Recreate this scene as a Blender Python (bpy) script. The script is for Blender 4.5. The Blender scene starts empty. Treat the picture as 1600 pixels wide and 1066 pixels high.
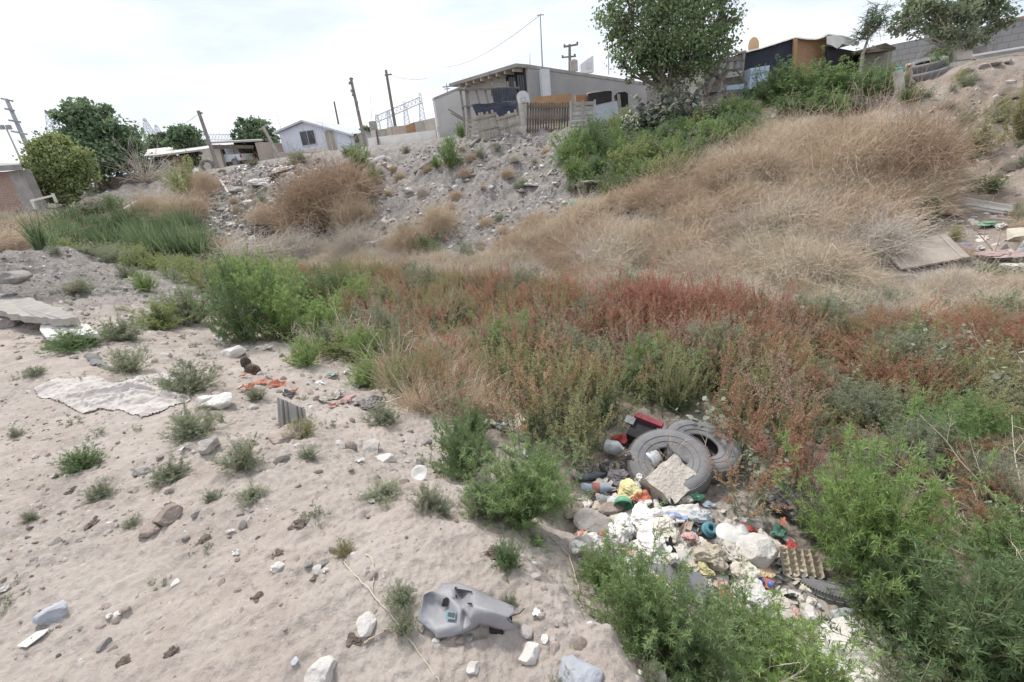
import bpy, math, random
import numpy as np
from mathutils import Vector, Matrix, noise as mnoise
random.seed(7); rng = np.random.default_rng(7)
S = bpy.context.scene
COL = S.collection
R = math.radians

# ------------------------------------------------------------ camera
FPX = 750.0
CAM = np.array([0.0, 0.0, 1.6])
PITCH, ROLL = math.atan(FPX / 1930.0), math.atan2(220, 1917)
_F = np.array([0, math.cos(PITCH), -math.sin(PITCH)])
_R0 = np.array([1.0, 0, 0]); _U0 = np.array([0, math.sin(PITCH), math.cos(PITCH)])
_R = math.cos(ROLL) * _R0 - math.sin(ROLL) * _U0
_U = math.sin(ROLL) * _R0 + math.cos(ROLL) * _U0
cd = bpy.data.cameras.new("camera"); cam = bpy.data.objects.new("camera", cd); COL.objects.link(cam)
cd.sensor_width = 36.0; cd.lens = 36.0 * FPX / 1600.0; cd.clip_start = 0.05; cd.clip_end = 3000
cam.matrix_world = Matrix(((_R[0], _U[0], -_F[0], CAM[0]), (_R[1], _U[1], -_F[1], CAM[1]), (_R[2], _U[2], -_F[2], CAM[2]), (0, 0, 0, 1)))
S.camera = cam

# ------------------------------------------------------------ world, sun, exposure
W = bpy.data.worlds.new("World"); S.world = W; W.use_nodes = True
nt = W.node_tree; nt.nodes.clear()
out = nt.nodes.new("ShaderNodeOutputWorld"); bg = nt.nodes.new("ShaderNodeBackground")
sky = nt.nodes.new("ShaderNodeTexSky"); sky.sky_type = 'NISHITA'; sky.sun_disc = False
SUN_EL, SUN_AZ = R(58), R(-35)      # azimuth measured from +Y towards +X
sky.sun_elevation = SUN_EL; sky.sun_rotation = SUN_AZ; sky.air_density = 1.0; sky.dust_density = 3.0
tc = nt.nodes.new("ShaderNodeTexCoord"); mp = nt.nodes.new("ShaderNodeMapping"); mp.inputs['Scale'].default_value = (1.2, 1.2, 4.5)
nz = nt.nodes.new("ShaderNodeTexNoise"); nz.inputs['Scale'].default_value = 1.6; nz.inputs['Detail'].default_value = 7; nz.inputs['Roughness'].default_value = .55
rp = nt.nodes.new("ShaderNodeValToRGB"); rp.color_ramp.elements[0].position = .40; rp.color_ramp.elements[1].position = .66
rp.color_ramp.elements[0].color = (7.3, 8.1, 9.6, 1); rp.color_ramp.elements[1].color = (11.0, 11.2, 11.4, 1)
mx = nt.nodes.new("ShaderNodeMix"); mx.data_type = 'RGBA'; mx.inputs['Factor'].default_value = .86
L = nt.links.new
L(tc.outputs['Generated'], mp.inputs['Vector']); L(mp.outputs['Vector'], nz.inputs['Vector']); L(nz.outputs['Fac'], rp.inputs['Fac'])
L(sky.outputs['Color'], mx.inputs['A']); L(rp.outputs['Color'], mx.inputs['B']); L(mx.outputs['Result'], bg.inputs['Color'])
bg.inputs['Strength'].default_value = .095; L(bg.outputs['Background'], out.inputs['Surface'])
sd = bpy.data.lights.new("sun", 'SUN'); sd.energy = 3.0; sd.angle = R(12); sd.color = (1, .96, .9)
so = bpy.data.objects.new("sun", sd); COL.objects.link(so)
sdir = Vector((math.sin(SUN_AZ) * math.cos(SUN_EL), math.cos(SUN_AZ) * math.cos(SUN_EL), math.sin(SUN_EL)))
so.rotation_euler = sdir.to_track_quat('Z', 'Y').to_euler()
S.view_settings.view_transform = 'Standard'; S.view_settings.look = 'None'; S.view_settings.exposure = 0.36; S.view_settings.gamma = 1

# ------------------------------------------------------------ picture <-> place
def ray(px, py):
    return _F + (px - 800) / FPX * _R + (533 - py) / FPX * _U
def U(px, py, d):
    return CAM + d * ray(px, py)
def Z(px, py, z):
    r = ray(px, py); return CAM + r * (z - CAM[2]) / r[2]
def proj(P):
    q = np.asarray(P) - CAM; d = q @ _F
    return 800 + FPX * (q @ _R) / d, 533 - FPX * (q @ _U) / d, d

# ------------------------------------------------------------ terrain
cp = []
for px, py, z in [(0,1066,0),(250,1066,.02),(500,1066,0),(760,1066,0),(920,1066,0),(0,900,0),(300,900,0),(600,930,.02),(0,760,0),(250,780,0),(480,800,0),(600,800,-.02),(0,640,.02),(160,660,0),(330,700,0),
                  (480,720,-.04),(0,560,.1),(120,580,.06),(0,515,.06),(150,520,-.02),(0,470,.12),(100,480,.08),(200,560,-.05),(300,640,-.08),(420,660,-.14),(560,690,-.2),(230,500,-.22),(330,560,-.3),
                  (450,580,-.42),(540,620,-.42),(650,640,-.5),(690,690,-.5),(720,760,-.42),(60,430,.15),(160,445,-.05),(280,450,-.35),(400,500,-.6),(560,540,-.7),(690,580,-.75),(800,660,-.72),(850,740,-.72),
                  (840,805,-.72),(900,835,-.82),(1000,800,-.78),(1100,800,-.82),(1200,900,-.86),(1340,1010,-.9),(1450,1066,-.9),(1550,900,-.9),(1250,1066,-.85),(1600,1066,-.9),(1600,780,-.9),(1300,700,-.9),(1600,620,-.9),(1000,600,-.88),
                  (1300,560,-.9),(1600,510,-.85),(800,520,-.85),(700,450,-.85),(500,430,-.85),(1000,460,-.88),(1300,470,-.85),(350,430,-.8),(960,700,-.8)]:
    cp.append(Z(px, py, z))
for px, py, d in [(1200,450,7.6),(1200,380,8.6),(1200,300,10),(1200,230,12),(1200,172,14),(1210,150,17),(1400,450,7),(1400,380,8),(1420,300,9.5),(1420,220,11.5),(1420,145,13.5),(1440,122,16),
                  (1600,450,6.6),(1600,330,8.3),(1600,220,10),(1600,100,12.5),(1600,85,16),(1520,97,13.2),(1520,88,16),(1000,430,9.3),(1000,330,11.5),(1000,270,13),(1000,203,15.5),(1010,180,19),(1100,440,8.4),(1100,330,10.6),(1100,250,12.6),(1100,185,15),
                  (850,400,11.5),(850,320,13.5),(850,250,15.3),(850,208,16.8),(860,196,21),(700,400,12.5),(700,320,14.5),(700,260,16.5),(700,224,18),(700,216,24),(770,210,17.2),(770,300,14.6),(560,390,15),(560,320,16.5),(560,265,19),(560,242,21),(560,236,30),
                  (630,232,20),(630,330,15.6),(420,385,17.5),(420,320,18.5),(420,257,22),(440,250,36),(380,262,23),(365,264,38),(330,268,36),(330,380,18.3),(330,330,20),(330,290,22),(325,272,24),(250,310,23),(250,350,21),(200,290,26),(100,330,24),(100,312,26),
                  (0,318,24),(0,314,26),(0,345,19),(25,388,16),(80,393,12.9),(130,405,13.2),(60,360,19.5),(200,410,19.2),(120,390,18.6),(300,405,17.6),(490,246,44)]:
    cp.append(U(px, py, d))
LIP = [(1040,1120),(1000,1055),(955,985),(880,915),(820,862),(740,815),(665,775)]
lw = [Z(a, b, -.01) for a, b in LIP]
for i, p in enumerate(lw):
    t = lw[min(i + 1, len(lw) - 1)] - lw[max(i - 1, 0)]; n = np.array([-t[1], t[0], 0]); n /= np.linalg.norm(n)
    if n[0] + n[1] < 0: n = -n
    k = 1 - i / 9
    cp.append(p - n * .14 + [0, 0, .03]); cp.append(p + n * .0); cp.append(p + n * .07 + [0, 0, -.30 * k]); cp.append(p + n * .36 + [0, 0, -.62 * k])
for a in range(0, 360, 20):
    x, y = math.sin(R(a)), math.cos(R(a))
    for rr in (90, 300):
        f = y > -.2
        cp.append(np.array([x * rr, y * rr, 3.6 if f else 0.2]))
    if y < -.1 or (x < -.93 and y < .4): cp.append(np.array([x * 3, y * 3, 0.0])); cp.append(np.array([x * 14, y * 14, 0.0]))
cp += [np.array([6, 1.0, -.9]), np.array([9, 0, -.9]), np.array([3.2, -1, -.5]), np.array([12, 4, 0.6]), np.array([15, 6, 2.2]), np.array([14, 0, 1.0])]
cp = np.array(cp)
_A = np.linalg.norm(cp[:, None, :2] - cp[None, :, :2], axis=2); _N = len(cp)
_M = np.zeros((_N + 3, _N + 3)); _M[:_N, :_N] = -_A - np.eye(_N) * .0006; _M[:_N, _N:] = np.c_[np.ones(_N), cp[:, :2]]; _M[_N:, :_N] = _M[:_N, _N:].T
_w = np.linalg.solve(_M, np.r_[cp[:, 2], 0, 0, 0])
def hash2(i, j, s):
    h = (i.astype(np.int64) * 374761393 + j.astype(np.int64) * 668265263 + s * 974634777) & 0xffffffff
    h = ((h ^ (h >> 13)) * 1274126177) & 0xffffffff
    return ((h ^ (h >> 16)) & 0xffff) / 65535.0
def vnoise(x, y, s=0):
    i = np.floor(x); j = np.floor(y); fx = x - i; fy = y - j
    fx = fx * fx * (3 - 2 * fx); fy = fy * fy * (3 - 2 * fy)
    a, b, c, d = hash2(i, j, s), hash2(i + 1, j, s), hash2(i, j + 1, s), hash2(i + 1, j + 1, s)
    return (a * (1 - fx) + b * fx) * (1 - fy) + (c * (1 - fx) + d * fx) * fy - .5
def fbm(x, y, s=0, o=4, g=.5):
    t = 0; a = 1
    for k in range(o):
        t = t + a * vnoise(x * 2 ** k + 17.3 * k, y * 2 ** k - 9.1 * k, s + k); a *= g
    return t
def ss(a, b, x):
    t = np.clip((x - a) / (b - a), 0, 1); return t * t * (3 - 2 * t)
def base_h(x, y):
    x = np.atleast_1d(np.asarray(x, float)); y = np.atleast_1d(np.asarray(y, float)); z = np.zeros(x.shape)
    for c in range(0, len(x), 40000):
        q = np.stack([x[c:c + 40000], y[c:c + 40000]], 1)
        d = np.sqrt(((q[:, None] - cp[None, :, :2]) ** 2).sum(2))
        z[c:c + 40000] = -d @ _w[:_N] + _w[_N] + q @ _w[_N + 1:]
    return np.clip(z, -1.3, 4.6)
def height(x, y):
    x = np.atleast_1d(np.asarray(x, float)); y = np.atleast_1d(np.asarray(y, float))
    z = base_h(x, y); r = np.hypot(x, y)
    far = ss(6, 13, r)
    slope = ss(-.6, .2, z) * (1 - ss(2.1, 2.7, z)) * far
    z = z + .05 * fbm(x * 1.3, y * 1.3, 1, 3) * (1 - .3 * far)
    cl = fbm(x * 7, y * 7, 5, 4, .6)
    rip = fbm(x * 2.2 + y * 1.6, y * 5.5 - x * 3.8, 41, 4, .6)
    z = z + (.020 * cl + .028 * rip + .05 * np.clip(fbm(x * 13, y * 13, 9, 3, .5) - .15, 0, 1) * ss(-.1, .3, fbm(x * .9, y * .9, 71, 2)) + .014 * fbm(x * 40, y * 40, 13, 2)) * (1 - far)
    z = z + slope * (.30 * fbm(x * 1.1, y * .9, 21, 2) + .16 * fbm(x * 2.6, y * 2.2, 25, 5, .66) + .16 * (.3 - np.abs(fbm(x * 2.4, y * 1.2, 47, 3))) + .06 * fbm(x * 7, y * 6, 53, 2)) + far * .05 * fbm(x * 3, y * 3, 31, 3)
    return z
def H(x, y): return float(height(x, y)[0])
def hit(px, py, dmax=60):
    r = ray(px, py); t = np.concatenate([np.arange(.8, 8, .02), np.arange(8, dmax, .06)])
    P = CAM + t[:, None] * r; h = height(P[:, 0], P[:, 1]); k = np.nonzero(P[:, 2] < h)[0]
    if not len(k): return U(px, py, 22)
    i = k[0]; a = (P[i - 1, 2] - h[i - 1]) if i else 1; b = h[i] - P[i, 2]; tt = t[i - 1] + (t[i] - t[i - 1]) * a / (a + b + 1e-9) if i else t[0]
    return CAM + tt * r
def hits(px, py, dmax=60): return [hit(a, b, dmax) for a, b in zip(px, py)]
def depth(P): return float((np.asarray(P) - CAM) @ _F)

# ------------------------------------------------------------ mesh helpers
class G:
    """collects numpy pieces and links them as ONE mesh object"""
    def __init__(s): s.v = []; s.f = []; s.n = 0; s.m = []; s.r = []; s.sm = []
    def add(s, v, f, mat=0, rnd=None, smooth=False):
        v = np.asarray(v, float).reshape(-1, 3); f = np.asarray(f, np.int64)
        s.v.append(v); s.f.append(f + s.n); s.n += len(v); s.m.append(np.full(len(f), mat)); s.sm.append(np.full(len(f), smooth))
        s.r.append(np.full(len(v), random.random()) if rnd is None else np.broadcast_to(rnd, (len(v),)))
        return s
    def quads(s, Q, mat=0, rnd=None):          # Q (N,4,3)
        n = len(Q); r = rng.random(n) if rnd is None else rnd
        return s.add(Q.reshape(-1, 3), np.arange(n * 4).reshape(n, 4), mat, np.repeat(r, 4))
    def leaves(s, P, D, Ln, Wd, mat=0, rnd=None, mid=.4, droop=0.0):
        n = len(P); k = rng.normal(size=(n, 3)); sd_ = np.cross(D, k); sd_ /= np.linalg.norm(sd_, axis=1, keepdims=True) + 1e-9
        Ln = np.broadcast_to(Ln, (n,))[:, None]; Wd = np.broadcast_to(Wd, (n,))[:, None]
        m = P + D * Ln * mid; tip = P + D * Ln; tip = tip - np.array([0, 0, 1]) * Ln * droop
        return s.quads(np.stack([P, m + sd_ * Wd / 2, tip, m - sd_ * Wd / 2], 1), mat, rnd)
    def tubes(s, P, rad, sides=3, mat=0, rnd=None, smooth=False):   # P (N,K,3) rad (N,K)
        N, K, _ = P.shape; rad = np.broadcast_to(rad, (N, K))
        d = P[:, -1] - P[:, 0]; d /= np.linalg.norm(d, axis=1, keepdims=True) + 1e-9
        a = np.where(np.abs(d[:, 2:3]) < .8, np.array([[0, 0, 1.]]), np.array([[1., 0, 0]])); n1 = np.cross(d, a); n1 /= np.linalg.norm(n1, axis=1, keepdims=True); n2 = np.cross(d, n1)
        th = np.arange(sides) * 2 * math.pi / sides
        off = np.cos(th)[None, :, None] * n1[:, None] + np.sin(th)[None, :, None] * n2[:, None]
        V = P[:, :, None] + off[:, None] * rad[:, :, None, None]
        b = (np.arange(N) * K * sides)[:, None, None]; k = (np.arange(K - 1) * sides)[None, :, None]; t = np.arange(sides)[None, None, :]; t2 = (t + 1) % sides
        F = np.stack([b + k + t, b + k + t2, b + k + sides + t2, b + k + sides + t], -1).reshape(-1, 4)
        r = rng.random(N) if rnd is None else rnd
        return s.add(V.reshape(-1, 3), F, mat, np.repeat(r, K * sides), smooth)
    def tube(s, pts, rad, sides=8, mat=0, smooth=True, caps=True):
        P = np.array(pts, float); K = len(P); rad = np.broadcast_to(np.asarray(rad, float), (K,)); V = []
        T = np.gradient(P, axis=0); n1 = None
        for i in range(K):
            d = T[i] / (np.linalg.norm(T[i]) + 1e-9)
            if n1 is None: a = np.array([0, 0, 1.]) if abs(d[2]) < .8 else np.array([1., 0, 0]); n1 = np.cross(d, a)
            n1 = n1 - d * (n1 @ d); n1 /= np.linalg.norm(n1) + 1e-9; n2 = np.cross(d, n1)
            for j in range(sides): th = 2 * math.pi * j / sides; V.append(P[i] + rad[i] * (math.cos(th) * n1 + math.sin(th) * n2))
        F = [(i * sides + j, i * sides + (j + 1) % sides, (i + 1) * sides + (j + 1) % sides, (i + 1) * sides + j) for i in range(K - 1) for j in range(sides)]
        r = random.random(); s.add(V, F, mat, r, smooth)
        if caps:
            for i in (0, K - 1):
                ring = np.array(V[i * sides:(i + 1) * sides]); s.add(np.r_[ring, [P[i]]], [(j, (j + 1) % sides, sides, sides) for j in range(sides)], mat, r)
        return s
    def box(s, c, d, rot=None, mat=0, jit=0):
        c = np.array(c, float); d = np.array(d, float) / 2
        V = np.array([[x, y, z] for x in (-1, 1) for y in (-1, 1) for z in (-1, 1)]) * d
        if jit: V = V + rng.normal(size=V.shape) * jit
        if rot is not None: V = V @ np.array(Matrix.Rotation(rot[2], 3, 'Z') @ Matrix.Rotation(rot[1], 3, 'Y') @ Matrix.Rotation(rot[0], 3, 'X')).T
        return s.add(V + c, [(0, 1, 3, 2), (4, 6, 7, 5), (0, 4, 5, 1), (2, 3, 7, 6), (0, 2, 6, 4), (1, 5, 7, 3)], mat)
    def beam(s, p, q, w, h=None, mat=0):
        p = np.array(p, float); q = np.array(q, float); d = q - p; d = d / np.linalg.norm(d); a = np.array([0, 0, 1.]) if abs(d[2]) < .9 else np.array([0, 1., 0])
        n1 = np.cross(d, a); n1 /= np.linalg.norm(n1); n2 = np.cross(n1, d); h = h or w
        V = [e + n1 * i * w / 2 + n2 * j * h / 2 for e in (p, q) for i, j in ((-1, -1), (1, -1), (1, 1), (-1, 1))]
        return s.add(V, [(0, 1, 2, 3), (7, 6, 5, 4), (0, 4, 5, 1), (1, 5, 6, 2), (2, 6, 7, 3), (3, 7, 4, 0)], mat)
    def prism(s, pts, off, mat=0):             # polygon extruded by vector off
        P = np.array(pts, float); n = len(P); V = np.r_[P, P + np.array(off, float)]; c = len(V); F = []
        for i in range(n): j = (i + 1) % n; F.append((i, j, n + j, n + i))
        s.add(V, F, mat)
        for b in (P, P + np.array(off, float)):
            if n == 4: s.add(b, [(0, 1, 2, 3)], mat)
            else:
                ce = b.mean(0); s.add(np.r_[b, [ce]], [(i, (i + 1) % n, n, n) for i in range(n)], mat)
        return s
    def build(s, name, mats, parent=None, loc=None, rot=None):
        V = np.concatenate(s.v); F = np.concatenate([f.astype(np.int32) for f in s.f]); m = bpy.data.meshes.new(name)
        tri = F[:, 2] == F[:, 3]; ln = np.where(tri, 3, 4); st = np.r_[0, np.cumsum(ln)[:-1]]
        mask = np.ones(F.shape, bool); mask[tri, 3] = False
        m.vertices.add(len(V)); m.vertices.foreach_set("co", V.ravel()); lv = F[mask]
        m.loops.add(len(lv)); m.loops.foreach_set("vertex_index", lv.astype(np.int32)); m.polygons.add(len(F)); m.polygons.foreach_set("loop_start", st.astype(np.int32))
        m.polygons.foreach_set("material_index", np.concatenate(s.m).astype(np.int32)); m.polygons.foreach_set("use_smooth", np.concatenate(s.sm).astype(bool))
        a = m.attributes.new("v", 'FLOAT', 'POINT'); a.data.foreach_set("value", np.concatenate(s.r).astype(np.float32))
        m.update(calc_edges=True)
        for x in (mats if isinstance(mats, (list, tuple)) else [mats]): m.materials.append(x)
        o = bpy.data.objects.new(name, m)
        if name not in ("_",): COL.objects.link(o)
        if parent is not None: o.parent = parent
        if loc is not None: o.location = loc
        if rot is not None: o.rotation_euler = rot
        return o
def tag(o, label=None, cat=None, group=None, kind=None):
    if label: o["label"] = label
    if cat: o["category"] = cat
    if group: o["group"] = group
    if kind: o["kind"] = kind
    return o
def thing(name, label, cat, loc=(0, 0, 0), rz=0, group=None, rot=None):
    o = bpy.data.objects.new(name, None); COL.objects.link(o); o.location = tuple(loc); o.rotation_euler = rot or (0, 0, rz); o.empty_display_size = .2
    return tag(o, label, cat, group)
def copy_tree(o, loc, rot, scl, parent=None):
    c = o.copy(); COL.objects.link(c)
    if parent is None: c.location = tuple(loc); c.rotation_euler = rot; c.scale = scl
    else: c.parent = parent
    for ch in list(o.children): copy_tree(ch, None, None, None, c)
    return c

# ------------------------------------------------------------ materials
_mc = {}
def M(name, c1, c2=None, rough=.85, scale=6, bump=.3, bscale=None, metal=0, alpha=None, trans=0, vary=True, spec=.3, dust=0, stretch=None):
    if name in _mc: return _mc[name]
    m = bpy.data.materials.new(name); m.use_nodes = True; t = m.node_tree; b = t.nodes["Principled BSDF"]; l = t.links.new
    c2 = c2 or tuple(x * .72 for x in c1)
    co = t.nodes.new("ShaderNodeTexCoord"); src = co.outputs['Object']
    if stretch:
        mp_ = t.nodes.new("ShaderNodeMapping"); mp_.inputs['Scale'].default_value = stretch; l(src, mp_.inputs['Vector']); src = mp_.outputs['Vector']
    n = t.nodes.new("ShaderNodeTexNoise"); n.inputs['Scale'].default_value = scale; n.inputs['Detail'].default_value = 8; n.inputs['Roughness'].default_value = .65; l(src, n.inputs['Vector'])
    r = t.nodes.new("ShaderNodeValToRGB"); r.color_ramp.elements[0].position = .33; r.color_ramp.elements[1].position = .67
    r.color_ramp.elements[0].color = (*c2, 1); r.color_ramp.elements[1].color = (*c1, 1); l(n.outputs['Fac'], r.inputs['Fac']); cur = r.outputs['Color']
    if vary:
        at = t.nodes.new("ShaderNodeAttribute"); at.attribute_name = "v"; mr = t.nodes.new("ShaderNodeMapRange"); mr.inputs['To Min'].default_value = .82; mr.inputs['To Max'].default_value = 1.14
        l(at.outputs['Fac'], mr.inputs['Value']); mm = t.nodes.new("ShaderNodeVectorMath"); mm.operation = 'SCALE'; l(cur, mm.inputs[0]); l(mr.outputs['Result'], mm.inputs['Scale']); cur = mm.outputs['Vector']
    if dust:
        g = t.nodes.new("ShaderNodeNewGeometry"); sx = t.nodes.new("ShaderNodeSeparateXYZ"); l(g.outputs['Normal'], sx.inputs[0]); n2 = t.nodes.new("ShaderNodeTexNoise"); n2.inputs['Scale'].default_value = scale * 2.3; n2.inputs['Detail'].default_value = 6; l(src, n2.inputs['Vector'])
        mu = t.nodes.new("ShaderNodeMath"); mu.operation = 'MULTIPLY'; l(n2.outputs['Fac'], mu.inputs[0]); mu.inputs[1].default_value = dust * 1.6
        dm = t.nodes.new("ShaderNodeMix"); dm.data_type = 'RGBA'; l(mu.outputs[0], dm.inputs['Factor']); l(cur, dm.inputs['A']); dm.inputs['B'].default_value = (.36, .31, .27, 1); cur = dm.outputs['Result']
    l(cur, b.inputs['Base Color']); b.inputs['Roughness'].default_value = rough; b.inputs['Metallic'].default_value = metal; b.inputs['Specular IOR Level'].default_value = spec
    if bump:
        n3 = t.nodes.new("ShaderNodeTexNoise"); n3.inputs['Scale'].default_value = bscale or scale * 5; n3.inputs['Detail'].default_value = 6; l(src, n3.inputs['Vector'])
        bp = t.nodes.new("ShaderNodeBump"); bp.inputs['Strength'].default_value = bump; bp.inputs['Distance'].default_value = .02; l(n3.outputs['Fac'], bp.inputs['Height']); l(bp.outputs['Normal'], b.inputs['Normal'])
    if trans: b.inputs['Transmission Weight'].default_value = trans; b.inputs['IOR'].default_value = 1.2
    if alpha: b.inputs['Alpha'].default_value = alpha
    _mc[name] = m; return m
def leafmat(name, c1, c2, c3=None, tr=.35, orand=.35):
    """foliage: colour runs c1-c2 by leaf, shifted by the plant's own random value"""
    if name in _mc: return _mc[name]
    m = bpy.data.materials.new(name); m.use_nodes = True; t = m.node_tree; t.nodes.remove(t.nodes["Principled BSDF"]); l = t.links.new; o = t.nodes["Material Output"]
    at = t.nodes.new("ShaderNodeAttribute"); at.attribute_name = "v"; oi = t.nodes.new("ShaderNodeObjectInfo")
    a = t.nodes.new("ShaderNodeMath"); a.operation = 'MULTIPLY_ADD'; l(oi.outputs['Random'], a.inputs[0]); a.inputs[1].default_value = orand
    k = t.nodes.new("ShaderNodeMath"); k.operation = 'MULTIPLY'; l(at.outputs['Fac'], k.inputs[0]); k.inputs[1].default_value = 1 - orand; l(k.outputs[0], a.inputs[2])
    r = t.nodes.new("ShaderNodeValToRGB"); e = r.color_ramp.elements; e[0].color = (*c1, 1); e[1].color = (*c2, 1)
    if c3: q = e.new(.5); q.color = (*c3, 1)
    l(a.outputs[0], r.inputs['Fac'])
    df = t.nodes.new("ShaderNodeBsdfDiffuse"); tl = t.nodes.new("ShaderNodeBsdfTranslucent"); ms = t.nodes.new("ShaderNodeMixShader"); ms.inputs[0].default_value = tr
    l(r.outputs[0], df.inputs['Color']); l(r.outputs[0], tl.inputs['Color']); l(df.outputs[0], ms.inputs[1]); l(tl.outputs[0], ms.inputs[2]); l(ms.outputs[0], o.inputs['Surface'])
    _mc[name] = m; return m

# ------------------------------------------------------------ ground sheet
def seg_w(px, py, pts, rad):
    """soft mask in the place around a list of picture points that were put on the ground"""
    return 0
def make_ground():
    th = np.r_[np.linspace(-180, -66, 46)[:-1], np.linspace(-66, 66, 900), np.linspace(66, 180, 46)[1:-1]]; th = np.radians(th)
    rr = np.r_[np.geomspace(.35, 34, 760), np.geomspace(34, 900, 60)[1:]]
    T, Rr = np.meshgrid(th, rr); X = (np.sin(T) * Rr).ravel(); Y = (np.cos(T) * Rr).ravel(); Zz = height(X, Y)
    nt_, nr = len(th), len(rr)
    V = np.c_[X, Y, Zz]; V = np.r_[V, [[0, 0, H(0, 0)]]]
    i, j = np.meshgrid(np.arange(nr - 1), np.arange(nt_), indexing='ij'); j2 = (j + 1) % nt_
    F = np.stack([i * nt_ + j, (i + 1) * nt_ + j, (i + 1) * nt_ + j2, i * nt_ + j2], -1).reshape(-1, 4)
    c = nr * nt_; jj = np.arange(nt_); F2 = np.stack([np.full(nt_, c), jj, (jj + 1) % nt_, (jj + 1) % nt_], -1)
    g = G(); g.add(V, np.r_[F, F2], 0, 0, True)
    m = bpy.data.materials.new("earth"); m.use_nodes = True; t = m.node_tree; b = t.nodes["Principled BSDF"]; l = t.links.new
    def noise_(sc, det=8, ro=.6):
        n = t.nodes.new("ShaderNodeTexNoise"); n.inputs['Scale'].default_value = sc; n.inputs['Detail'].default_value = det; n.inputs['Roughness'].default_value = ro; l(co.outputs['Object'], n.inputs['Vector']); return n.outputs['Fac']
    def ramp(f, *st):
        r = t.nodes.new("ShaderNodeValToRGB"); e = r.color_ramp.elements
        while len(e) < len(st): e.new(.5)
        for q, (p, c) in zip(e, st): q.position = p; q.color = (*c, 1)
        l(f, r.inputs['Fac']); return r.outputs['Color']
    def mix(f, a, b_, mode='MIX'):
        x = t.nodes.new("ShaderNodeMix"); x.data_type = 'RGBA'; x.blend_type = mode
        if isinstance(f, float): x.inputs['Factor'].default_value = f
        else: l(f, x.inputs['Factor'])
        l(a, x.inputs['A']); l(b_, x.inputs['B']); return x.outputs['Result']
    co = t.nodes.new("ShaderNodeTexCoord")
    near = ramp(noise_(2.2), (.3, (.315, .262, .228)), (.5, (.41, .352, .31)), (.7, (.48, .425, .38)))
    near = mix(ramp(noise_(45, 4), (.60, (0, 0, 0)), (.72, (.8, .8, .8))), near, ramp(noise_(90, 2), (.4, (.27, .22, .19)), (.6, (.55, .50, .46))))
    grey = ramp(noise_(5, 10, .75), (.35, (.155, .138, .126)), (.5, (.27, .247, .23)), (.64, (.38, .355, .335)))
    brown = ramp(noise_(3, 10, .7), (.3, (.17, .13, .10)), (.5, (.26, .205, .165)), (.7, (.33, .27, .225)))
    floor_ = ramp(noise_(6, 10, .7), (.3, (.12, .095, .07)), (.5, (.20, .165, .125)), (.7, (.28, .24, .19)))
    def att(n):
        a = t.nodes.new("ShaderNodeAttribute"); a.attribute_name = n; return a.outputs['Fac']
    c = mix(att("grey"), near, grey); c = mix(att("brown"), c, brown); c = mix(att("low_earth"), c, floor_)
    c = mix(ramp(noise_(.9, 10, .7), (.42, (.0, .0, .0)), (.60, (.6, .6, .6))), c, ramp(noise_(26, 5), (.35, (.25, .22, .195)), (.65, (.45, .41, .37))))
    l(c, b.inputs['Base Color']); b.inputs['Roughness'].default_value = .95; b.inputs['Specular IOR Level'].default_value = .15
    n1 = noise_(60, 8, .7); n2 = noise_(14, 6, .6); ad = t.nodes.new("ShaderNodeMath"); ad.operation = 'MULTIPLY_ADD'; l(n2, ad.inputs[0]); ad.inputs[1].default_value = 2.2; l(n1, ad.inputs[2])
    bp = t.nodes.new("ShaderNodeBump"); bp.inputs['Strength'].default_value = .85; bp.inputs['Distance'].default_value = .014; l(ad.outputs[0], bp.inputs['Height'])
    b2 = t.nodes.new('ShaderNodeBump'); b2.inputs['Distance'].default_value = .10; l(noise_(4.5, 8, .72), b2.inputs['Height']); l(bp.outputs['Normal'], b2.inputs['Normal']); l(att('grey'), b2.inputs['Strength']); l(b2.outputs['Normal'], b.inputs['Normal'])
    o = g.build("ground", m); tag(o, kind="structure", label="pinkish grey eroded earth banks either side of a dry ditch")
    px, py, d = proj(V); zb = np.r_[base_h(X, Y), 0]; r = np.r_[np.hypot(X, Y), 0]
    ang = np.degrees(np.arctan2(V[:, 0], V[:, 1]))
    gr = ss(9, 12, r) * ss(-.9, -.5, zb) * (1 - ss(20, 26, ang)); br = ss(19, 27, ang) * ss(4.5, 6, r) * ss(-.85, -.5, zb)
    we = (1 - ss(-.78, -.55, zb)) * ss(1.6, 3.2, r) * .85  # mask of the darker earth on the lowest ground
    for k, a in (("grey", gr), ("brown", br), ("low_earth", we)):
        q = o.data.attributes.new(k, 'FLOAT', 'POINT'); q.data.foreach_set("value", np.clip(a, 0, 1).astype(np.float32))
    return o
make_ground()

# ------------------------------------------------------------ plants: shapes
def nrm(a): return a / (np.linalg.norm(a, axis=-1, keepdims=True) + 1e-9)
def domedirs(n, up=.6, spread=1.0):
    d = rng.normal(size=(n, 3)); d[:, 2] = np.abs(d[:, 2]) * up + .15; d[:, :2] *= spread; return nrm(d)
def grow(P0, D, Ln, K=4, bend=.25, wob=.04, grav=0.0):
    """curved paths (N,K,3)"""
    n = len(P0); t = np.linspace(0, 1, K)[None, :, None]; Ln = np.broadcast_to(Ln, (n,))[:, None, None]
    b = rng.normal(size=(n, 1, 3)) * bend; b[..., 2] -= grav
    P = P0[:, None] + (D[:, None] * t + b * t ** 2) * Ln
    return P + rng.normal(size=P.shape) * wob * Ln * t
def along(P, t):
    """point and direction at t (N,M) along paths (N,K,3)"""
    N, K, _ = P.shape; f = np.clip(t, 0, .9999) * (K - 1); i = f.astype(int); u = (f - i)[..., None]; n = np.arange(N)[:, None]
    a, b = P[n, i], P[n, i + 1]; return a * (1 - u) + b * u, nrm(b - a)
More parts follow.
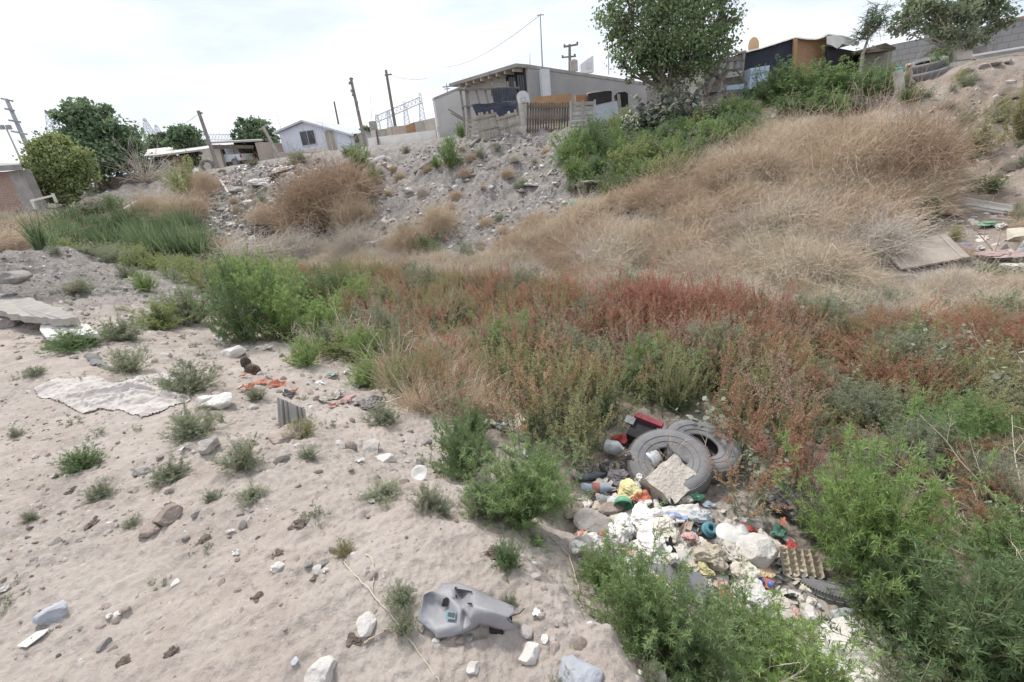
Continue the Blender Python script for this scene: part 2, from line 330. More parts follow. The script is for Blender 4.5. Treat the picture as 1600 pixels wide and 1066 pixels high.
def kochia(seed, stems=46, twigs=9, lv=16, leaf=.055, lw=.006, h=1.0, mats=None, spread=.55, up=1.5, droop=.1, ros=0):
    """feathery green bush about 1 unit tall, unit radius ~.5"""
    global rng; keep = rng; rng = np.random.default_rng(seed)
    fo, st = G(), G()
    D = rng.normal(size=(stems, 3)); D[:, 2] = np.abs(D[:, 2]) * up + .18; D[:, :2] *= spread * 1.35; D = nrm(D)
    B = np.c_[rng.normal(size=(stems, 2)) * .06, np.zeros(stems)]
    Ln = h * rng.uniform(.62, 1.0, stems) * (.60 + .40 * D[:, 2])
    P = grow(B, D, Ln, 5, .16, .015, -.1); st.tubes(P, np.linspace(.007, .002, 5)[None], 3)
    t = rng.uniform(.10, 1, (stems, twigs)); q, d = along(P, t); q = q.reshape(-1, 3); d = d.reshape(-1, 3)
    td = nrm(d * .9 + rng.normal(size=d.shape) * .55 + [0, 0, .35]); tl = (h * rng.uniform(.12, .34, len(q)) * (1.15 - .6 * t.ravel()))
    T = grow(q, td, tl, 4, .15, .02); st.tubes(T, np.linspace(.003, .001, 4)[None], 3)
    t2 = rng.uniform(.05, 1, (len(q), lv)); lp, ld = along(T, t2); lp = lp.reshape(-1, 3); ld = ld.reshape(-1, 3)
    dd = nrm(ld * .55 + rng.normal(size=ld.shape) * .75 + [0, 0, .25])
    base = np.repeat(np.repeat(rng.random(stems), twigs), lv); rn = np.clip(base * .5 + rng.random(len(lp)) * .5, 0, 1)
    fo.leaves(lp, dd, rng.uniform(.6, 1.2, len(lp)) * leaf, lw, 0, rn, .35, droop)
    if ros:
        tp = T[:, -1]; n2 = len(tp); tp = np.repeat(tp, ros, 0); fo.leaves(tp, nrm(rng.normal(size=tp.shape) * [1, 1, .7] + np.repeat(nrm(T[:, -1] - T[:, 0]), ros, 0) * .9), rng.uniform(.8, 1.3, len(tp)) * leaf, lw * 1.15, 0, np.clip(.45 + np.repeat(rng.random(n2), ros) * .55, 0, 1), .4, droop)
    rng = keep
    return fo, st
def spikeweed(seed, stems=16, h=1.0, lean=None, spikes=5, broad=.05, nl=16):
    """dock / pigweed: upright stems whose upper half is dense seed spikes"""
    global rng; keep = rng; rng = np.random.default_rng(seed); g = G()
    D = rng.normal(size=(stems, 3)) * .22; D[:, 2] = 1; D = nrm(D + (np.array(lean) if lean else 0))
    B = np.c_[rng.normal(size=(stems, 2)) * .12, np.zeros(stems)]; Ln = h * rng.uniform(.55, 1.05, stems)
    P = grow(B, D, Ln, 5, .12, .01, .0); g.tubes(P, np.linspace(.005, .002, 5)[None], 3, 1)
    t = rng.uniform(.45, 1., (stems, spikes)); t[:, 0] = .62; q, d = along(P, t); q = q.reshape(-1, 3); d = d.reshape(-1, 3)
    td = nrm(d * 1.3 + rng.normal(size=d.shape) * .38 + [0, 0, .25]); T = grow(q, td, rng.uniform(.12, .34, len(q)) * h, 4, .1, .01)
    n = 38; t2 = rng.uniform(0, 1, (len(q), n)); lp, ld = along(T, t2); lp = lp.reshape(-1, 3); ld = ld.reshape(-1, 3)
    r = np.repeat(np.repeat(rng.random(stems), spikes), n)
    g.leaves(lp + rng.normal(size=lp.shape) * .006, nrm(rng.normal(size=lp.shape) + ld * .8), rng.uniform(.014, .028, len(lp)), .011, 0, np.clip(r * .6 + rng.random(len(lp)) * .4, 0, 1), .5)
    t3 = rng.uniform(.05, .75, (stems, nl)); q, d = along(P, t3); q = q.reshape(-1, 3)
    dd = nrm(rng.normal(size=q.shape) * [1, 1, .45]); g.leaves(q, dd, rng.uniform(.5, 1.2, len(q)) * broad * 1.5, broad * .55, 2, None, .5, .35)
    rng = keep; return g
def tumble(seed, n=420, K=6, r=.5, h=.55, w=.0035, curl=.5):
    """dry tangled dead bush, unit width: a dome of curled twigs running every way"""
    global rng; keep = rng; rng = np.random.default_rng(seed); g = G()
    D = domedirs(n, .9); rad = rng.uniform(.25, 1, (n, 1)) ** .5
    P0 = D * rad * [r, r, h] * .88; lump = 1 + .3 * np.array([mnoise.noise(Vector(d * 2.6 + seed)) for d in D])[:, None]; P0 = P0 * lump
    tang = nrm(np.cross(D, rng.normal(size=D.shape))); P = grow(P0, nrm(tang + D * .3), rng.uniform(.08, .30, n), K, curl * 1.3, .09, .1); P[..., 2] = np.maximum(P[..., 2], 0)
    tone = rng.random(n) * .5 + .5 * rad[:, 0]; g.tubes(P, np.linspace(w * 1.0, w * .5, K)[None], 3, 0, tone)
    q, d = along(P, rng.uniform(.1, 1, (n, 5))); q = q.reshape(-1, 3); d = d.reshape(-1, 3)
    T = grow(q, nrm(d + rng.normal(size=d.shape) * 1.4), rng.uniform(.03, .11, len(q)), 4, curl * 1.6, .1); T[..., 2] = np.maximum(T[..., 2], .0)
    g.tubes(T, np.linspace(w * .8, w * .4, 4)[None], 3, 0, np.repeat(tone, 5)); rng = keep; return g
def grasstuft(seed, n=60, h=1.0, w=.012, spread=.35, grav=.35, K=5):
    global rng; keep = rng; rng = np.random.default_rng(seed); g = G()
    D = rng.normal(size=(n, 3)) * spread; D[:, 2] = 1; D = nrm(D); P = grow(np.c_[rng.normal(size=(n, 2)) * .07, np.zeros(n)], D, h * rng.uniform(.5, 1.05, n), K, .14, .012, grav * .5)
    wd = w * np.array([.8, 1, .9, .6, .1])[:K]; k = np.cross(D, rng.normal(size=D.shape)); k = nrm(k)
    A = P + k[:, None] * wd[None, :, None] / 2; Bq = P - k[:, None] * wd[None, :, None] / 2; r = rng.random(n)
    for i in range(K - 1): g.quads(np.stack([A[:, i], A[:, i + 1], Bq[:, i + 1], Bq[:, i]], 1), 0, r)
    rng = keep; return g
def broadleaf(seed, stems=9, h=1.0, leaf=.12, n=14):
    global rng; keep = rng; rng = np.random.default_rng(seed); g = G()
    D = rng.normal(size=(stems, 3)) * .35; D[:, 2] = 1; D = nrm(D); P = grow(np.c_[rng.normal(size=(stems, 2)) * .12, np.zeros(stems)], D, h * rng.uniform(.5, 1, stems), 5, .15, .02)
    g.tubes(P, np.linspace(.008, .003, 5)[None], 3, 1); q, d = along(P, rng.uniform(.1, 1, (stems, n))); q = q.reshape(-1, 3); m = len(q)
    dd = nrm(rng.normal(size=q.shape) * [1, 1, .3] + [0, 0, -.1]); L_ = rng.uniform(.5, 1.15, m)[:, None] * leaf; up = nrm(rng.normal(size=q.shape) * .45 + [0, 0, 1]); sdv = nrm(np.cross(dd, up))
    q2 = q + dd * L_ * .35; ring = []
    for a, b in ((0, 0), (.35, .5), (.8, .38), (1.05, 0), (.8, -.38), (.35, -.5)): ring.append(q2 + dd * L_ * a + sdv * L_ * b - up * L_ * .25 * abs(b) * 0 - np.array([0, 0, 1]) * L_ * .2 * a * a)
    Rg = np.stack(ring, 1); r = rng.random(m); g.quads(Rg[:, [0, 1, 2, 3]], 0, r); g.quads(Rg[:, [0, 3, 4, 5]], 0, r); rng = keep; return g
def stone(seed, n=2, amp=.35, flat=.65):
    import bmesh
    bm = bmesh.new(); bmesh.ops.create_icosphere(bm, subdivisions=n, radius=.5); V = np.array([v.co[:] for v in bm.verts]); F = [tuple(v.index for v in f.verts) for f in bm.faces]; bm.free()
    r = random.Random(seed); pl = [np.array([r.gauss(0, 1) for _ in range(3)]) for _ in range(9)]
    for p in pl:                                     # chop flat facets
        p /= np.linalg.norm(p); c = r.uniform(.26, .42); k = V @ p; V = V - np.where(k > c, k - c, 0)[:, None] * p
    V = V + np.array([[mnoise.noise(Vector(v * 2.4 + seed)) * amp * .22 for v in V]]).T * V * 2 + np.array([[mnoise.noise(Vector(v * 7 + seed)) * amp * .06 for v in V]]).T * V * 2
    V *= [1, r.uniform(.65, 1), flat * r.uniform(.8, 1.1)]; return V, np.array([(a, b, c, c) for a, b, c in F])
def stone_g(seed, n=2, amp=.35, flat=.65):
    g = G(); V, F = stone(seed, n, amp, flat); g.add(V, F, 0, None, n > 3); return g

# ------------------------------------------------------------ plant colours
GREEN = leafmat("bright_green_foliage", (.15, .22, .10), (.34, .45, .20), (.24, .335, .145), .42)
DKGREEN = leafmat("deep_green_foliage", (.115, .17, .09), (.27, .36, .175), (.185, .26, .125), .42)
GREYGREEN = leafmat("grey_green_foliage", (.20, .225, .15), (.43, .455, .33), (.31, .33, .235), .42)
LIME = leafmat("yellow_green_foliage", (.22, .27, .11), (.43, .47, .22))
OLIVE = leafmat("olive_seed_heads", (.27, .275, .15), (.48, .45, .27), (.37, .36, .20), .42)
RUST = leafmat("rusty_seed_heads", (.33, .20, .13), (.56, .39, .26), (.45, .285, .19), .42)
RED = leafmat("red_seed_heads", (.34, .16, .12), (.55, .31, .235), (.45, .225, .17), .42)
PINKISH = leafmat("faded_pink_brown_heads", (.38, .255, .21), (.58, .42, .35))
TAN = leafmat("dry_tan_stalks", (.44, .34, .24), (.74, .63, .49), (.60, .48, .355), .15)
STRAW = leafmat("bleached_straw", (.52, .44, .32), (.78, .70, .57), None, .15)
DBROWN = leafmat("old_brown_stalks", (.37, .265, .185), (.60, .46, .34), None, .15)
GREYDRY = leafmat("grey_dry_twigs", (.46, .40, .34), (.72, .66, .58), None, .15)
FRESH = leafmat("fresh_green_foliage", (.19, .28, .10), (.42, .54, .22), (.30, .41, .155), .42)
STEMG = leafmat("green_stems", (.19, .20, .10), (.29, .29, .16), None, .1)
REEDM = leafmat("blue_green_reeds", (.10, .145, .075), (.31, .385, .20), (.19, .25, .13))
SILVER = leafmat("silvery_broad_leaves", (.20, .24, .17), (.46, .49, .39), (.32, .35, .27))
BARK = M("rough_bark", (.20, .165, .13), (.09, .07, .055), scale=9, bump=.6)
PALEBARK = M("pale_bark", (.42, .38, .33), (.24, .21, .18), scale=7, bump=.4)

_hold = bpy.data.collections.new("plant_shapes")       # shapes that scattered ground cover is made from
def proto(g, mats):
    o = g.build("_", mats); _hold.objects.link(o); return o
def scatter(name, label, protos, pts, yaw, tilt, scl, idx, kind="stuff", zs=None):
    c = bpy.data.collections.new(name + "_shapes")
    for i, p in enumerate(protos):
        q = bpy.data.objects.new("%s_shape_%02d" % (name, i), p.data); c.objects.link(q)
    m = bpy.data.meshes.new(name); n = len(pts); m.vertices.add(n); m.vertices.foreach_set("co", np.asarray(pts, np.float32).ravel())
    rot = np.c_[tilt, yaw].astype(np.float32); a = m.attributes.new("rot", 'FLOAT_VECTOR', 'POINT'); a.data.foreach_set("vector", rot.ravel())
    scl = np.asarray(scl, np.float32); sc3 = np.c_[scl, scl, scl * (1 if zs is None else zs)].astype(np.float32)
    a = m.attributes.new("scl", 'FLOAT_VECTOR', 'POINT'); a.data.foreach_set("vector", sc3.ravel()); a = m.attributes.new("idx", 'INT', 'POINT'); a.data.foreach_set("value", np.asarray(idx, np.int32))
    o = bpy.data.objects.new(name, m); COL.objects.link(o); tag(o, label, name.replace("_", " "), None, kind)
    ng = bpy.data.node_groups.new(name, 'GeometryNodeTree'); ng.interface.new_socket("Geometry", in_out='INPUT', socket_type='NodeSocketGeometry'); ng.interface.new_socket("Geometry", in_out='OUTPUT', socket_type='NodeSocketGeometry')
    N = ng.nodes.new; gi, go = N('NodeGroupInput'), N('NodeGroupOutput'); mp_ = N('GeometryNodeMeshToPoints'); ip = N('GeometryNodeInstanceOnPoints'); ci = N('GeometryNodeCollectionInfo')
    ci.inputs['Collection'].default_value = c; ci.inputs['Separate Children'].default_value = True; ci.inputs['Reset Children'].default_value = True; ip.inputs['Pick Instance'].default_value = True
    def at(nm, ty):
        k = N('GeometryNodeInputNamedAttribute'); k.data_type = ty; k.inputs['Name'].default_value = nm; return k.outputs['Attribute']
    e = N('FunctionNodeEulerToRotation'); l = ng.links.new
    l(gi.outputs[0], mp_.inputs['Mesh']); l(mp_.outputs['Points'], ip.inputs['Points']); l(ci.outputs[0], ip.inputs['Instance']); l(at("idx", 'INT'), ip.inputs['Instance Index'])
    l(at("rot", 'FLOAT_VECTOR'), e.inputs[0]); l(e.outputs[0], ip.inputs['Rotation']); l(at("scl", 'FLOAT_VECTOR'), ip.inputs['Scale']); l(ip.outputs[0], go.inputs[0])
    md = o.modifiers.new("scatter", 'NODES'); md.node_group = ng; return o
def inpoly(x, y, poly):
    c = np.zeros(len(x), bool); n = len(poly)
    for i in range(n):
        x1, y1 = poly[i]; x2, y2 = poly[(i + 1) % n]
        k = ((y1 > y) != (y2 > y)); c ^= k & (x < (x2 - x1) * (y - y1) / (y2 - y1 + 1e-12) + x1)
    return c
def area_pts(poly_px, dens, cap=5000, world=None, rmax=60):
    """random points on the ground inside a patch whose corners stand under these picture points"""
    w = world if world is not None else [tuple(hit(a, b, rmax)[:2]) for a, b in poly_px]
    w = np.array(w); lo, hi = w.min(0), w.max(0); A = (hi - lo).prod(); n = int(min(A * dens, 400000))
    p = lo + rng.random((n, 2)) * (hi - lo); p = p[inpoly(p[:, 0], p[:, 1], w)][:cap]
    return np.c_[p, height(p[:, 0], p[:, 1])]
def sc_(name, label, protos, pts, s0, s1, idx=None, tilt=.12, zs=None, sink=.02, mult=None):
    n = len(pts); pts = pts.copy(); pts[:, 2] -= sink; s = rng.uniform(s0, s1, n) * (1 if mult is None else mult)
    return scatter(name, label, protos, pts, rng.uniform(0, 6.28, n), rng.normal(size=(n, 2)) * tilt, s, rng.integers(0, len(protos), n) if idx is None else idx, zs=zs)

# ------------------------------------------------------------ plant shapes to copy
K_far = [kochia(10 + i, 52, 8, 12, .06, .016, ros=6) for i in range(3)]
K_near = [kochia(20 + i, 58, 12, 18, .058, .0088, droop=.05, ros=10) for i in range(4)]
K_mid = [kochia(30 + i, 60, 10, 18, .055, .0085, ros=8) for i in range(3)]

def bushproto(fo_st, mat, stem=STEMG):
    return (fo_st[0].build("_", mat).data, fo_st[1].build("_", stem).data)
_bp = {}
for k, L_ in (("far", K_far), ("near", K_near), ("mid", K_mid)):
    for c, mt in (("green", GREEN), ("deep", DKGREEN), ("grey", GREYGREEN), ("lime", LIME), ("olive", OLIVE), ("fresh", FRESH)):
        for i, fs in enumerate(L_):
            if (k, i) not in _bp: _bp[(k, i)] = (fs[0].build("_", [GREEN]).data, fs[1].build("_", [STEMG]).data)
            a = _bp[(k, i)][0]
            _bp[(k, c, i)] = (a if c == "green" else a.copy(), _bp[(k, i)][1])
            if c != "green": _bp[(k, c, i)][0].materials.clear(); _bp[(k, c, i)][0].materials.append(mt)
_bc = 0; _bx = {}
def bush(px, py, w, h, q, c, label, group="green bushes", name="feathery_bush", d=None, cat="bush"):
    global _bc; _bc += 1
    P = hit(px, py) if d is None else U(px, py, d)
    if d is not None: P[2] = H(P[0], P[1])
    ks = 1.12 if (q == 'mid' and 330 < px < 620 and py < 580) else (.85 if name == 'weed' and px < 900 and py > 560 else (.82 if 1150 < px < 1400 and py < 190 else 1))
    dd = depth(P); wm, hm = w / FPX * dd * (1 if ks == .82 else ks), h / FPX * dd * ks
    n = 4 if q == "near" else 3
    if name == 'weed' and px < 900 and py > 560: q = 'mid' if _bc % 3 else 'near'; h = h * (.7 + .5 * ((_bc * 37) % 10) / 10); w = w * (.8 + .5 * ((_bc * 53) % 10) / 10); n = 3
    if c == 'green' and (px < 620 and py > 400 or px > 1300 and py == 905 or py > 1080): c = 'fresh'
    fo, st = _bp[(q, c, _bc % n)]
    t = thing(name, label, cat, (P[0], P[1], P[2] - .02), random.uniform(0, 6.28), group)
    if fo.name not in _bx:
        c_ = np.empty(len(fo.vertices) * 3, np.float32); fo.vertices.foreach_get('co', c_); c_ = c_.reshape(-1, 3); _bx[fo.name] = (np.percentile(np.hypot(c_[:, 0], c_[:, 1]), 93) * 2, np.percentile(c_[:, 2], 98))
    bw, bh = _bx[fo.name]; t.scale = (wm / bw, wm / bw, hm / bh)
    for nm, me in (("foliage", fo), ("stems", st)):
        o = bpy.data.objects.new(nm, me); COL.objects.link(o); o.parent = t
    return t
BUSHES = [
 # foreground
 (1350,905,198,240,"near","green","tall bright feathery bush standing over the half buried tyre"),
 (1275,840,60,80,"near","grey","pale wispy side bush between the mint green rubbish and the tall feathery bush"),
 (1400,980,170,150,"near","deep","dark bush on the edge of the white concrete slab, below the tall feathery bush"),
 (1510,1075,250,250,"near","deep","large dark feathery bush filling the corner beside the concrete slab"),
 (1590,900,170,120,"near","green","bright bush behind the large dark corner bush, under dry branches"),
 (1600,1000,180,160,"near","deep","dark bush at the picture edge above the corner"),
 (1000,990,170,160,"near","green","green bush hanging over the lip of the bank below the white bags"),
 (1075,1060,180,150,"near","deep","dark green bush under the grey plastic casing"),
 (1140,1010,120,110,"near","green","bush with pale seed heads beside the grey plastic casing"),
 (1215,1085,170,150,"near","green","fresh yellowish green bush at the foot of the rubbish heap"),
 (1310,1110,110,80,"near","deep","low bush in front of the white concrete slab"),
 (945,910,90,70,"near","green","small bush on the broken edge left of the white bags"),
 (1420,1090,120,70,"near","grey","low grey sprig on the near end of the concrete slab"),
 (815,815,150,125,"near","green","feathery bush beside the dirt pit, above the white jar"),
 (725,745,105,110,"near","deep","darker feathery bush beside the white plate"),
 (760,800,90,80,"near","grey","greyish low bush between two feathery bushes"),
 (850,790,80,100,"near","green","upright sprig of the bush leaning over the dirt pit"),
 (740,680,60,50,"mid","deep","bush behind the white plate, below the flat grey stone"),
 (670,792,60,50,"near","grey","low grey-green weed just under the white plate"),
 (792,880,50,50,"near","deep","small green tuft growing in the broken lip of the bank"),
 (690,800,50,36,"near","grey","small grey weed on the crumbling bank edge"),
 # the clump by the path
 (385,530,90,105,"mid","deep","darkest bush at the corner of the clump by the dirt path"),
 (445,530,90,100,"mid","green","rounded bright bush next to the darkest one by the dirt path"),
 (375,460,70,55,"mid","green","bush at the back corner of the clump, near the reeds"),
 (425,470,80,60,"mid","green","feathery yellow-green bush in the middle of the clump"),
 (485,490,80,55,"mid","deep","dark bush between the clump and the rusty weeds"),
 (530,480,70,48,"mid","deep","dark low bush behind the dry branches"),
 (565,490,60,50,"mid","green","bright bush at the far end of the clump"),
 (505,530,70,60,"mid","green","bright loose bush in front of the dark low bush"),
 (545,560,60,45,"mid","lime","yellowish bush mixed with dry grass"),
 (578,565,58,50,"mid","green","round green bush in pale dry grass"),
 (575,605,56,50,"mid","green","small bush at the edge of the litter strip"),
 (520,555,56,46,"mid","grey","grey bush with dry stalks near the path"),
 (480,570,50,40,"mid","green","low bush hanging onto the dirt path"),
 (300,505,90,60,"mid","grey","grey-green weed patch beside the darkest bush"),
 (250,515,80,45,"mid","lime","bright low plant patch above the bank"),
 (228,455,36,32,"mid","green","small round bush alone on the gravel slope"),
 (200,433,34,22,"far","grey","small pale bush on the gravel mound"),
 (120,455,50,18,"far","grey","flat green weed on the gravel mound"),
 (330,455,50,40,"mid","olive","olive bush between the reeds and the clump"),
 # far slope
 (670,398,48,32,"far","deep","round dark bush alone at the foot of the grey slope"),
 (727,402,40,24,"far","grey","pale bush next to the round dark bush"),
 (564,268,36,42,"far","green","round green bush on the crest above the brown tumbleweeds"),
 (584,282,26,24,"far","green","smaller green bush just below the round one on the crest"),
 (703,262,44,46,"far","green","leafy bush on the crest under the pallet fence"),
 (722,215,18,24,"far","green","thin bush at the foot of the fence corner"),
 (682,262,22,18,"far","green","little bush on the slope by the fallen plank"),
 (470,256,40,18,"far","grey","low bush in front of the pale blue house"),
 (548,244,26,16,"far","deep","dark low bush beside the leaning utility pole"),
 (395,258,24,12,"far","grey","tiny weeds at the top of the rubble mound"),
 (635,240,14,12,"far","grey","small weed by the old panel wall"),
 # green spill under the big tree
 (893,258,60,50,"far","green","bush at the end of the green spill, next to bare earth"),
 (935,250,60,56,"far","deep","dark bush below the white pallet fence"),
 (905,285,40,36,"far","green","lower bush at the end of the green spill"),
 (955,305,46,34,"far","deep","dark round bush at the bottom of the green spill"),
 (1000,295,60,38,"far","green","bush with white litter caught below the cactus"),
 (985,262,60,36,"far","lime","yellowish bush in the green spill"),
 (1040,285,60,40,"far","lime","yellow-green bush next to the tumbleweeds"),
 (1075,265,60,44,"far","green","bush above the pale bag on the slope"),
 (1115,240,70,52,"far","green","bright bush bulging over the tumbleweeds"),
 (1145,215,50,38,"far","deep","dark bush behind the bright bulging one"),
 (1020,250,50,36,"far","lime","lime weed below the grey-leaved plants"),
 (1165,198,50,38,"far","deep","dark bush in front of the wooden pallets"),
 (1185,215,36,24,"far","green","pale green bush above the concrete stub"),
 (1205,160,80,62,"far","deep","dark feathery bush in front of the blue fridge"),
 (1255,155,80,66,"far","green","bright feathery bush under the brown board wall"),
 (1300,150,84,56,"far","green","wide feathery bush under the dark doorway"),
 (1350,150,76,52,"far","deep","feathery bush beside the stone hut"),
 (1385,150,40,46,"far","deep","last feathery bush next to the tipped white post"),
 (1235,180,60,40,"far","deep","lower bush in the green hedge above the tumbleweeds"),
 (1285,175,64,44,"far","green","rounded lower bush in the green hedge"),
 (1330,175,40,26,"far","grey","silvery weed at the foot of the hedge"),
 (1420,158,34,22,"far","deep","small dark bush below the pale dog"),
 (1390,222,36,30,"far","deep","dark bush among dry stalks on the slope"),
 (1545,302,36,30,"far","deep","green bush beside the grey stone slab on the right slope"),
 (1448,342,40,34,"far","deep","dark bush tucked under the large tumbleweed"),
 (1462,115,26,32,"far","green","weed growing up in front of the stacked tyres"),
 (1480,100,30,40,"far","green","leafy shoots at the foot of the pale barked tree"),
 (1505,200,28,32,"far","grey","low olive weed on the bare slope"),
 (1530,240,60,50,"far","olive","dark wiry shrub in the gully on the right slope"),
 (1590,215,60,80,"far","olive","wiry shrub at the edge of the right slope"),
 (1560,190,30,24,"far","grey","small shrub above the gully"),
 (1590,340,30,20,"far","deep","small green weed beside the loose boards"),
 (1555,430,50,20,"far","deep","low green weeds in front of the rubbish on the right slope"),
 (1180,505,52,48,"mid","green","bright green bush at the back of the red weeds"),
 (1560,505,70,46,"mid","deep","broad dark green weed behind the flattened weeds"),
 (1255,500,50,40,"mid","grey","grey-green bush next to the bright green one"),
 (980,470,60,44,"mid","deep","dark clump between tan brush and red weeds"),
 (1380,490,60,40,"mid","grey","grey-green weed in front of the fallen door panel"),
 (1480,500,60,34,"mid","grey","pale weed below the fallen door panel"),
 (715,500,50,50,"mid","grey","silvery bush between rust and green weeds"),
 # left far
 (297,305,58,52,"far","lime","upright yellow-green broom bush on the far crest"),
 (183,330,44,26,"far","deep","dark weeds behind the reed bed"),
 (140,335,44,20,"far","grey","pale green weeds under the yellow-green tree"),
 # near bank weeds
 (380,730,80,60,"near","grey","largest round weed on the near bank, by grey rubble"),
 (300,680,90,56,"near","grey","wide grey-green weed below the crumpled tarp end"),
 (300,612,110,56,"mid","grey","broad weed patch behind the crumpled tarp"),
 (205,580,70,50,"near","grey","weed at the tip of the black rubber flap"),
 (120,545,80,34,"near","deep","dark weed in front of the white board"),
 (195,530,60,36,"near","grey","weed just past the end of the white board"),
 (130,730,60,36,"near","deep","green weed alone on the pale earth"),
 (270,745,70,36,"near","grey","low weed beside the upright flat stone"),
 (160,775,50,32,"near","grey","small weed below the lone green one"),
 (395,780,56,30,"near","grey","low weed under the largest round one"),
 (330,782,30,26,"near","grey","tiny weed beside the low one"),
 (208,822,36,24,"near","grey","silvery weed near the cracked dark clods"),
 (48,812,26,26,"near","grey","small upright weed near the picture edge"),
 (25,680,24,20,"near","grey","little weed at the edge below the tarp"),
 (540,865,36,36,"near","olive","yellowish weed by the dry stick"),
 (635,985,50,56,"near","grey","grey weed against the torn end of the grey fairing"),
 (630,940,60,46,"near","grey","loose grey weed behind the grey fairing"),
 (795,945,34,32,"near","grey","small weed beyond the narrow end of the fairing"),
 (600,775,80,28,"near","grey","flat weed patch below the cracked plates of earth"),
 (480,715,40,24,"near","grey","weed on the low earth ridge"),
 (470,680,56,34,"mid","olive","weed with dry grass beside the tilted grey sheet"),
 (400,625,40,30,"mid","grey","weed among the orange-red scraps"),
 (600,660,70,34,"mid","grey","weed in front of the black crumpled plastic"),
 (55,585,36,18,"near","grey","flat weed on the ledge above the tarp"),
 (880,1085,60,40,"near","grey","weed at the frame bottom beside the bluish boulder"),
 (1020,1080,50,60,"near","grey","grey weed at the corner of the lip"),
]
for b in BUSHES:
    nm = "feathery_bush" if b[5] in ("green", "deep") else "weed"
    bush(*b, group=("feathery bushes" if nm == "feathery_bush" else "low weeds"), name=nm, cat="bush" if nm == "feathery_bush" else "weed")

# tiny weeds dotted over the near bank
tw = [proto(kochia(60 + i, 10, 4, 9, .16, .032, .9, spread=.9, up=.9)[0], GREYGREEN) for i in range(4)]
pts = area_pts([(0, 1066), (0, 560), (150, 640), (480, 690), (640, 780), (900, 960), (980, 1066)], 2.2, 120)
pts2 = area_pts([(0, 560), (60, 420), (200, 430), (300, 500), (500, 640), (640, 760), (480, 700)], 5, 260)
pts = np.r_[pts, pts2]; r_ = np.hypot(pts[:, 0], pts[:, 1]); pts = pts[r_ > 1.9]
sc_("seedling_weeds", "tiny grey-green seedlings dotted over the near bank", tw, pts, .05, .15)

# ------------------------------------------------------------ weed thicket in the ditch
SW = []
hm = [(RED, 3), (RUST, 4), (OLIVE, 4), (PINKISH, 2)]
cls = {}
for ci, (mt, n) in enumerate(hm):
    for k in range(n):
        cls.setdefault(ci, []).append(len(SW)); SW.append(proto(spikeweed(100 + ci * 10 + k, 15, 1.0, None, 6), [mt, STEMG, DKGREEN if k % 2 else GREYGREEN]))
for ci, mt in ((4, RUST), (5, OLIVE), (6, RED), (7, RUST)):
    for k in range(2):
        cls.setdefault(ci, []).append(len(SW)); SW.append(proto(spikeweed(200 + ci * 10 + k, 18, 1.0, (1.5 if k else 1.1, .35 - k * .6, -.1), 8, .07, 7), [mt, STEMG, SILVER]))
cls[8] = []
for k in range(3): cls[8].append(len(SW)); SW.append(proto(broadleaf(300 + k, 9, 1.0, .085, 12), [SILVER, STEMG]))
cls[9] = []
for k in range(3): cls[9].append(len(SW)); SW.append(proto(K_mid[k][0], [GREYGREEN]))
cls[10] = []
for k in range(3): cls[10].append(len(SW)); SW.append(proto(grasstuft(320 + k, 50, 1.0, .008, .5, .7), [STRAW]))
cls[11] = []
for k in range(3): cls[11].append(len(SW)); SW.append(proto(K_mid[k][0], [GREEN]))
poly = [(640, 650), (600, 575), (560, 520), (470, 480), (360, 455), (320, 432), (560, 430), (800, 458), (1000, 490), (1200, 508), (1600, 520), (1900, 560), (2000, 900), (1620, 840), (1420, 850), (1240, 790), (1140, 740), (1010, 665), (900, 715), (820, 690), (750, 650)]
pp = area_pts(poly, 20, 2600); pp = np.r_[pp, area_pts([(1230, 520), (1600, 530), (1900, 580), (1900, 700), (1600, 690), (1240, 650)], 20, 900)]
px, py, dp = proj(pp); ok = (px > -50) & (px < 1750); pp = pp[ok]; px = px[ok]; py = py[ok]
ok = ~((px > 930) & (px < 1130) & (py > 668)); pp, px, py = pp[ok], px[ok], py[ok]
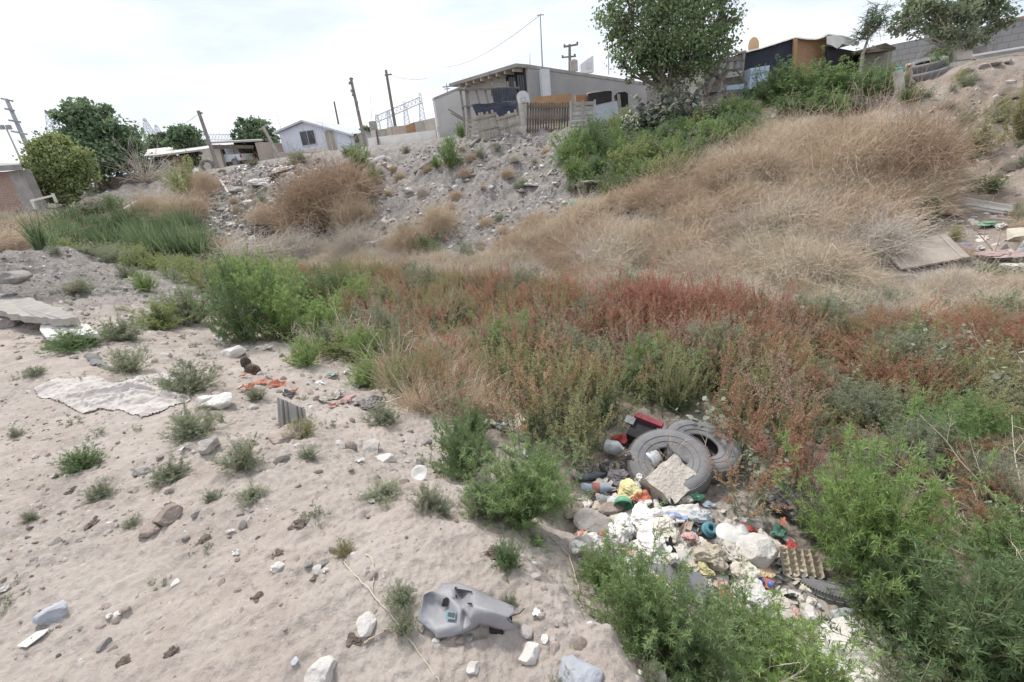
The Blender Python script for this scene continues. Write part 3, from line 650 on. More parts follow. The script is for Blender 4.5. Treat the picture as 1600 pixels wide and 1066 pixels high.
# what grows where, by distance across the ditch and patches in the ground
nzp = fbm(pp[:, 0] * .55, pp[:, 1] * .55, 77, 3); _n2 = fbm(pp[:, 0] * 1.1, pp[:, 1] * 1.1, 133, 2); _rk = np.argsort(np.argsort(_n2)) / len(_n2); _mz = 1 + .35 * fbm(pp[:, 0] * 1.3, pp[:, 1] * 1.3, 150, 2); idx = np.zeros(len(pp), int); sz = np.ones(len(pp))
def pick(w): return random.choices(list(w), list(w.values()))[0]
for i in range(len(pp)):
    a, b = px[i], py[i]; t = nzp[i]
    if a < 760 and b < 490: w = {2: 4, 1: 4, 9: .5, 10: 1.5, 3: 1}; sz[i] = .5
    elif a < 760: w = {2: 3, 10: 3.6, 1: 2, 9: .8, 0: .3 + (b < 600) * .6, 11: .6, 3: .6}; sz[i] = .56
    elif a < 1200 and b < 570 and b > 500: w = {0: 2.6, 1: 4.5, 3: 1.5, 2: 1.5, 9: .4}; sz[i] = .66
    elif a < 1200 and b <= 500: w = {2: 2, 1: 3, 10: 1, 9: 1, 0: 1.6}; sz[i] = .55
    elif a < 1040: w = {2: 3.8, 1: 2.2, 3: 1.6, 11: .8, 9: 1, 0: .9, 10: .6}; sz[i] = .64
    elif a < 1270: w = {1: 2.6, 2: 3, 3: 2.2, 9: 1.2, 8: 1.0, 0: .5}; sz[i] = .62
    elif b < 650: w = {4: 3.4, 5: 4.6, 8: 2.0, 6: 1.6, 9: 1.4, 7: 2.2, 11: .4} if b > 535 else {2: 1.5, 5: 2.5, 4: 3, 9: 1.2, 10: 1}; sz[i] = .55
    else: w = {9: 3, 5: 2.6, 10: 1.2, 8: 1.0, 4: 1.8, 11: .4}; sz[i] = .36
    if t > .25 and 0 in w: w[0] *= 3
    if t < -.3: w[2] = w.get(2, 0) + 3; w[11] = w.get(11, 0) + 1
    uu = (_rk[i] + random.gauss(0, .11)) % 1.0; tot_ = sum(w.values()); acc_ = 0; kk_ = list(w)[0]
    for k_, v_ in w.items():
        acc_ += v_ / tot_
        if uu <= acc_: kk_ = k_; break
    sz[i] *= _mz[i]; idx[i] = random.choice(cls[kk_])
_tz = rng.normal(size=len(pp)) * .35 * (px > 1230)
sc_("weed_thicket", "dense thicket of rust red and olive weeds filling the ditch floor", SW, pp, .65, 1.15, idx, .10, None, .03, sz)
# rust plant alone by the tyres
for a, b, w_, h_, mt, lb in [(1165, 800, 110, 95, 1, "drooping rust pink weed between the tyre and the tall feathery bush"), (1225, 690, 110, 130, 3, "tall pinkish spiked weed standing in front of the flattened ones"), (1010, 500, 90, 70, 0, "brightest red spiked weed in the middle of the thicket"),
                            (900, 725, 110, 120, 2, "olive spiked weed hanging over the bottles"), (870, 690, 120, 120, 2, "olive weed with pinkish tips above the litter"), (700, 580, 80, 70, 0, "small dark red weed among straw-coloured grass"), (690, 515, 70, 56, 0, "small red weed behind the silvery bush"), (960, 520, 100, 80, 0, "red weed leaning beside the brightest red one"), (1060, 515, 80, 66, 0, "red weed on the other side of the brightest red one"), (870, 560, 110, 80, 0, "brick red weed patch above the olive weeds"), (1090, 560, 90, 70, 1, "rust weed below the red weeds in the thicket middle"), (1130, 500, 70, 60, 0, "red spiked weed next to the bright green bush")]:
    P = hit(a, b); d_ = depth(P); o = bpy.data.objects.new("spiked_weed", SW[random.choice(cls[mt])].data); COL.objects.link(o); o.location = (P[0], P[1], P[2] - .02); o.rotation_euler[2] = random.uniform(0, 6)
    o.scale = (w_ / FPX * d_ * 1.2, w_ / FPX * d_ * 1.2, h_ / FPX * d_); tag(o, lb, "weed", "spiked weeds")

# ------------------------------------------------------------ dry brush
TB = {"tan": TAN, "brown": DBROWN, "straw": STRAW, "grey": GREYDRY}
tbm = {}
for k, mt in TB.items():
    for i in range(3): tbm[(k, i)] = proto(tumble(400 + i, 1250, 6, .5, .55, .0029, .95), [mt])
TUMB = [
 (520,330,110,70,"brown","big brown tumbleweed heaped high on the grey rubble slope"), (490,360,100,70,"brown","brown tumbleweed at the foot of the rubble slope"), (550,310,70,50,"brown","brown tumbleweed behind the big heaped one"), (555,355,60,50,"tan","tumbleweed against bare earth beside the brown heap"),
 (300,345,80,40,"tan","tan tumbleweed below the yellow-green broom bush"), (240,340,60,34,"tan","tan tumbleweed near the white pipes"), (415,350,44,30,"tan","small tumbleweed stuck in the rubble mound"), (330,305,40,36,"tan","tumbleweed under the leaning wooden pole"),
 (400,420,110,46,"grey","pinkish grey dry bush behind the green clump"), (350,410,70,40,"tan","dry bush beside the reeds"), (470,405,80,40,"grey","dry bush between the reeds and the boulder"), (560,400,70,44,"grey","pale dry bush beside the half buried boulder"), (640,395,60,44,"tan","dry bush next to the round dark bush"), (690,360,60,40,"tan","dry grass clump on the grey slope"),
 (40,370,80,34,"straw","straw-coloured dry bush at the picture edge behind the mound"), (20,390,90,30,"tan","tan dry grass clump behind the concrete slabs"), (110,375,60,26,"tan","dry bush in front of the reed bed"),
 (1400,300,130,110,"brown","large reddish tan tumbleweed above the loose boards"), (1330,290,120,90,"tan","tumbleweed beside the large reddish one"), (1440,260,60,50,"tan","pale tumbleweed at the top of the right slope"),
]
for i, (a, b, w_, h_, c, lb) in enumerate(TUMB):
    P = hit(a, b); d_ = depth(P); o = bpy.data.objects.new("tumbleweed", tbm[(c, i % 3)].data); COL.objects.link(o); o.location = (P[0], P[1], P[2] - .03); o.rotation_euler = (random.uniform(-.2, .2), random.uniform(-.2, .2), random.uniform(0, 6))
    o.scale = (w_ / FPX * d_ * .95,) * 2 + (h_ / FPX * d_ * 1.5,); tag(o, lb, "tumbleweed", "dry tumbleweeds")
# the big mass on the slope
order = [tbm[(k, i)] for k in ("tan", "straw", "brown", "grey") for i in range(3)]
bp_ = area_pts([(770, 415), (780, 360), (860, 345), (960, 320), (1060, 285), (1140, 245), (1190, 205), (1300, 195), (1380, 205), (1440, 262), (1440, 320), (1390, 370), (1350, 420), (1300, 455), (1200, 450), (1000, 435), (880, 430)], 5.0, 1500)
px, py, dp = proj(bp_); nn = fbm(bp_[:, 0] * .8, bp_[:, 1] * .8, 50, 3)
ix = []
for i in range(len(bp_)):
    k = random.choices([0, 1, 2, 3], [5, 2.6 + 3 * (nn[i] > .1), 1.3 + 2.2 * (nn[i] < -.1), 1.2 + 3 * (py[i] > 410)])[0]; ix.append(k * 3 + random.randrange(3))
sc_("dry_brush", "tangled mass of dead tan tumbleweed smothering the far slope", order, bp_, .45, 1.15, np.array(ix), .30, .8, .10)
bp2 = area_pts([(980, 440), (1180, 450), (1400, 440), (1600, 455), (1700, 530), (1500, 520), (1300, 510), (1000, 490)], 13, 700)
bp3 = area_pts([(320, 400), (560, 392), (820, 415), (1000, 450), (1000, 490), (800, 458), (560, 430), (330, 432)], 9, 500)
bp4 = area_pts([(-60, 400), (-60, 345), (60, 350), (140, 365), (60, 385)], 2.5, 160); bp5 = area_pts([(1440, 455), (1600, 450), (1700, 490), (1440, 480)], 10, 120)
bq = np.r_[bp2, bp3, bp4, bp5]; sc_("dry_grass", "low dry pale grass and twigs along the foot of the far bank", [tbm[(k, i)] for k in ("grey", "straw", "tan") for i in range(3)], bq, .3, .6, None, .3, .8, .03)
# arching straw stalks over the brush
st_ = [proto(grasstuft(500 + i, 22, 1.0, .011, .8, 1.0), [STRAW]) for i in range(3)]
s1 = area_pts([(800, 420), (860, 350), (1060, 285), (1190, 200), (1400, 195), (1470, 300), (1380, 430), (1200, 450), (1000, 435)], 1.6, 300)
s2 = area_pts([(600, 640), (560, 560), (600, 520), (760, 560), (760, 650)], 9, 160); s3 = area_pts([(450, 560), (500, 500), (640, 520), (640, 600)], 5, 80)
sc_("straw_stalks", "arching bleached straw stalks standing out of the brush", st_, np.r_[s1, s2, s3], .45, .85, None, .3)
# extra yellow-brown grass (left centre)
yg = [proto(grasstuft(520 + i, 60, 1.0, .008, .55, .6), [TAN]) for i in range(3)]
s4 = area_pts([(640, 645), (590, 590), (620, 540), (760, 555), (810, 650), (720, 670)], 55, 520)
sc_("yellow_grass", "yellowed thin grass at the edge of the thicket beside the litter strip", yg, s4, .35, .62, None, .2)
# reeds
rd = [proto(grasstuft(540 + i, 70, 1.0, .03, .16, .25), [REEDM]) for i in range(4)]
rp_ = area_pts([(60, 392), (90, 362), (200, 358), (310, 370), (338, 398), (325, 424), (240, 412), (150, 400)], 9, 1100)
sc_("reeds", "bed of tall blue-green reeds in the ditch at the far end", rd, rp_, .9, 1.5, None, .12)
rs = area_pts([(60, 400), (90, 380), (200, 385), (240, 410), (330, 430), (300, 450), (180, 410)], 7, 300)
sc_("green_undergrowth", "soft green undergrowth in front of the reeds and along the mound", [proto(K_far[i][0], [GREYGREEN if i else LIME]) for i in range(3)], rs, .3, .6)
# green ground cover under the big tree and hedge
gc = area_pts([(880, 300), (880, 225), (960, 200), (1100, 190), (1190, 170), (1190, 215), (1100, 270), (1040, 300), (960, 312)], 7, 620)
sc_("green_ground_cover", "mixed green weeds covering the slope under the big tree", [proto(K_far[i % 3][0], [(GREEN, DKGREEN, LIME, GREYGREEN)[i]]) for i in range(4)], gc, .3, .65)
gc2 = area_pts([(1160, 178), (1200, 130), (1300, 120), (1400, 120), (1400, 160), (1300, 190)], 3, 160)
sc_("hedge_undergrowth", "green weeds between the feathery bushes of the hedge", [proto(K_far[i % 3][0], [(GREEN, DKGREEN)[i % 2]]) for i in range(3)], gc2, .25, .5)
# sparse dry/green bits on the right slope + near bank dry debris
rsl = area_pts([(1420, 240), (1440, 150), (1600, 110), (1700, 150), (1700, 420), (1500, 430)], 3, 260)
sc_("slope_weeds", "sparse olive weeds and dry tufts on the bare right slope", [proto(K_far[0][0], [OLIVE]), proto(K_far[1][0], [GREYGREEN]), tbm[("tan", 0)], tbm[("grey", 1)]], rsl, .12, .38)
lsl = area_pts([(330, 400), (350, 300), (560, 270), (860, 230), (880, 300), (850, 400), (560, 395)], 1.0, 160)
sc_("slope_tufts", "sparse dry tufts on the grey rubble slope", [tbm[("tan", 0)], tbm[("grey", 1)], proto(K_far[1][0], [GREYGREEN])], lsl, .1, .4)

# ------------------------------------------------------------ stones
def stonemat(n, a, b, **k): return M(n, a, b, scale=9, bump=.5, **k)
SP = [stonemat("pale_stone", (.55, .50, .46), (.38, .34, .31)), stonemat("grey_stone", (.34, .31, .29), (.2, .18, .17)), stonemat("brown_clod", (.30, .24, .2), (.2, .16, .13)), stonemat("white_rubble", (.68, .66, .63), (.48, .46, .43)), stonemat("earth_clod", (.42, .35, .31), (.32, .26, .23))]
def sp(i, m, fl=.6): return proto(stone_g(i, 2, .35, fl), [SP[m]])
near_st = [sp(41, 3), sp(42, 0), sp(1, 4), sp(2, 4), sp(3, 2), sp(4, 0), sp(5, 4), sp(6, 1), sp(12, 4), sp(13, 2)]
q = area_pts([(-80, 1100), (-80, 560), (150, 600), (480, 660), (660, 770), (900, 920), (1010, 1060), (1060, 1120)], 1500, 26000)
kk = fbm(q[:, 0] * 3, q[:, 1] * 3, 60, 3); q = q[rng.random(len(q)) < np.clip(.4 + kk * 1.6, .12, 1)]
sc_("pebbles", "small pebbles and clods strewn over the near bank", near_st, q, .0045, .021, None, .5, None, .004, np.clip(rng.pareto(2.6, len(q)) + .5, .4, 3.2))
q = area_pts([(0, 560), (0, 400), (130, 385), (260, 420), (330, 500), (560, 610), (720, 740), (640, 760), (480, 680), (200, 560)], 150, 9000)
sc_("gravel", "broken grey gravel on the mound and the dirt path", near_st + [sp(7, 3), sp(8, 0)], q, .01, .05, None, .5, None, .005, np.clip(rng.pareto(2.4, len(q)) + .5, .4, 3))
far_st = [sp(30, 3, .4), sp(31, 0, .5), sp(20, 1, .35), sp(21, 3, .3), sp(22, 0, .4), sp(23, 1, .5), sp(24, 0, .3), sp(25, 2, .5), sp(26, 1, .3)]
q = area_pts([(320, 395), (310, 290), (350, 265), (500, 250), (700, 222), (880, 205), (900, 300), (850, 400), (560, 395)], 300, 28000); w_ = fbm(q[:, 0] * 1.5, q[:, 1] * 1.5, 66, 3); q = q[rng.random(len(q)) < np.clip(.45 + w_ * 1.5, .1, 1)]
px, py, dp = proj(q); m_ = np.where(px < 620, 1.25, .85)
sc_("rubble", "grey construction rubble and chips covering the far slope", far_st, q, .03, .13, None, .55, None, .01, m_ * np.clip(rng.pareto(2.6, len(q)) + .45, .4, 2.6))
q = area_pts([(1400, 440), (1480, 280), (1430, 160), (1600, 110), (1720, 150), (1720, 470)], 90, 5000)
sc_("slope_debris", "loose stones and splinters on the right slope", far_st, q, .015, .07, None, .55, None, .01, np.clip(rng.pareto(2.4, len(q)) + .4, .4, 3))

# ------------------------------------------------------------ buildings and yards beyond the far crest
CONC = M("grey_render", (.49, .475, .465), (.40, .385, .375), scale=1.2, bump=.25, bscale=30)
CONC2 = M("weathered_concrete", (.40, .37, .34), (.27, .25, .23), scale=3, bump=.5, bscale=25)
BLUEW = M("pale_blue_render", (.66, .69, .76), (.60, .63, .70), scale=1.5, bump=.1)
CREAM = M("cream_panel", (.56, .51, .44), (.44, .39, .33), scale=2, bump=.3)
WHITEW = M("dirty_white_wall", (.78, .75, .70), (.64, .61, .56), scale=2.5, bump=.3)
OLDWOOD = M("weathered_grey_wood", (.29, .255, .22), (.16, .14, .12), scale=5, bump=.5, stretch=(1, 1, 6))
PALLET = M("pale_pallet_wood", (.46, .42, .37), (.31, .28, .245), scale=5, bump=.5)
DKWOOD = M("dark_brown_wood", (.22, .17, .13), (.11, .08, .065), scale=4, bump=.5)
ORWOOD = M("orange_brown_board", (.40, .25, .14), (.31, .185, .10), scale=4, bump=.2)
OSB = M("tan_chipboard", (.50, .31, .19), (.38, .22, .13), scale=11, bump=.2)
BLACKT = M("dark_blue_tarp", (.045, .05, .075), (.03, .033, .05), scale=3, bump=.6, rough=.6)
BLACKP = M("black_plastic_film", (.018, .018, .02), (.03, .03, .034), scale=5, bump=.7, rough=.35, spec=.5, dust=.25)
STEEL = M("dull_metal", (.36, .36, .37), (.27, .27, .27), scale=4, bump=.1, rough=.5, metal=.4)
WHITEM = M("white_painted_metal", (.72, .73, .75), (.62, .63, .65), scale=3, bump=.05, rough=.5)
DKMET = M("dark_iron", (.05, .05, .055), (.03, .03, .03), bump=.1, rough=.5)
GLASS = M("dark_window_glass", (.05, .06, .075), (.03, .035, .05), bump=0, rough=.12, spec=.6, vary=False)
RUBBER = M("dusty_black_rubber", (.175, .18, .19), (.105, .108, .115), scale=5, bump=.35, rough=.8, dust=.2)
POLEW = M("pole_timber", (.27, .235, .205), (.17, .145, .125), scale=6, bump=.3)
TANC = M("tan_dish", (.62, .42, .27), (.55, .37, .23), bump=0)
CLOTHW = M("white_canvas", (.74, .72, .68), (.60, .58, .54), scale=3, bump=.4)
DARKROOM = M("dark_interior_board", (.05, .045, .05), (.03, .03, .03), bump=.2)
def brickmat(name, a, b, mort, sc, wf=.5, ms=.02, rot=True):
    m = bpy.data.materials.new(name); m.use_nodes = True; t = m.node_tree; bs = t.nodes["Principled BSDF"]; l = t.links.new
    uv = t.nodes.new("ShaderNodeUVMap"); k = t.nodes.new("ShaderNodeTexBrick"); k.inputs['Color1'].default_value = (*a, 1); k.inputs['Color2'].default_value = (*b, 1); k.inputs['Mortar'].default_value = (*mort, 1)
    k.inputs['Scale'].default_value = 1; k.inputs['Brick Width'].default_value = sc; k.inputs['Row Height'].default_value = sc * wf; k.inputs['Mortar Size'].default_value = ms; l(uv.outputs[0], k.inputs['Vector'])
    n = t.nodes.new("ShaderNodeTexNoise"); n.inputs['Scale'].default_value = 5; n.inputs['Detail'].default_value = 8; mx = t.nodes.new("ShaderNodeMix"); mx.data_type = 'RGBA'; mx.blend_type = 'MULTIPLY'; mx.inputs['Factor'].default_value = .5
    l(k.outputs['Color'], mx.inputs['A']); l(n.outputs['Color'], mx.inputs['B']); l(k.outputs['Color'], bs.inputs['Base Color']); bs.inputs['Roughness'].default_value = .9
    bp = t.nodes.new("ShaderNodeBump"); bp.inputs['Strength'].default_value = .6; bp.inputs['Distance'].default_value = .02; bp.invert = True; l(k.outputs['Fac'], bp.inputs['Height']); l(bp.outputs['Normal'], bs.inputs['Normal']); return m
def wall_uv(o):
    me = o.data; uv = me.uv_layers.new(name="UVMap"); 
    for p in me.polygons:
        n = p.normal; ax = Vector((-n.y, n.x, 0)); ax = ax.normalized() if ax.length > .1 else Vector((1, 0, 0))
        for li in p.loop_indices:
            c = me.vertices[me.loops[li].vertex_index].co; uv.data[li].uv = (c.dot(ax), c.z)
BLOCK = brickmat("concrete_block", (.33, .335, .345), (.38, .38, .39), (.25, .25, .25), .42, .5, .012)
BRICK = brickmat("red_brick", (.36, .21, .16), (.43, .27, .2), (.4, .36, .32), .24, .4, .014)
BRICKT = brickmat("tan_brick", (.46, .36, .30), (.52, .42, .34), (.5, .45, .4), .26, .4, .014)

def wallseg(g, A, B, zb, t=.15, mat=0):        # A,B world top points
    A = np.array(A); B = np.array(B); d = B - A; n = np.array([-d[1], d[0], 0]); n = n / np.linalg.norm(n) * t
    if n[1] < 0: n = -n
    A0 = A.copy(); A0[2] = zb; B0 = B.copy(); B0[2] = zb
    g.prism([A0, B0, B, A], n, mat)
def on(px, py, d, dz=0):
    P = U(px, py, d); P[2] = H(P[0], P[1]) + dz; return P
def at3(P): return (float(P[0]), float(P[1]), float(P[2]))
def rel(g_pts, O): return [np.array(p) - np.array(O) for p in g_pts]
class TG(G):
    """geometry given in place coordinates, stored relative to the thing's base"""
    def bt(s, name, mats, parent, O):
        V = np.array(O, float); s.v = [v - V for v in s.v]; return s.build(name, mats, parent)

def house(name, label, A, B, C, zb, wmat, rmat, group=None, over=.0, rth=.12, Bh=None):
    """box house: near corner B, wall tops A-B and B-C (place points)"""
    A, B, C = map(np.array, (A, B, C)); D = A + C - B; O = B.copy(); O[2] = zb
    t = thing(name, label, "house", O, 0, group)
    g = TG(); z = zb - .4
    ring = [A, B, C, D]
    for i in range(4):
        p, q = ring[i], ring[(i + 1) % 4]; p0, q0 = p.copy(), q.copy(); p0[2] = q0[2] = z; g.add([p0, q0, q, p], [(0, 1, 2, 3)])
    o = g.bt("wall", wmat, t, O); wall_uv(o)
    ce = (A + B + C + D) / 4; g = TG(); ex = [ce + (p - ce) * (1 + over) + np.array([0, 0, .003]) for p in ring]; g.prism(ex, (0, 0, rth)); g.bt("roof", rmat, t, O)
    return t, O
def windowon(t, O, A, B, u0, u1, z0, z1, zb, frame, glass, bars=0, off=.03, pane_cols=2):
    """window on the wall from A to B; u in metres along, z above base"""
    A = np.array(A); B = np.array(B); d = (B - A); d[2] = 0; L_ = np.linalg.norm(d); d /= L_; n = np.array([d[1], -d[0], 0.])
    if n @ (CAM - A) < 0: n = -n
    def p(u, z, k=0): q = A + d * u + n * k; q[2] = zb + z; return q
    g = TG(); g.prism([p(u0, z0, .012), p(u1, z0, .012), p(u1, z1, .012), p(u0, z1, .012)], n * .01); w = g.bt("window", glass, t, O)
    g = TG()
    for a, b in (((u0, z0), (u1, z0)), ((u1, z0), (u1, z1)), ((u1, z1), (u0, z1)), ((u0, z1), (u0, z0))): g.beam(p(*a, off), p(*b, off), .07, .06)
    for i in range(1, pane_cols): u = u0 + (u1 - u0) * i / pane_cols; g.beam(p(u, z0, off), p(u, z1, off), .04, .05)
    g.bt("frame", frame, w, (0, 0, 0)); w.children[0].data.transform(Matrix.Translation(-Vector(O)))
    if bars:
        g = TG()
        for i in range(bars + 1): u = u0 + (u1 - u0) * i / bars; g.tube([p(u, z0, .09), p(u, z1, .09)], .012, 5)
        for z_ in (z0, z1): g.tube([p(u0, z_, .09), p(u1, z_, .09)], .012, 5)
        g.bt("bars", DKMET, t, O)

# ---- main grey house
zb = H(*U(820, 200, 20)[:2])
A, B, C = U(728, 134, 22.6), U(824, 106, 20.2), U(1012, 134, 23.5)
t, O = house("house", "plain grey rendered house with a sloping concrete roof behind the pallet fence", A, B, C, zb, CONC, CONC2, over=.015, rth=.12)
n_ = nrm(np.array([-(B - A)[1], (B - A)[0], 0])); n_ = n_ if n_ @ (CAM - A) > 0 else -n_
g = TG(); a1 = A + nrm(A - B) * .35; g.prism([a1 + [0, 0, .0], B + [0, 0, .0], B + n_ * .75 + [0, 0, .0], a1 + n_ * .75 + [0, 0, .0]], (0, 0, .13)); g.bt("eave", CONC2, t, O)
g = TG()
for i in range(8): p = A + (B - A) * (i + .5) / 8 - [0, 0, .06]; g.beam(p, p + n_ * .68, .08, .12)
g.bt("rafter", CREAM, t, O)
Lw = np.linalg.norm((B - A)[:2])
windowon(t, O, A, B, Lw - 1.15, Lw - .15, 1.25, 2.35, zb, DKMET, GLASS, 8, .03, 2)
windowon(t, O, A, B, Lw * .45, Lw * .55, .95, 1.6, zb, WHITEM, GLASS, 0)
d_ = nrm((C - B) * [1, 1, 0]); nr_ = np.array([d_[1], -d_[0], 0])
P = B + d_ * .75; g = TG(); g.box(P + nr_ * .12 + [0, 0, -.85], (.42, .2, 1.5), (0, 0, math.atan2(d_[1], d_[0]))); g.bt("meter_box", WHITEM, t, O)
g = TG(); g.tube([P + nr_ * .23 + [0, 0, -1.4], P + nr_ * .28 + [0, 0, -1.4]], .1, 12); g.bt("meter", GLASS, t, O)
g = TG(); g.tube([P + [0, 0, -.3], U(844, 22, 20.1)], [.035, .022], 6); q = U(844, 22, 20.1); g.beam(q + [-.13, 0, -.04], q + [.16, 0, -.04], .03); g.bt("service_mast", STEEL, t, O)
# roof clutter
Q = U(892, 108, 26)
t = thing("utility_pole", "utility pole with two crossarms rising behind the grey house roof", "pole", on(892, 200, 30), 0, "utility poles"); O = np.array(t.location)
g = TG(); g.tube([O, U(890, 70, 30)], [.12, .08], 8); g.bt("pole", POLEW, t, O); g = TG(); g.beam(U(881, 73.5, 30), U(903, 69.5, 30), .1); g.beam(U(878, 90, 30), U(900, 88, 30), .08)
for x, y in ((882, 71), (902, 67), (879, 88), (898, 86), (890, 87)): g.tube([U(x, y + 2, 30), U(x, y - 1, 30)], .07, 6)
g.bt("crossarm", POLEW, t, O)
for (px, py, d, w, h, mt, lb) in ((917, 110, 24, .5, .55, WHITEM, "white box cooler with a slanted top on the grey house roof"), (897, 108, 25, .45, .4, CONC2, "small grey drum on the grey house roof")):
    P = U(px, py, d); t = thing("water_tank" if mt is CONC2 else "air_cooler", lb, "water tank" if mt is CONC2 else "air cooler", P)
    g = G(); 
    if mt is CONC2: g.tube([(0, 0, -.1), (0, 0, .38)], .2, 14); g.tube([(0, 0, .38), (0, 0, .46)], [.2, .06], 14)
    else: g.prism([(-.3, 0, -.1), (.35, 0, -.1), (.35, 0, .62), (.12, 0, .52), (-.3, 0, .3)], (0, .45, 0)); g.box((.1, -.02, .2), (.25, .04, .25))
    g.build("body", mt, t)
P = U(951, 110, 25); t = tag(G().tube([(0, 0, -.2), (.02, 0, .85)], .022, 6).tube([(.02, 0, .8), (.12, 0, .95)], .02, 6).build("vent_pipe", STEEL, None, at3(P)), "thin bent pipe standing on the grey house roof", "pipe")
# ---- lower house wing
A, B, C = U(676, 158, 26), U(679, 156.5, 24.2), U(736, 133, 24.0)
t, O = house("house_wing", "windowless lower grey house behind the wooden frame", A + [0, 0, 0], B, C, H(*U(690, 210, 24)[:2]), CONC, CONC2, over=.01)
t["category"] = "house"
P = U(700, 149, 25); tag(G().tube([(0, 0, -.3), (0, 0, .55)], .025, 6).box((0, 0, .4), (.45, .05, .05)).box((0, 0, .3), (.3, .05, .04)).build("roof_antenna", STEEL, None, at3(P)), "small cross-shaped antenna on the lower grey house", "antenna")
# ---- mixed panel boundary wall
t = thing("panel_wall", "patched boundary wall of cream boards and brick beside the lower house", "wall", on(625, 235, 24)); O = np.array(t.location)
segs = [(578,204,590,203,0),(590,203,603,201,1),(603,201,611,198,0),(611,198,634,196,2),(634,196,647,191,3),(647,191,662,188,0),(662,188,679,184,0)]
for i, (x0, y0, x1, y1, k) in enumerate(segs):
    d0 = 25.6 - (x0 - 578) * .012; g = TG(); a, b = U(x0 + .3, y0, d0), U(x1 - .3, y1, d0 - .1); wallseg(g, a, b, O[2] - .8, .08 + .02 * (i % 2)); o = g.bt("panel", [CREAM, PALLET, BRICKT, ORWOOD][k], t, O); wall_uv(o)
g = TG(); wallseg(g, U(574, 216, 24.9), U(680, 203, 24.2), O[2] - .8, .05); g.bt("low_board", WHITEW, t, O)
g = TG(); g.beam(U(588, 203, 24.8), U(593, 236, 24.8), .08); g.bt("post", DKWOOD, t, O)
P = U(583, 196, 27); tag(G().tube([(0, 0, -1.6), (0, 0, .2)], .22, 12).build("concrete_pipe", CONC2, None, at3(P)), "upright grey concrete pipe behind the patched panel wall", "pipe")
# ---- pale blue house
zb = 3.0; dB = 41
A, B = U(436, 208, dB + .6), U(545, 211, dB - .6); apex = (U(480, 191, dB)); Dv = np.array([.9, 5.5, 0])
t = thing("gabled_house", "pale blue gabled house with a white-framed window beyond the rubble", "house", (A[0], A[1], zb)); O = np.array([A[0], A[1], zb])
g = TG(); a0, b0 = A.copy(), B.copy(); a0[2] = b0[2] = zb - 1; ap = (A + B) / 2; f_ = ((480 - 436) / (545 - 436)); ap = A + (B - A) * f_; ap[2] = apex[2]
g.prism([a0, b0, B, ap, A], Dv); g.bt("wall", BLUEW, t, O)
g = TG(); up = np.array([0, 0, .1]); ov = -Dv / np.linalg.norm(Dv) * .4
for e, k in ((A, 1), (B, -1)):
    s_ = nrm(e - ap); e2 = e + s_ * .45; g.prism([ap + ov + up * .3, e2 + ov + up * .3, e2 + Dv + up * .3, ap + Dv + up * .3], (0, 0, .14))
g.bt("roof", M("bluish_white_roof", (.62, .65, .70), (.55, .58, .62)), t, O)
Lw = np.linalg.norm((B - A)[:2])
windowon(t, O, A, B, Lw * .30, Lw * .52, .9, 2.05, zb + .2, WHITEM, GLASS, 0)
windowon(t, O, A, B, Lw * .66, Lw * .80, .3, 1.95, zb + .1, WHITEW, CREAM, 0)
t = thing("low_wall", "low tan wall running in front of the pale blue house", "wall", on(500, 240, 36)); O = np.array(t.location); g = TG()
wallseg(g, U(428, 239, 37), U(575, 234, 33), O[2] - .8, .2); o = g.bt("wall_face", CREAM, t, O)
g = TG(); g.prism([U(458, 239, 36.6), U(470, 235, 36.4), U(502, 231, 36), U(522, 238, 35.5), U(522, 246, 35.5), U(458, 247, 36.6)], (0, .15, 0)); g.bt("broken_panel", PALLET, t, O)
# small gabled shed by leaning pole
A, B, C = U(552, 216, 38), U(571, 207, 37), U(590, 215, 38); t, O = house("shed", "small grey shed with a dark opening behind the leaning utility pole", A, B, C, 2.9, CONC, CONC2, over=.05)
windowon(t, O, A, B, .25, .6, .8, 1.4, 2.9, DKMET, GLASS, 0)
# ---- carport with pickup
zt = H(*U(365, 262, 39.0)[:2]); zt = min(zt, U(365, 262, 39.0)[2])
t = thing("carport", "open carport of brick piers and a sagging tin roof over the white pickup", "carport", (U(370, 262, 41.6)[0], U(370, 262, 41.6)[1], zt)); O = np.array(t.location)
g = TG(); g.prism([U(322, 225, 39.3), U(407, 221, 39.3), U(413, 219, 46.8), U(330, 223, 46.8)], (0, 0, .13)); g.bt("roof", M("tin_roof", (.52, .50, .47), (.38, .34, .3), scale=3, bump=.3), t, O)
g = TG(); wallseg(g, U(335, 228, 46.1), U(412, 222, 46.1), zt - .6, .1); g.bt("rear_wall", DKWOOD, t, O)
g = TG(); a = U(398, 223, 39.4); b = U(409, 222, 39.4); wallseg(g, a, b, zt - .6, 4.5); o = g.bt("brick_pier", BRICKT, t, O); wall_uv(o)
for x in (343, 362): g = TG(); g.beam(U(x, 226, 39.5), np.array([*U(x + 12, 264, 39.5)[:2], zt - .3]), .07); g.bt("post", POLEW, t, O)
g = TG(); wallseg(g, U(298, 228, 40.3), U(342, 234, 39.3), zt - .5, .1); g.bt("side_panel", CREAM, t, O)
g = TG(); g.prism([U(318, 226, 39.0), U(396, 227.5, 39.0), U(396, 232, 39.0), U(318, 233, 39.0)], (0, .05, 0)); g.bt("fascia", DKWOOD, t, O)
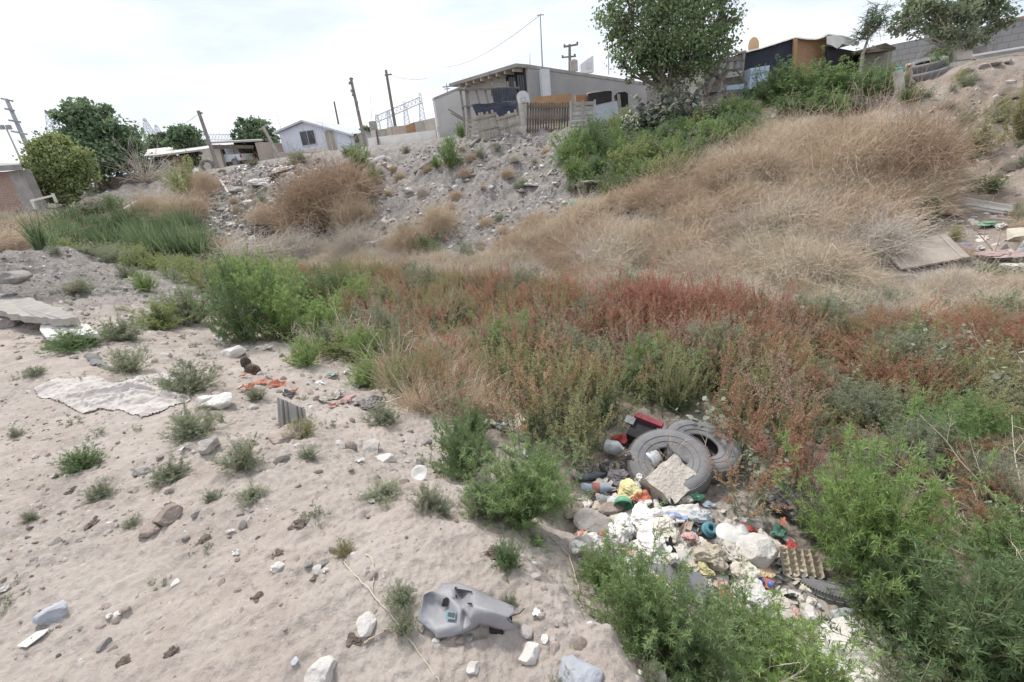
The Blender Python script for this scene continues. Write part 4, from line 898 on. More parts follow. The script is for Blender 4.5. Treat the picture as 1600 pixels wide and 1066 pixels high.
# pickup (rear three-quarter, mostly side)
P = np.array([*U(366, 261, 40.8)[:2], zt + .1]); t = thing("pickup_truck", "white pickup truck parked under the carport, tail to the bank", "pickup truck", P, R(-14))
WP = M("white_car_paint", (.70, .71, .73), (.66, .67, .69), bump=0, rough=.35, spec=.5, vary=False)
g = G(); g.prism([(-1.6, -.85, .45), (1.55, -.85, .45), (1.6, -.85, .95), (.35, -.85, 1.0), (-.75, -.85, 1.02), (-1.62, -.85, .95)], (0, 1.7, 0)); g.build("body", WP, t)
g = G(); g.prism([(-1.05, -.78, 1.0), (.35, -.78, 1.0), (.18, -.7, 1.55), (-.7, -.7, 1.57)], (0, 1.5, 0)); c_ = g.build("cab", WP, t)
g = G(); g.prism([(-.85, -.795, 1.08), (-.3, -.795, 1.08), (-.3, -.725, 1.47), (-.62, -.73, 1.48)], (0, .01, 0)); g.prism([(-.22, -.795, 1.08), (.25, -.795, 1.08), (.12, -.725, 1.47), (-.22, -.725, 1.47)], (0, .01, 0)); g.build("glass", GLASS, c_)
for x in (-1.0, 1.0):
    for y in (-.87, .87): w = G().tube([(x, y - .1, .33), (x, y + .1, .33)], .34, 18).build("wheel", RUBBER, t); G().tube([(x, y - .112, .33), (x, y + .112, .33)], .17, 12).build("rim", STEEL, w)
for y in (-.8, .7): G().box((1.6, y, .78), (.06, .12, .22)).build("tail_light", M("red_lens", (.55, .05, .05), bump=0, rough=.3), t)
# tyre by pole, low roofed shack
P = on(328, 272, 26, .3); tag(G().tube([(math.cos(a) * .28, 0, math.sin(a) * .28) for a in np.linspace(0, 6.283, 20)], .09, 8, caps=False).build("old_tyre", RUBBER, None, at3(P), (0.4, .5, .5)), "small dark tyre leaning beside the wooden pole on the crest", "tyre")
t = thing("shack", "low shack with a wide pale sheet roof behind the dark tree", "shack", on(255, 285, 29)); O = np.array(t.location)
g = TG(); g.prism([U(208, 250, 28), U(262, 243, 28), U(330, 234, 28.5), U(322, 226, 34), U(212, 238, 34)], (0, 0, .1)); g.bt("roof", M("pale_sheet_roof", (.56, .54, .50), (.46, .44, .41), scale=2), t, O)
g = TG(); wallseg(g, U(210, 253, 28.6), U(250, 246, 28.6), O[2] - .5, .1); g.bt("wall", CONC2, t, O); g = TG(); wallseg(g, U(250, 246, 28.7), U(286, 243, 28.7), O[2] - .5, .1); o = g.bt("brick_wall", BRICK, t, O); wall_uv(o)
g = TG(); wallseg(g, U(244, 252, 28.3), U(262, 250, 28.2), O[2] - .5, .05); g.bt("metal_sheet", STEEL, t, O)
t = thing("adobe_wall", "low crumbling adobe wall below the low shack", "wall", on(230, 295, 26)); O = np.array(t.location); g = TG()
tp = [(150,283),(178,276),(205,270),(240,268),(262,262),(288,262)]
for i in range(5): wallseg(g, U(*tp[i], 27.2 - i * .1), U(*tp[i + 1], 27.1 - i * .1), O[2] - 1.2, .3)
g.bt("wall_face", M("adobe", (.36, .30, .26), (.28, .23, .20), scale=3), t, O)
# ---- left brick building
t = thing("brick_building", "unfinished brick building with a flat grey roof at the picture edge", "building", on(20, 320, 22)); O = np.array(t.location); zb = O[2] - .5
g = TG(); wallseg(g, U(-60, 272, 22), U(13, 268, 21.4), zb, .2); o = g.bt("brick_wall", BRICK, t, O); wall_uv(o)
g = TG(); a, b = U(11, 268, 21.3), U(34, 265, 21.1); wallseg(g, a, b, zb, .35); g.bt("corner_pier", CONC2, t, O)
g = TG(); g.prism([U(-80, 272, 21.6), U(36, 265.5, 20.6), U(36, 262, 26), U(-80, 262, 26)], (0, 0, .22)); g.bt("roof", CONC2, t, O)
g = TG(); wallseg(g, U(34, 267, 22), U(52, 268, 27), zb, .2); g.bt("side_wall", CONC, t, O)
t = thing("rail_fence", "whitewashed low rail fence at the foot of the yellow-green tree", "fence", on(70, 312, 22)); O = np.array(t.location)
g = TG(); g.beam(U(47, 314, 20.5), U(82, 306, 21), .08, .08); g.bt("rail", WHITEW, t, O)
for x, y in ((49, 315), (82, 305)): g = TG(); p = U(x, y - 3, 20.8); g.beam(p, p - [0, 0, .4], .08); g.bt("post", WHITEW, t, O)

# ---- the yard fence: wood frame, pallets, slatted screens
def frame2(p, q):
    d = q - p; return math.atan2(d[1], d[0]), np.linalg.norm(d[:2])
fy = lambda x: 17.6 + (x - 720) * .001
a = on(722, 222, 17.9); b = on(812, 205, 17.4); yaw, Lf = frame2(a, b)
t = thing("timber_scaffold", "tall open frame of thin grey posts standing behind the pallets", "frame", a); O = a.copy()
def topz(x, y, d=18.1): return U(x, y, d)
g = TG()
for (x0, y0, x1, y1) in [(719,139,731,222),(727,135,735,215),(731,142,736,200),(744,141,750,165),(758,141,763,162),(768,130,769,150),(780,130,782,140),(793,128,794,138),(804,128,809,180)]:
    g.beam(U(x0, y0, 18.1), U(x1, y1, 18.1), .075, .06)
g.bt("posts", OLDWOOD, t, O)
g = TG(); g.beam(U(715, 141, 18), U(812, 137, 18), .08, .06); g.beam(U(721, 167, 18), U(812, 158, 18), .07, .05); g.bt("rails", OLDWOOD, t, O)
g = TG(); g.beam(U(701, 171, 17.9), U(724, 185, 17.9), .05); g.beam(U(705, 177, 17.8), U(724, 188, 17.8), .05); g.bt("loose_stick", OLDWOOD, t, O)
def sheet(name, label, cat, corners, mat, t_=.02, nx=18, nz=8, amp=.03, freq=6, group=None):
    """hanging or propped sheet between four corners (bl, br, tr, tl), rippled"""
    c = np.array(corners); O = c[0].copy(); n = nrm(np.cross(c[1] - c[0], c[3] - c[0])); g = TG(); V = []
    for k in (0, t_):
        for j in range(nz + 1):
            for i in range(nx + 1):
                u, v = i / nx, j / nz; p = (c[0] * (1 - u) + c[1] * u) * (1 - v) + (c[3] * (1 - u) + c[2] * u) * v
                V.append(p + n * (k + amp * (math.sin(u * freq * 6.28) * .6 + .8 * mnoise.noise(Vector((u * 5, v * 4, c[0][0]))))))
    m = (nx + 1) * (nz + 1); F = []
    for j in range(nz):
        for i in range(nx): q = j * (nx + 1) + i; F += [(q, q + 1, q + nx + 2, q + nx + 1), (m + q, m + q + nx + 1, m + q + nx + 2, m + q + 1)]
    rim = [(j * (nx + 1), (j + 1) * (nx + 1)) for j in range(nz)] + [(nx + j * (nx + 1), nx + (j + 1) * (nx + 1)) for j in range(nz)] + [(i, i + 1) for i in range(nx)] + [(nz * (nx + 1) + i, nz * (nx + 1) + i + 1) for i in range(nx)]
    F += [(p, q, m + q, m + p) for p, q in rim]; g.add(V, F, 0, .5); o = g.bt(name, mat, None, O); o.location = at3(O); return tag(o, label, cat, group)
def px4(l, d): return [U(x, y, d + (k if isinstance(k, float) else 0)) for (x, y, *r_) in l for k in [r_[0] if r_ else 0.]]
sheet("corrugated_sheet", "dark corrugated sheet hung on the timber frame", "sheet", px4([(771,160),(806,157),(804,137),(768,139)], 17.95), M("dark_corrugated", (.07, .075, .09), (.035, .04, .05), scale=5, rough=.5), .02, 40, 2, .025, 9)
sheet("dark_tarp", "dark blue tarp sagging behind the pallet gate", "tarp", px4([(745,182),(806,186),(807,158),(737,164)], 17.85), BLACKT, .02, 20, 8, .05, 2)
def pallet_panel(name, label, cat, bl, br, h, mat, planks, vertical=True, gap=.01, d0=0, group="pallet fence panels", rails=3, lean=0, irregular=.06, plank_t=.02):
    yaw, w = frame2(bl, br); t = thing(name, label, cat, (bl[0], bl[1], bl[2] - .06), yaw, group); t.rotation_euler = (lean, math.atan2(bl[2] - br[2], w), yaw)
    g = G()
    for i in range(planks):
        if vertical: x = (i + .5) * w / planks; hh = h * random.uniform(1 - irregular, 1 + irregular); g.box((x, 0, hh / 2), (w / planks - gap, plank_t, hh), (0, random.uniform(-.015, .015), 0))
        else: z = (i + .5) * h / planks; g.box((w / 2, 0, z), (w, plank_t, h / planks - gap), (0, random.uniform(-.01, .01), 0))
    g.build("planks", mat, t); g = G()
    for i in range(rails):
        if vertical: z = h * (.12 + .76 * i / max(1, rails - 1)); g.box((w / 2, -.035, z), (w * 1.01, .045, .07))
        else: x = w * (.04 + .92 * i / max(1, rails - 1)); g.box((x, -.035, h / 2), (.06, .045, h * 1.05))
    g.build("rails", mat, t); return t
def gp(x, y, d): return U(x, y + 1, d)
pallet_panel("pallet_gate", "narrow slatted pallet at the corner of the yard fence", "pallet", gp(729, 222, 17.6), gp(752, 222, 17.5), .88, PALLET, 6, False, .07, rails=2)
pallet_panel("pallet_fence", "wide grey pallet boarding under the dark blue tarp", "fence panel", gp(752, 223, 17.4), gp(784, 216, 17.3), 1.0, PALLET, 8, True, .012)
pallet_panel("pallet_fence", "lower grey pallet boarding beside the basketball board", "fence panel", gp(784, 216, 17.25), gp(816, 207, 17.2), .82, PALLET, 8, True, .012)
pallet_panel("slatted_screen", "dark brown slatted screen on its side under the basketball hoop", "fence panel", gp(822, 206, 17.3), gp(888, 206, 17.2), 1.02, DKWOOD, 16, True, .03, rails=3, irregular=.02)
pallet_panel("pallet_fence", "pale horizontal-slatted pallet between the dark screen and the white sheet", "fence panel", gp(890, 207, 17.0), gp(930, 205, 16.9), 1.05, M("whitewashed_wood", (.52, .50, .47), (.38, .36, .33), scale=5), 7, False, .035, rails=3)
sheet("white_sheet_panel", "bluish white metal sheet standing at the end of the yard fence", "sheet", px4([(928,198),(967,186),(964,158),(926,168)], 16.9), M("bluish_white_sheet", (.60, .65, .70), (.5, .54, .58), scale=2, rough=.5), .03, 8, 3, .01, 1)
# basketball hoop
P = gp(820, 208, 17.1); t = thing("basketball_hoop", "small white basketball board on a leaning pale pole by the fence", "basketball hoop", P); O = P.copy()
g = TG(); g.beam(P - [0, 0, .2], U(813, 160, 17.1), .13, .1); g.bt("pole", PALLET, t, O)
g = TG(); c_ = U(817, 152, 17.0); x_ = np.array([.99, .1, .1]); u_ = np.array([-.12, 0, .99]); ring = [c_ + x_ * (.21 * math.cos(a) * 1.05) + u_ * (.18 * math.sin(a) + .03) for a in np.linspace(0, math.pi, 9)] + [c_ - x_ * .2 - u_ * .26, c_ + x_ * .2 - u_ * .26]
g.prism(ring, (0, .03, 0)); bb = g.bt("backboard", WHITEM, t, O)
g = TG(); y0 = np.array([0, -.008, 0])
for a_, b_ in (((-.09, -.02), (.09, -.02)), ((.09, -.02), (.09, -.14)), ((.09, -.14), (-.09, -.14)), ((-.09, -.14), (-.09, -.02))): g.beam(c_ + x_ * a_[0] + u_ * a_[1] + y0, c_ + x_ * b_[0] + u_ * b_[1] + y0, .012, .006)
g.bt("painted_square", STEEL, bb, O)
g = TG(); g.tube([c_ - u_ * .2 + np.array([math.cos(a) * .1 + .02, -.12 + math.sin(a) * .1, 0]) for a in np.linspace(0, 6.283, 14)], .01, 5, caps=False); g.beam(c_ - u_ * .2, c_ - u_ * .2 + [.0, -.04, 0], .05, .03); g.bt("rim", ORWOOD, t, O)
# things behind the fence
def boxthing(name, label, cat, quad, mat, dep, group=None):
    c = [np.array(q) for q in quad]; O = c[0].copy(); d = c[1] - c[0]; n = nrm(np.array([-d[1], d[0], 0])); n = n if n[1] > 0 else -n
    g = TG(); g.prism(c, n * dep); o = g.bt(name, mat, None, O); o.location = at3(O); return tag(o, label, cat, group)
boxthing("table_board", "long orange-brown board lying on its edge above the dark screen", "board", px4([(832,165),(893,164),(893,146),(832,152)], 18.2), ORWOOD, .05)
t = thing("cabinet", "small orange-brown cabinet behind the pale slatted pallet", "cabinet", U(900, 170, 18)); O = np.array(t.location)
g = TG(); g.prism(px4([(900,172),(917,170),(917,148),(900,149)], 18), (0, .35, 0)); g.bt("body", ORWOOD, t, O); g = TG(); g.prism(px4([(902,170),(915,168.5),(915,151),(902,152)], 17.97), (0, .03, 0)); g.bt("door", M("red_brown_panel", (.38, .18, .09), (.3, .14, .07)), t, O)
t = thing("sofa_back", "black padded bench back with a pale top behind the fence", "seat back", U(920, 165, 17.8)); O = np.array(t.location)
g = TG(); g.prism(px4([(919,166),(956,158),(956,143),(952,141),(924,144),(919,150)], 17.8), (0, .3, 0)); g.bt("cushion", DARKROOM, t, O); g = TG(); g.prism(px4([(918,147),(922,143.5),(953,139.5),(957,142),(953,141.5),(922,146)], 17.78), (0, .34, 0)); g.bt("trim", CREAM, t, O)
t = thing("car_seat", "upright dark car seat by the cactus", "car seat", on(973, 170, 17.2)); O = np.array(t.location)
g = TG(); g.prism(px4([(965,168),(982,166),(981,146),(977,143.5),(966,144.5),(961,149)], 17.2), (0, .2, 0)); g.bt("backrest", DARKROOM, t, O); g = TG(); g.prism(px4([(966,168),(971,168),(969,147),(965,147)], 17.15), (0, .06, 0)); g.bt("stake", PALLET, t, O)
P = gp(797, 190, 18); tag(stone_g(31, 3).build("white_sack", CLOTHW, None, at3(P + [0, 0, .25]), (0, 0, 0)), "white sack standing behind the lower pallet boarding", "sack").scale = (.22, .2, .45)

# ---- right side: grey wall by the tree, white shack, frames, tarp shack
t = thing("rendered_wall", "stained grey wall between the grey house and the big tree", "wall", on(1040, 190, 22)); O = np.array(t.location); g = TG(); wallseg(g, U(1010, 128, 21), U(1085, 112, 20), O[2] - .5, .2); g.bt("wall_face", M("stained_grey", (.34, .31, .31), (.24, .21, .21), scale=2), t, O)
zb = H(*U(1110, 150, 17.5)[:2])
t = thing("white_shack", "dirty white shack behind the leaning timber frame", "shack", (U(1110, 150, 17.5)[0], U(1110, 150, 17.5)[1], zb)); O = np.array(t.location)
g = TG(); wallseg(g, U(1066, 104, 17.8), U(1101, 97, 17.3), zb - .6, .15); g.bt("white_wall", WHITEW, t, O)
g = TG(); wallseg(g, U(1101, 96, 17.3), U(1123, 93, 17.2), zb - .6, .15); g.bt("stained_panel", CREAM, t, O)
g = TG(); wallseg(g, U(1123, 92, 17.2), U(1166, 84, 17), zb - .6, .15); g.bt("white_panel", WHITEM, t, O)
g = TG(); g.prism([U(1088, 98, 16.9), U(1166, 82, 16.6), U(1166, 80, 20), U(1088, 96, 20)], (0, 0, .06)); g.bt("roof", CONC2, t, O)
t = thing("tarp_shack", "shack walled with dark tarp and tan chipboard under a sagging white roof cloth", "shack", (U(1230, 130, 16.5)[0], U(1230, 130, 16.5)[1], zb)); O = np.array(t.location)
g = TG(); 
a, b = U(1165, 84, 16.8), U(1241, 60, 16.2); wallseg(g, a, b, zb - .6, .1); g.bt("tarp_wall", BLACKT, t, O)
g = TG(); wallseg(g, U(1241, 60, 16.2), U(1293, 62, 16.4), zb - .6, .08); g.bt("board_wall", OSB, t, O)
g = TG(); g.beam(U(1242.5, 60, 16.1), np.array([*U(1243, 100, 16.1)[:2], zb]), .12, .08); g.bt("corner_post", ORWOOD, t, O)
g = TG(); wallseg(g, U(1294, 72, 16.0), U(1345, 82, 16.4), zb - .6, .1); g.bt("dark_wall", DARKROOM, t, O)
gg = TG(); V = []; nx, ny = 26, 8
top = [(1160, 84, 16.7), (1200, 73, 16.4), (1240, 60, 16.1), (1270, 62.5, 16.1), (1285, 60.5, 16), (1293, 55, 15.9), (1318, 57, 16.1), (1343, 68, 16.4)]
tx = np.array([p[0] for p in top]); ty = np.array([p[1] for p in top]); td = np.array([p[2] for p in top])
for j in range(ny + 1):
    for i in range(nx + 1):
        x = 1160 + (1343 - 1160) * i / nx; y = np.interp(x, tx, ty); d = np.interp(x, tx, td); V.append(U(x, y - 2.2 * math.sin(j / ny * 3.1) * (x > 1240) * 1.6, d) + np.array([0, j / ny * 3.5, .03 * mnoise.noise(Vector((x * .05, j * .7, 0)))]))
F = [(j * (nx + 1) + i, j * (nx + 1) + i + 1, (j + 1) * (nx + 1) + i + 1, (j + 1) * (nx + 1) + i) for j in range(ny) for i in range(nx)]; V = np.array(V); m_ = len(V)
gg.add(np.r_[V, V + [0, 0, .04]], F + [tuple(m_ + k for k in f) for f in F] + [(i, i + 1, m_ + i + 1, m_ + i) for i in range(nx)], 0, .5, True); gg.bt("roof_cloth", CLOTHW, t, O)
gg = TG(); V = []
for j in range(9):
    for i in range(13):
        x = 1292 + 50 * i / 12; yt = 56 + 14 * max(0, (i / 12 - .35)) ; hang = [13, 14, 15, 18, 20, 15, 10, 11, 12, 8, 9, 7, 6][i]; V.append(U(x, yt + hang * j / 8, 15.85 + .2 * i / 12 + .06 * math.sin(i * 1.7) * j / 8))
F = [(j * 13 + i, j * 13 + i + 1, (j + 1) * 13 + i + 1, (j + 1) * 13 + i) for j in range(8) for i in range(12)]; V = np.array(V); m_ = len(V); gg.add(np.r_[V, V + [0, .02, 0]], F + [tuple(m_ + k for k in f) for f in F], 0, .5, True); gg.bt("hanging_cloth", CLOTHW, t, O)
# satellite dish
P = U(1178, 72, 17.3); t = thing("satellite_dish", "round tan satellite dish on the tarp shack roof", "satellite dish", P, R(25)); g = G(); V = [(0, .08, 0)]; F = []
for k in range(1, 5):
    for a in range(20): th = a / 20 * 6.283; r_ = .285 * k / 4; V.append((math.cos(th) * r_, .08 * (1 - (k / 4) ** 2), math.sin(th) * r_ * 1.0))
for a in range(20): F.append((0, 1 + a, 1 + (a + 1) % 20, 1 + (a + 1) % 20))
for k in range(3):
    for a in range(20): F.append((1 + k * 20 + a, 1 + (k + 1) * 20 + a, 1 + (k + 1) * 20 + (a + 1) % 20, 1 + k * 20 + (a + 1) % 20))
V = np.array(V); n0 = len(V); g.add(np.r_[V, V + [0, .012, 0]], F + [tuple(n0 + k for k in f) for f in F], 0, .5, True); g.build("dish", TANC, t); G().tube([(0, .1, -.05), (0, .15, -.5)], .02, 6).build("mount", STEEL, t)
# timber frame and pallets near the white shack
t = thing("timber_scaffold", "grey timber frame with a low pallet in front of the white shack", "frame", on(1140, 150, 15.8)); O = np.array(t.location); g = TG()
for x0, y0, x1, y1, d in [(1125,90,1120,125,15.8),(1139,82,1136,112,15.8),(1150,88,1145,130,15.8),(1163,84,1158,125,15.8),(1121,97,1163,93,15.75),(1138,110,1160,107,15.7),(1137,102,1112,137,15.5),(1149,107,1168,134,15.5)]: g.beam(U(x0, y0, d), U(x1, y1, d), .07, .05)
g.bt("posts", OLDWOOD, t, O)
g = TG()
for k in range(3): g.beam(U(1134, 111.5 + 4.6 * k, 15.75), U(1160, 107.5 + 4.6 * k, 15.75), .02, .05 )
g.bt("slats", M("white_slat", (.66, .64, .6), (.5, .48, .45)), t, O)
g = TG(); wallseg(g, U(1130, 119, 16), U(1162, 116, 15.9), O[2] - .2, .1); g.bt("lower_board", CONC2, t, O)
g = TG(); g.beam(U(1134, 112, 15.6), U(1116, 138, 15.4), .18, .1); g.bt("plank", DKWOOD, t, O)
tag(G().tube([(math.cos(a) * .26, 0, math.sin(a) * .26) for a in np.linspace(0, 6.283, 20)], .075, 8, caps=False).build("tyre_carcass", RUBBER, None, at3(U(1114, 131, 15.5)), (.2, .3, .4)), "dark worn tyre leaning on the white shack wall", "tyre")
for k, (x0, y0, x1, y1, lb) in enumerate([(1082, 160, 1135, 150, "lower weathered pallet lying tilted above the cactus"), (1084, 148, 1130, 141, "upper weathered pallet on the tilted stack above the cactus")]):
    t = thing("wooden_pallet", lb, "pallet", U(x0, y0, 15), 0, "pallets by the white shack"); O = np.array(t.location); g = TG()
    for j in range(5): f = j / 4; g.beam(U(x0 + 4 * f, y0 - 8 * f, 15 + .35 * f), U(x1 + 4 * f, y1 - 8 * f, 15 + .35 * f), .09, .02)
    g.bt("slats", OLDWOOD, t, O); g = TG()
    for f in (.03, .5, .97): xx = x0 + (x1 - x0) * f; yy = y0 + (y1 - y0) * f + 2.; g.beam(U(xx, yy, 15.0), U(xx + 4, yy - 8, 15.35), .06, .08)
    g.bt("blocks", OLDWOOD, t, O)
t = thing("fridge", "pale blue fridge lying tilted behind the dark feathery bush", "fridge", on(1188, 150, 15.3)); O = np.array(t.location); FR = M("pale_blue_enamel", (.45, .53, .62), (.38, .46, .55), scale=2, bump=.05, rough=.4)
g = TG(); g.prism(px4([(1171,140),(1199,128),(1203,102),(1172,107)], 15.3), (0.05, .5, 0)); g.bt("body", FR, t, O); g = TG(); g.prism(px4([(1173,117),(1201,111),(1202,104),(1173,109)], 15.27), (0, .03, 0)); g.bt("freezer_door", FR, t, O); g = TG(); g.beam(U(1176, 113, 15.2), U(1183, 111.5, 15.2), .025); g.bt("handle", STEEL, t, O)
boxthing("blue_panel", "faded blue panel under the leaning timber frame", "board", px4([(1135,141),(1162,139),(1162,131),(1135,134)], 15.4), FR, .04)
# stone hut
t = thing("stone_hut", "low mud and concrete hut with a ragged thatch top beside the tarp shack", "hut", on(1375, 110, 16)); O = np.array(t.location)
g = TG(); wallseg(g, U(1345, 79, 16), U(1396, 72, 15.6), O[2] - .5, 1.2); g.bt("wall", M("mud_concrete", (.42, .39, .34), (.26, .24, .2), scale=4, bump=.8), t, O)
g = TG(); g.prism([U(1340, 80, 15.8), U(1362, 73, 15.7), U(1384, 67, 15.4), U(1400, 74, 15.3), U(1399, 78, 15.35), U(1342, 84, 15.8)], (0, 1.5, .02)); g.bt("roof", DKWOOD, t, O)
# block wall
t = thing("block_wall", "long grey concrete block wall with a broken red brick top", "wall", on(1480, 100, 18.5)); O = np.array(t.location)
g = TG(); wallseg(g, U(1392, 70, 19.6), U(1570, 34, 17), O[2] - .8, .16); o = g.bt("block_face", BLOCK, t, O); wall_uv(o)
g = TG(); wallseg(g, U(1568, 33, 16.98), U(1720, 5, 15.2), O[2] - .8, .16); o = g.bt("raised_face", BLOCK, t, O); wall_uv(o)
g = TG(); wallseg(g, U(1571, 31, 16.93), U(1720, 0, 15.1), U(1571, 36, 17)[2], .2); o = g.bt("brick_course", BRICK, t, O); wall_uv(o)
# boards, panels, lumber at the wall
boxthing("tan_board", "broken tan board leaning on the block wall behind the lumber", "board", px4([(1487,94),(1524,92),(1518,76),(1484,78)], 15.8), CREAM, .04)
boxthing("grey_board", "grey cement board leaning on the block wall", "board", px4([(1521,90),(1550,80),(1539,70),(1516,76)], 16.2), CONC2, .04)
boxthing("low_panel", "brown panel lying low behind the tyres", "board", px4([(1482,106),(1520,99),(1520,93),(1482,99)], 15), PALLET, .4)
for k, (y0, y1, lb) in enumerate([(87, 72, "topmost long white plank of the lumber pile"), (91, 77, "second long plank down in the lumber pile"), (94, 81, "third long plank down in the lumber pile"), (97, 86, "bottom long plank of the lumber pile on the crest")]):
    o = TG(); a = U(1521 + k * 3, y0, 14.5 + .1 * k); o.beam(a, U(1640, y1 - 5, 13.2 + .1 * k), .22 if k < 1 else .1, .05); m_ = o.bt("plank", WHITEM if k % 2 == 0 else M("white_slat", (.6, .6, .6)), None, a); m_.location = at3(a); tag(m_, lb, "plank", "long planks piled on the crest")
# tyres stacked, dog, post
def tyre(name, label, P, R_, r, rot, mats=RUBBER, w=None, group="discarded tyres", arc=(0, 2 * math.pi), tread=True, seg=64):
    """real tyre section: tread, shoulders, sidewalls, open bead"""
    w = w or r * 1.35; t = thing(name, label, "tyre", P, 0, group, rot)
    prof = []                              # (radial, axial) round the section, outer tread -> sidewall -> bead -> inside
    ro, ri = R_, R_ - r * 1.5
    prof = [(ro, -.32 * w), (ro + .006, 0), (ro, .32 * w), (ro - .12 * r, .45 * w), (ro - .5 * r, .52 * w), (ro - 1.0 * r, .46 * w), (ri, .36 * w), (ri - .012, .31 * w), (ri + .01, .28 * w), (ro - 1.0 * r, .38 * w), (ro - .45 * r, .43 * w), (ro - .13 * r, .3 * w), (ro - .1 * r, 0), (ro - .13 * r, -.3 * w), (ro - .45 * r, -.43 * w), (ro - 1.0 * r, -.38 * w), (ri + .01, -.28 * w), (ri - .012, -.31 * w), (ri, -.36 * w), (ro - 1.0 * r, -.46 * w), (ro - .5 * r, -.52 * w), (ro - .12 * r, -.45 * w)]
    prof = np.array(prof); n = len(prof); th = np.linspace(arc[0], arc[1], seg + 1); V = []
    for a in th:
        k = 1 + .012 * math.sin(a * 3 + R_ * 9); V += [(p * k * math.cos(a), p * k * math.sin(a), z) for p, z in prof]
    F = [(i * n + j, (i + 1) * n + j, (i + 1) * n + (j + 1) % n, i * n + (j + 1) % n) for i in range(seg) for j in range(n)]
    g = G(); g.add(V, F, 0, .5, True); g.build("carcass", mats, t)
    if R_ < .4:
        g = G()
        for k_ in range(seg * 2):                     # shoulder ribs
            a = k_ * 3.14159 / seg
            for z in (-.41, .41): g.box((math.cos(a) * (ro - .05 * r), math.sin(a) * (ro - .05 * r), z * w), (.016, .006, .012), (0, 0, a))
        g.build('shoulder_ribs', mats, t); g = G()
        for rr_, z in ((ro - .75 * r, .497), (ro - 1.15 * r, .44)): g.tube([(math.cos(a) * rr_, math.sin(a) * rr_, z * w) for a in np.linspace(0, 6.283, 61)], .0035, 5, caps=False)
        g.build('sidewall_rings', mats, t)
    if tread:
        g = G(); m = 44
        for i in range(m):
            a = arc[0] + (arc[1] - arc[0]) * (i + .5) / m
            for z in (-.2, 0, .2): aa = a + (.5 * (z != 0)) * 6.28 / m / 1; g.box((math.cos(aa) * (ro + .004), math.sin(aa) * (ro + .004), z * w), (.006 + .006, ro * 6.28 / m * .78, w * .17), (0, 0, aa))
        g.build("tread", mats, t)
    return t
tyre("large_tyre", "upper large tyre of the stack behind the pale dog", U(1447, 104, 14.2), .5, .15, (R(8), R(-12), 0), w=.3, tread=False)
tyre("large_tyre", "lower large tyre of the stack behind the pale dog", U(1447, 119, 14.1), .52, .16, (R(4), R(-10), 0), w=.3, tread=False)
tag(G().tube([(0, 0, -.05), (0, 0, .2)], [.13, .1], 12).tube([(0, 0, .2), (0, 0, .24)], [.1, .04], 12).build("teal_bucket", M("teal_plastic", (.10, .42, .36), (.08, .35, .3), bump=0, rough=.5), None, at3(on(1405, 112, 15, .1))), "small teal bucket behind the pale dog", "bucket")
P = on(1406, 158, 13); tag(G().tube([(0, 0, -.1), (-.05, .05, .3), (-.12, .1, .66)], [.12, .115, .11], 14).build("concrete_post", M("peeling_white_post", (.66, .63, .58), (.42, .38, .33), scale=5), None, at3(P)), "tipped white concrete post stub below the pale dog", "post")
def skin(name, J, E, root, mat, parent=None, loc=None, rot=None, sub=2, scl=1.0):
    me = bpy.data.meshes.new(name); me.from_pydata([tuple(np.array(j[:3]) * scl) for j in J], E, []); o = bpy.data.objects.new(name, me); COL.objects.link(o)
    m = o.modifiers.new("skin", 'SKIN'); m.use_smooth_shade = True
    for i, j in enumerate(J):
        r_ = j[3] if len(j) > 3 else .05; r2 = j[4] if len(j) > 4 else r_; me.skin_vertices[0].data[i].radius = (r_ * scl, r2 * scl)
    me.skin_vertices[0].data[root].use_root = True
    s_ = o.modifiers.new("sub", 'SUBSURF'); s_.levels = sub; s_.render_levels = sub; me.materials.append(mat); o.parent = parent
    if loc is not None: o.location = loc
    if rot is not None: o.rotation_euler = rot
    return o
FUR = M("pale_cream_fur", (.56, .48, .38), (.42, .35, .27), scale=9, bump=.5); DARKF = M("dark_muzzle", (.08, .065, .06), bump=0)
P = on(1417, 128, 13.9, 0); t = thing("dog", "pale cream dog sitting upright in front of the stacked tyres", "dog", P, R(-38))
# sitting, facing -y (towards the ditch); joints in metres
J = [(0,.16,.12,.115,.12),(0,.10,.24,.11,.12),(0,.02,.36,.10,.115),(0,-.03,.46,.075,.08),(0,-.05,.54,.062,.065),(0,-.08,.60,.072,.066),(0,-.15,.585,.045,.04),(0,-.21,.57,.030,.028),
     (.065,-.04,.36,.045),(.07,-.06,.22,.032),(.07,-.06,.09,.026),(.07,-.09,.02,.03,.022),(-.065,-.04,.36,.045),(-.07,-.06,.22,.032),(-.07,-.06,.09,.026),(-.07,-.09,.02,.03,.022),
     (.11,.13,.13,.085),(.15,.0,.14,.06),(.15,.10,.05,.035),(.15,-.06,.025,.03,.022),(-.11,.13,.13,.085),(-.15,.0,.14,.06),(-.15,.10,.05,.035),(-.15,-.06,.025,.03,.022),
     (0,.27,.05,.035),(.09,.36,.03,.028),(.2,.36,.03,.018)]
E = [(0,1),(1,2),(2,3),(3,4),(4,5),(5,6),(6,7),(2,8),(8,9),(9,10),(10,11),(2,12),(12,13),(13,14),(14,15),(0,16),(16,17),(17,18),(18,19),(0,20),(20,21),(21,22),(22,23),(0,24),(24,25),(25,26)]
dg = skin("body", J, E, 0, FUR, t)
for s_ in (-1, 1):
    G().add([(s_*.035,-.06,.65),(s_*.085,-.055,.63),(s_*.105,-.10,.575),(s_*.06,-.05,.60),(s_*.09,-.11,.58)], [(0,1,4,4),(1,2,4,4),(0,4,3,3),(1,2,3,3),(0,1,3,3)]).build("ear", FUR, t)
    V, F = stone(3, 2); G().add(V * .016 + [s_*.032,-.138,.618], F).build("eye", DARKF, t)
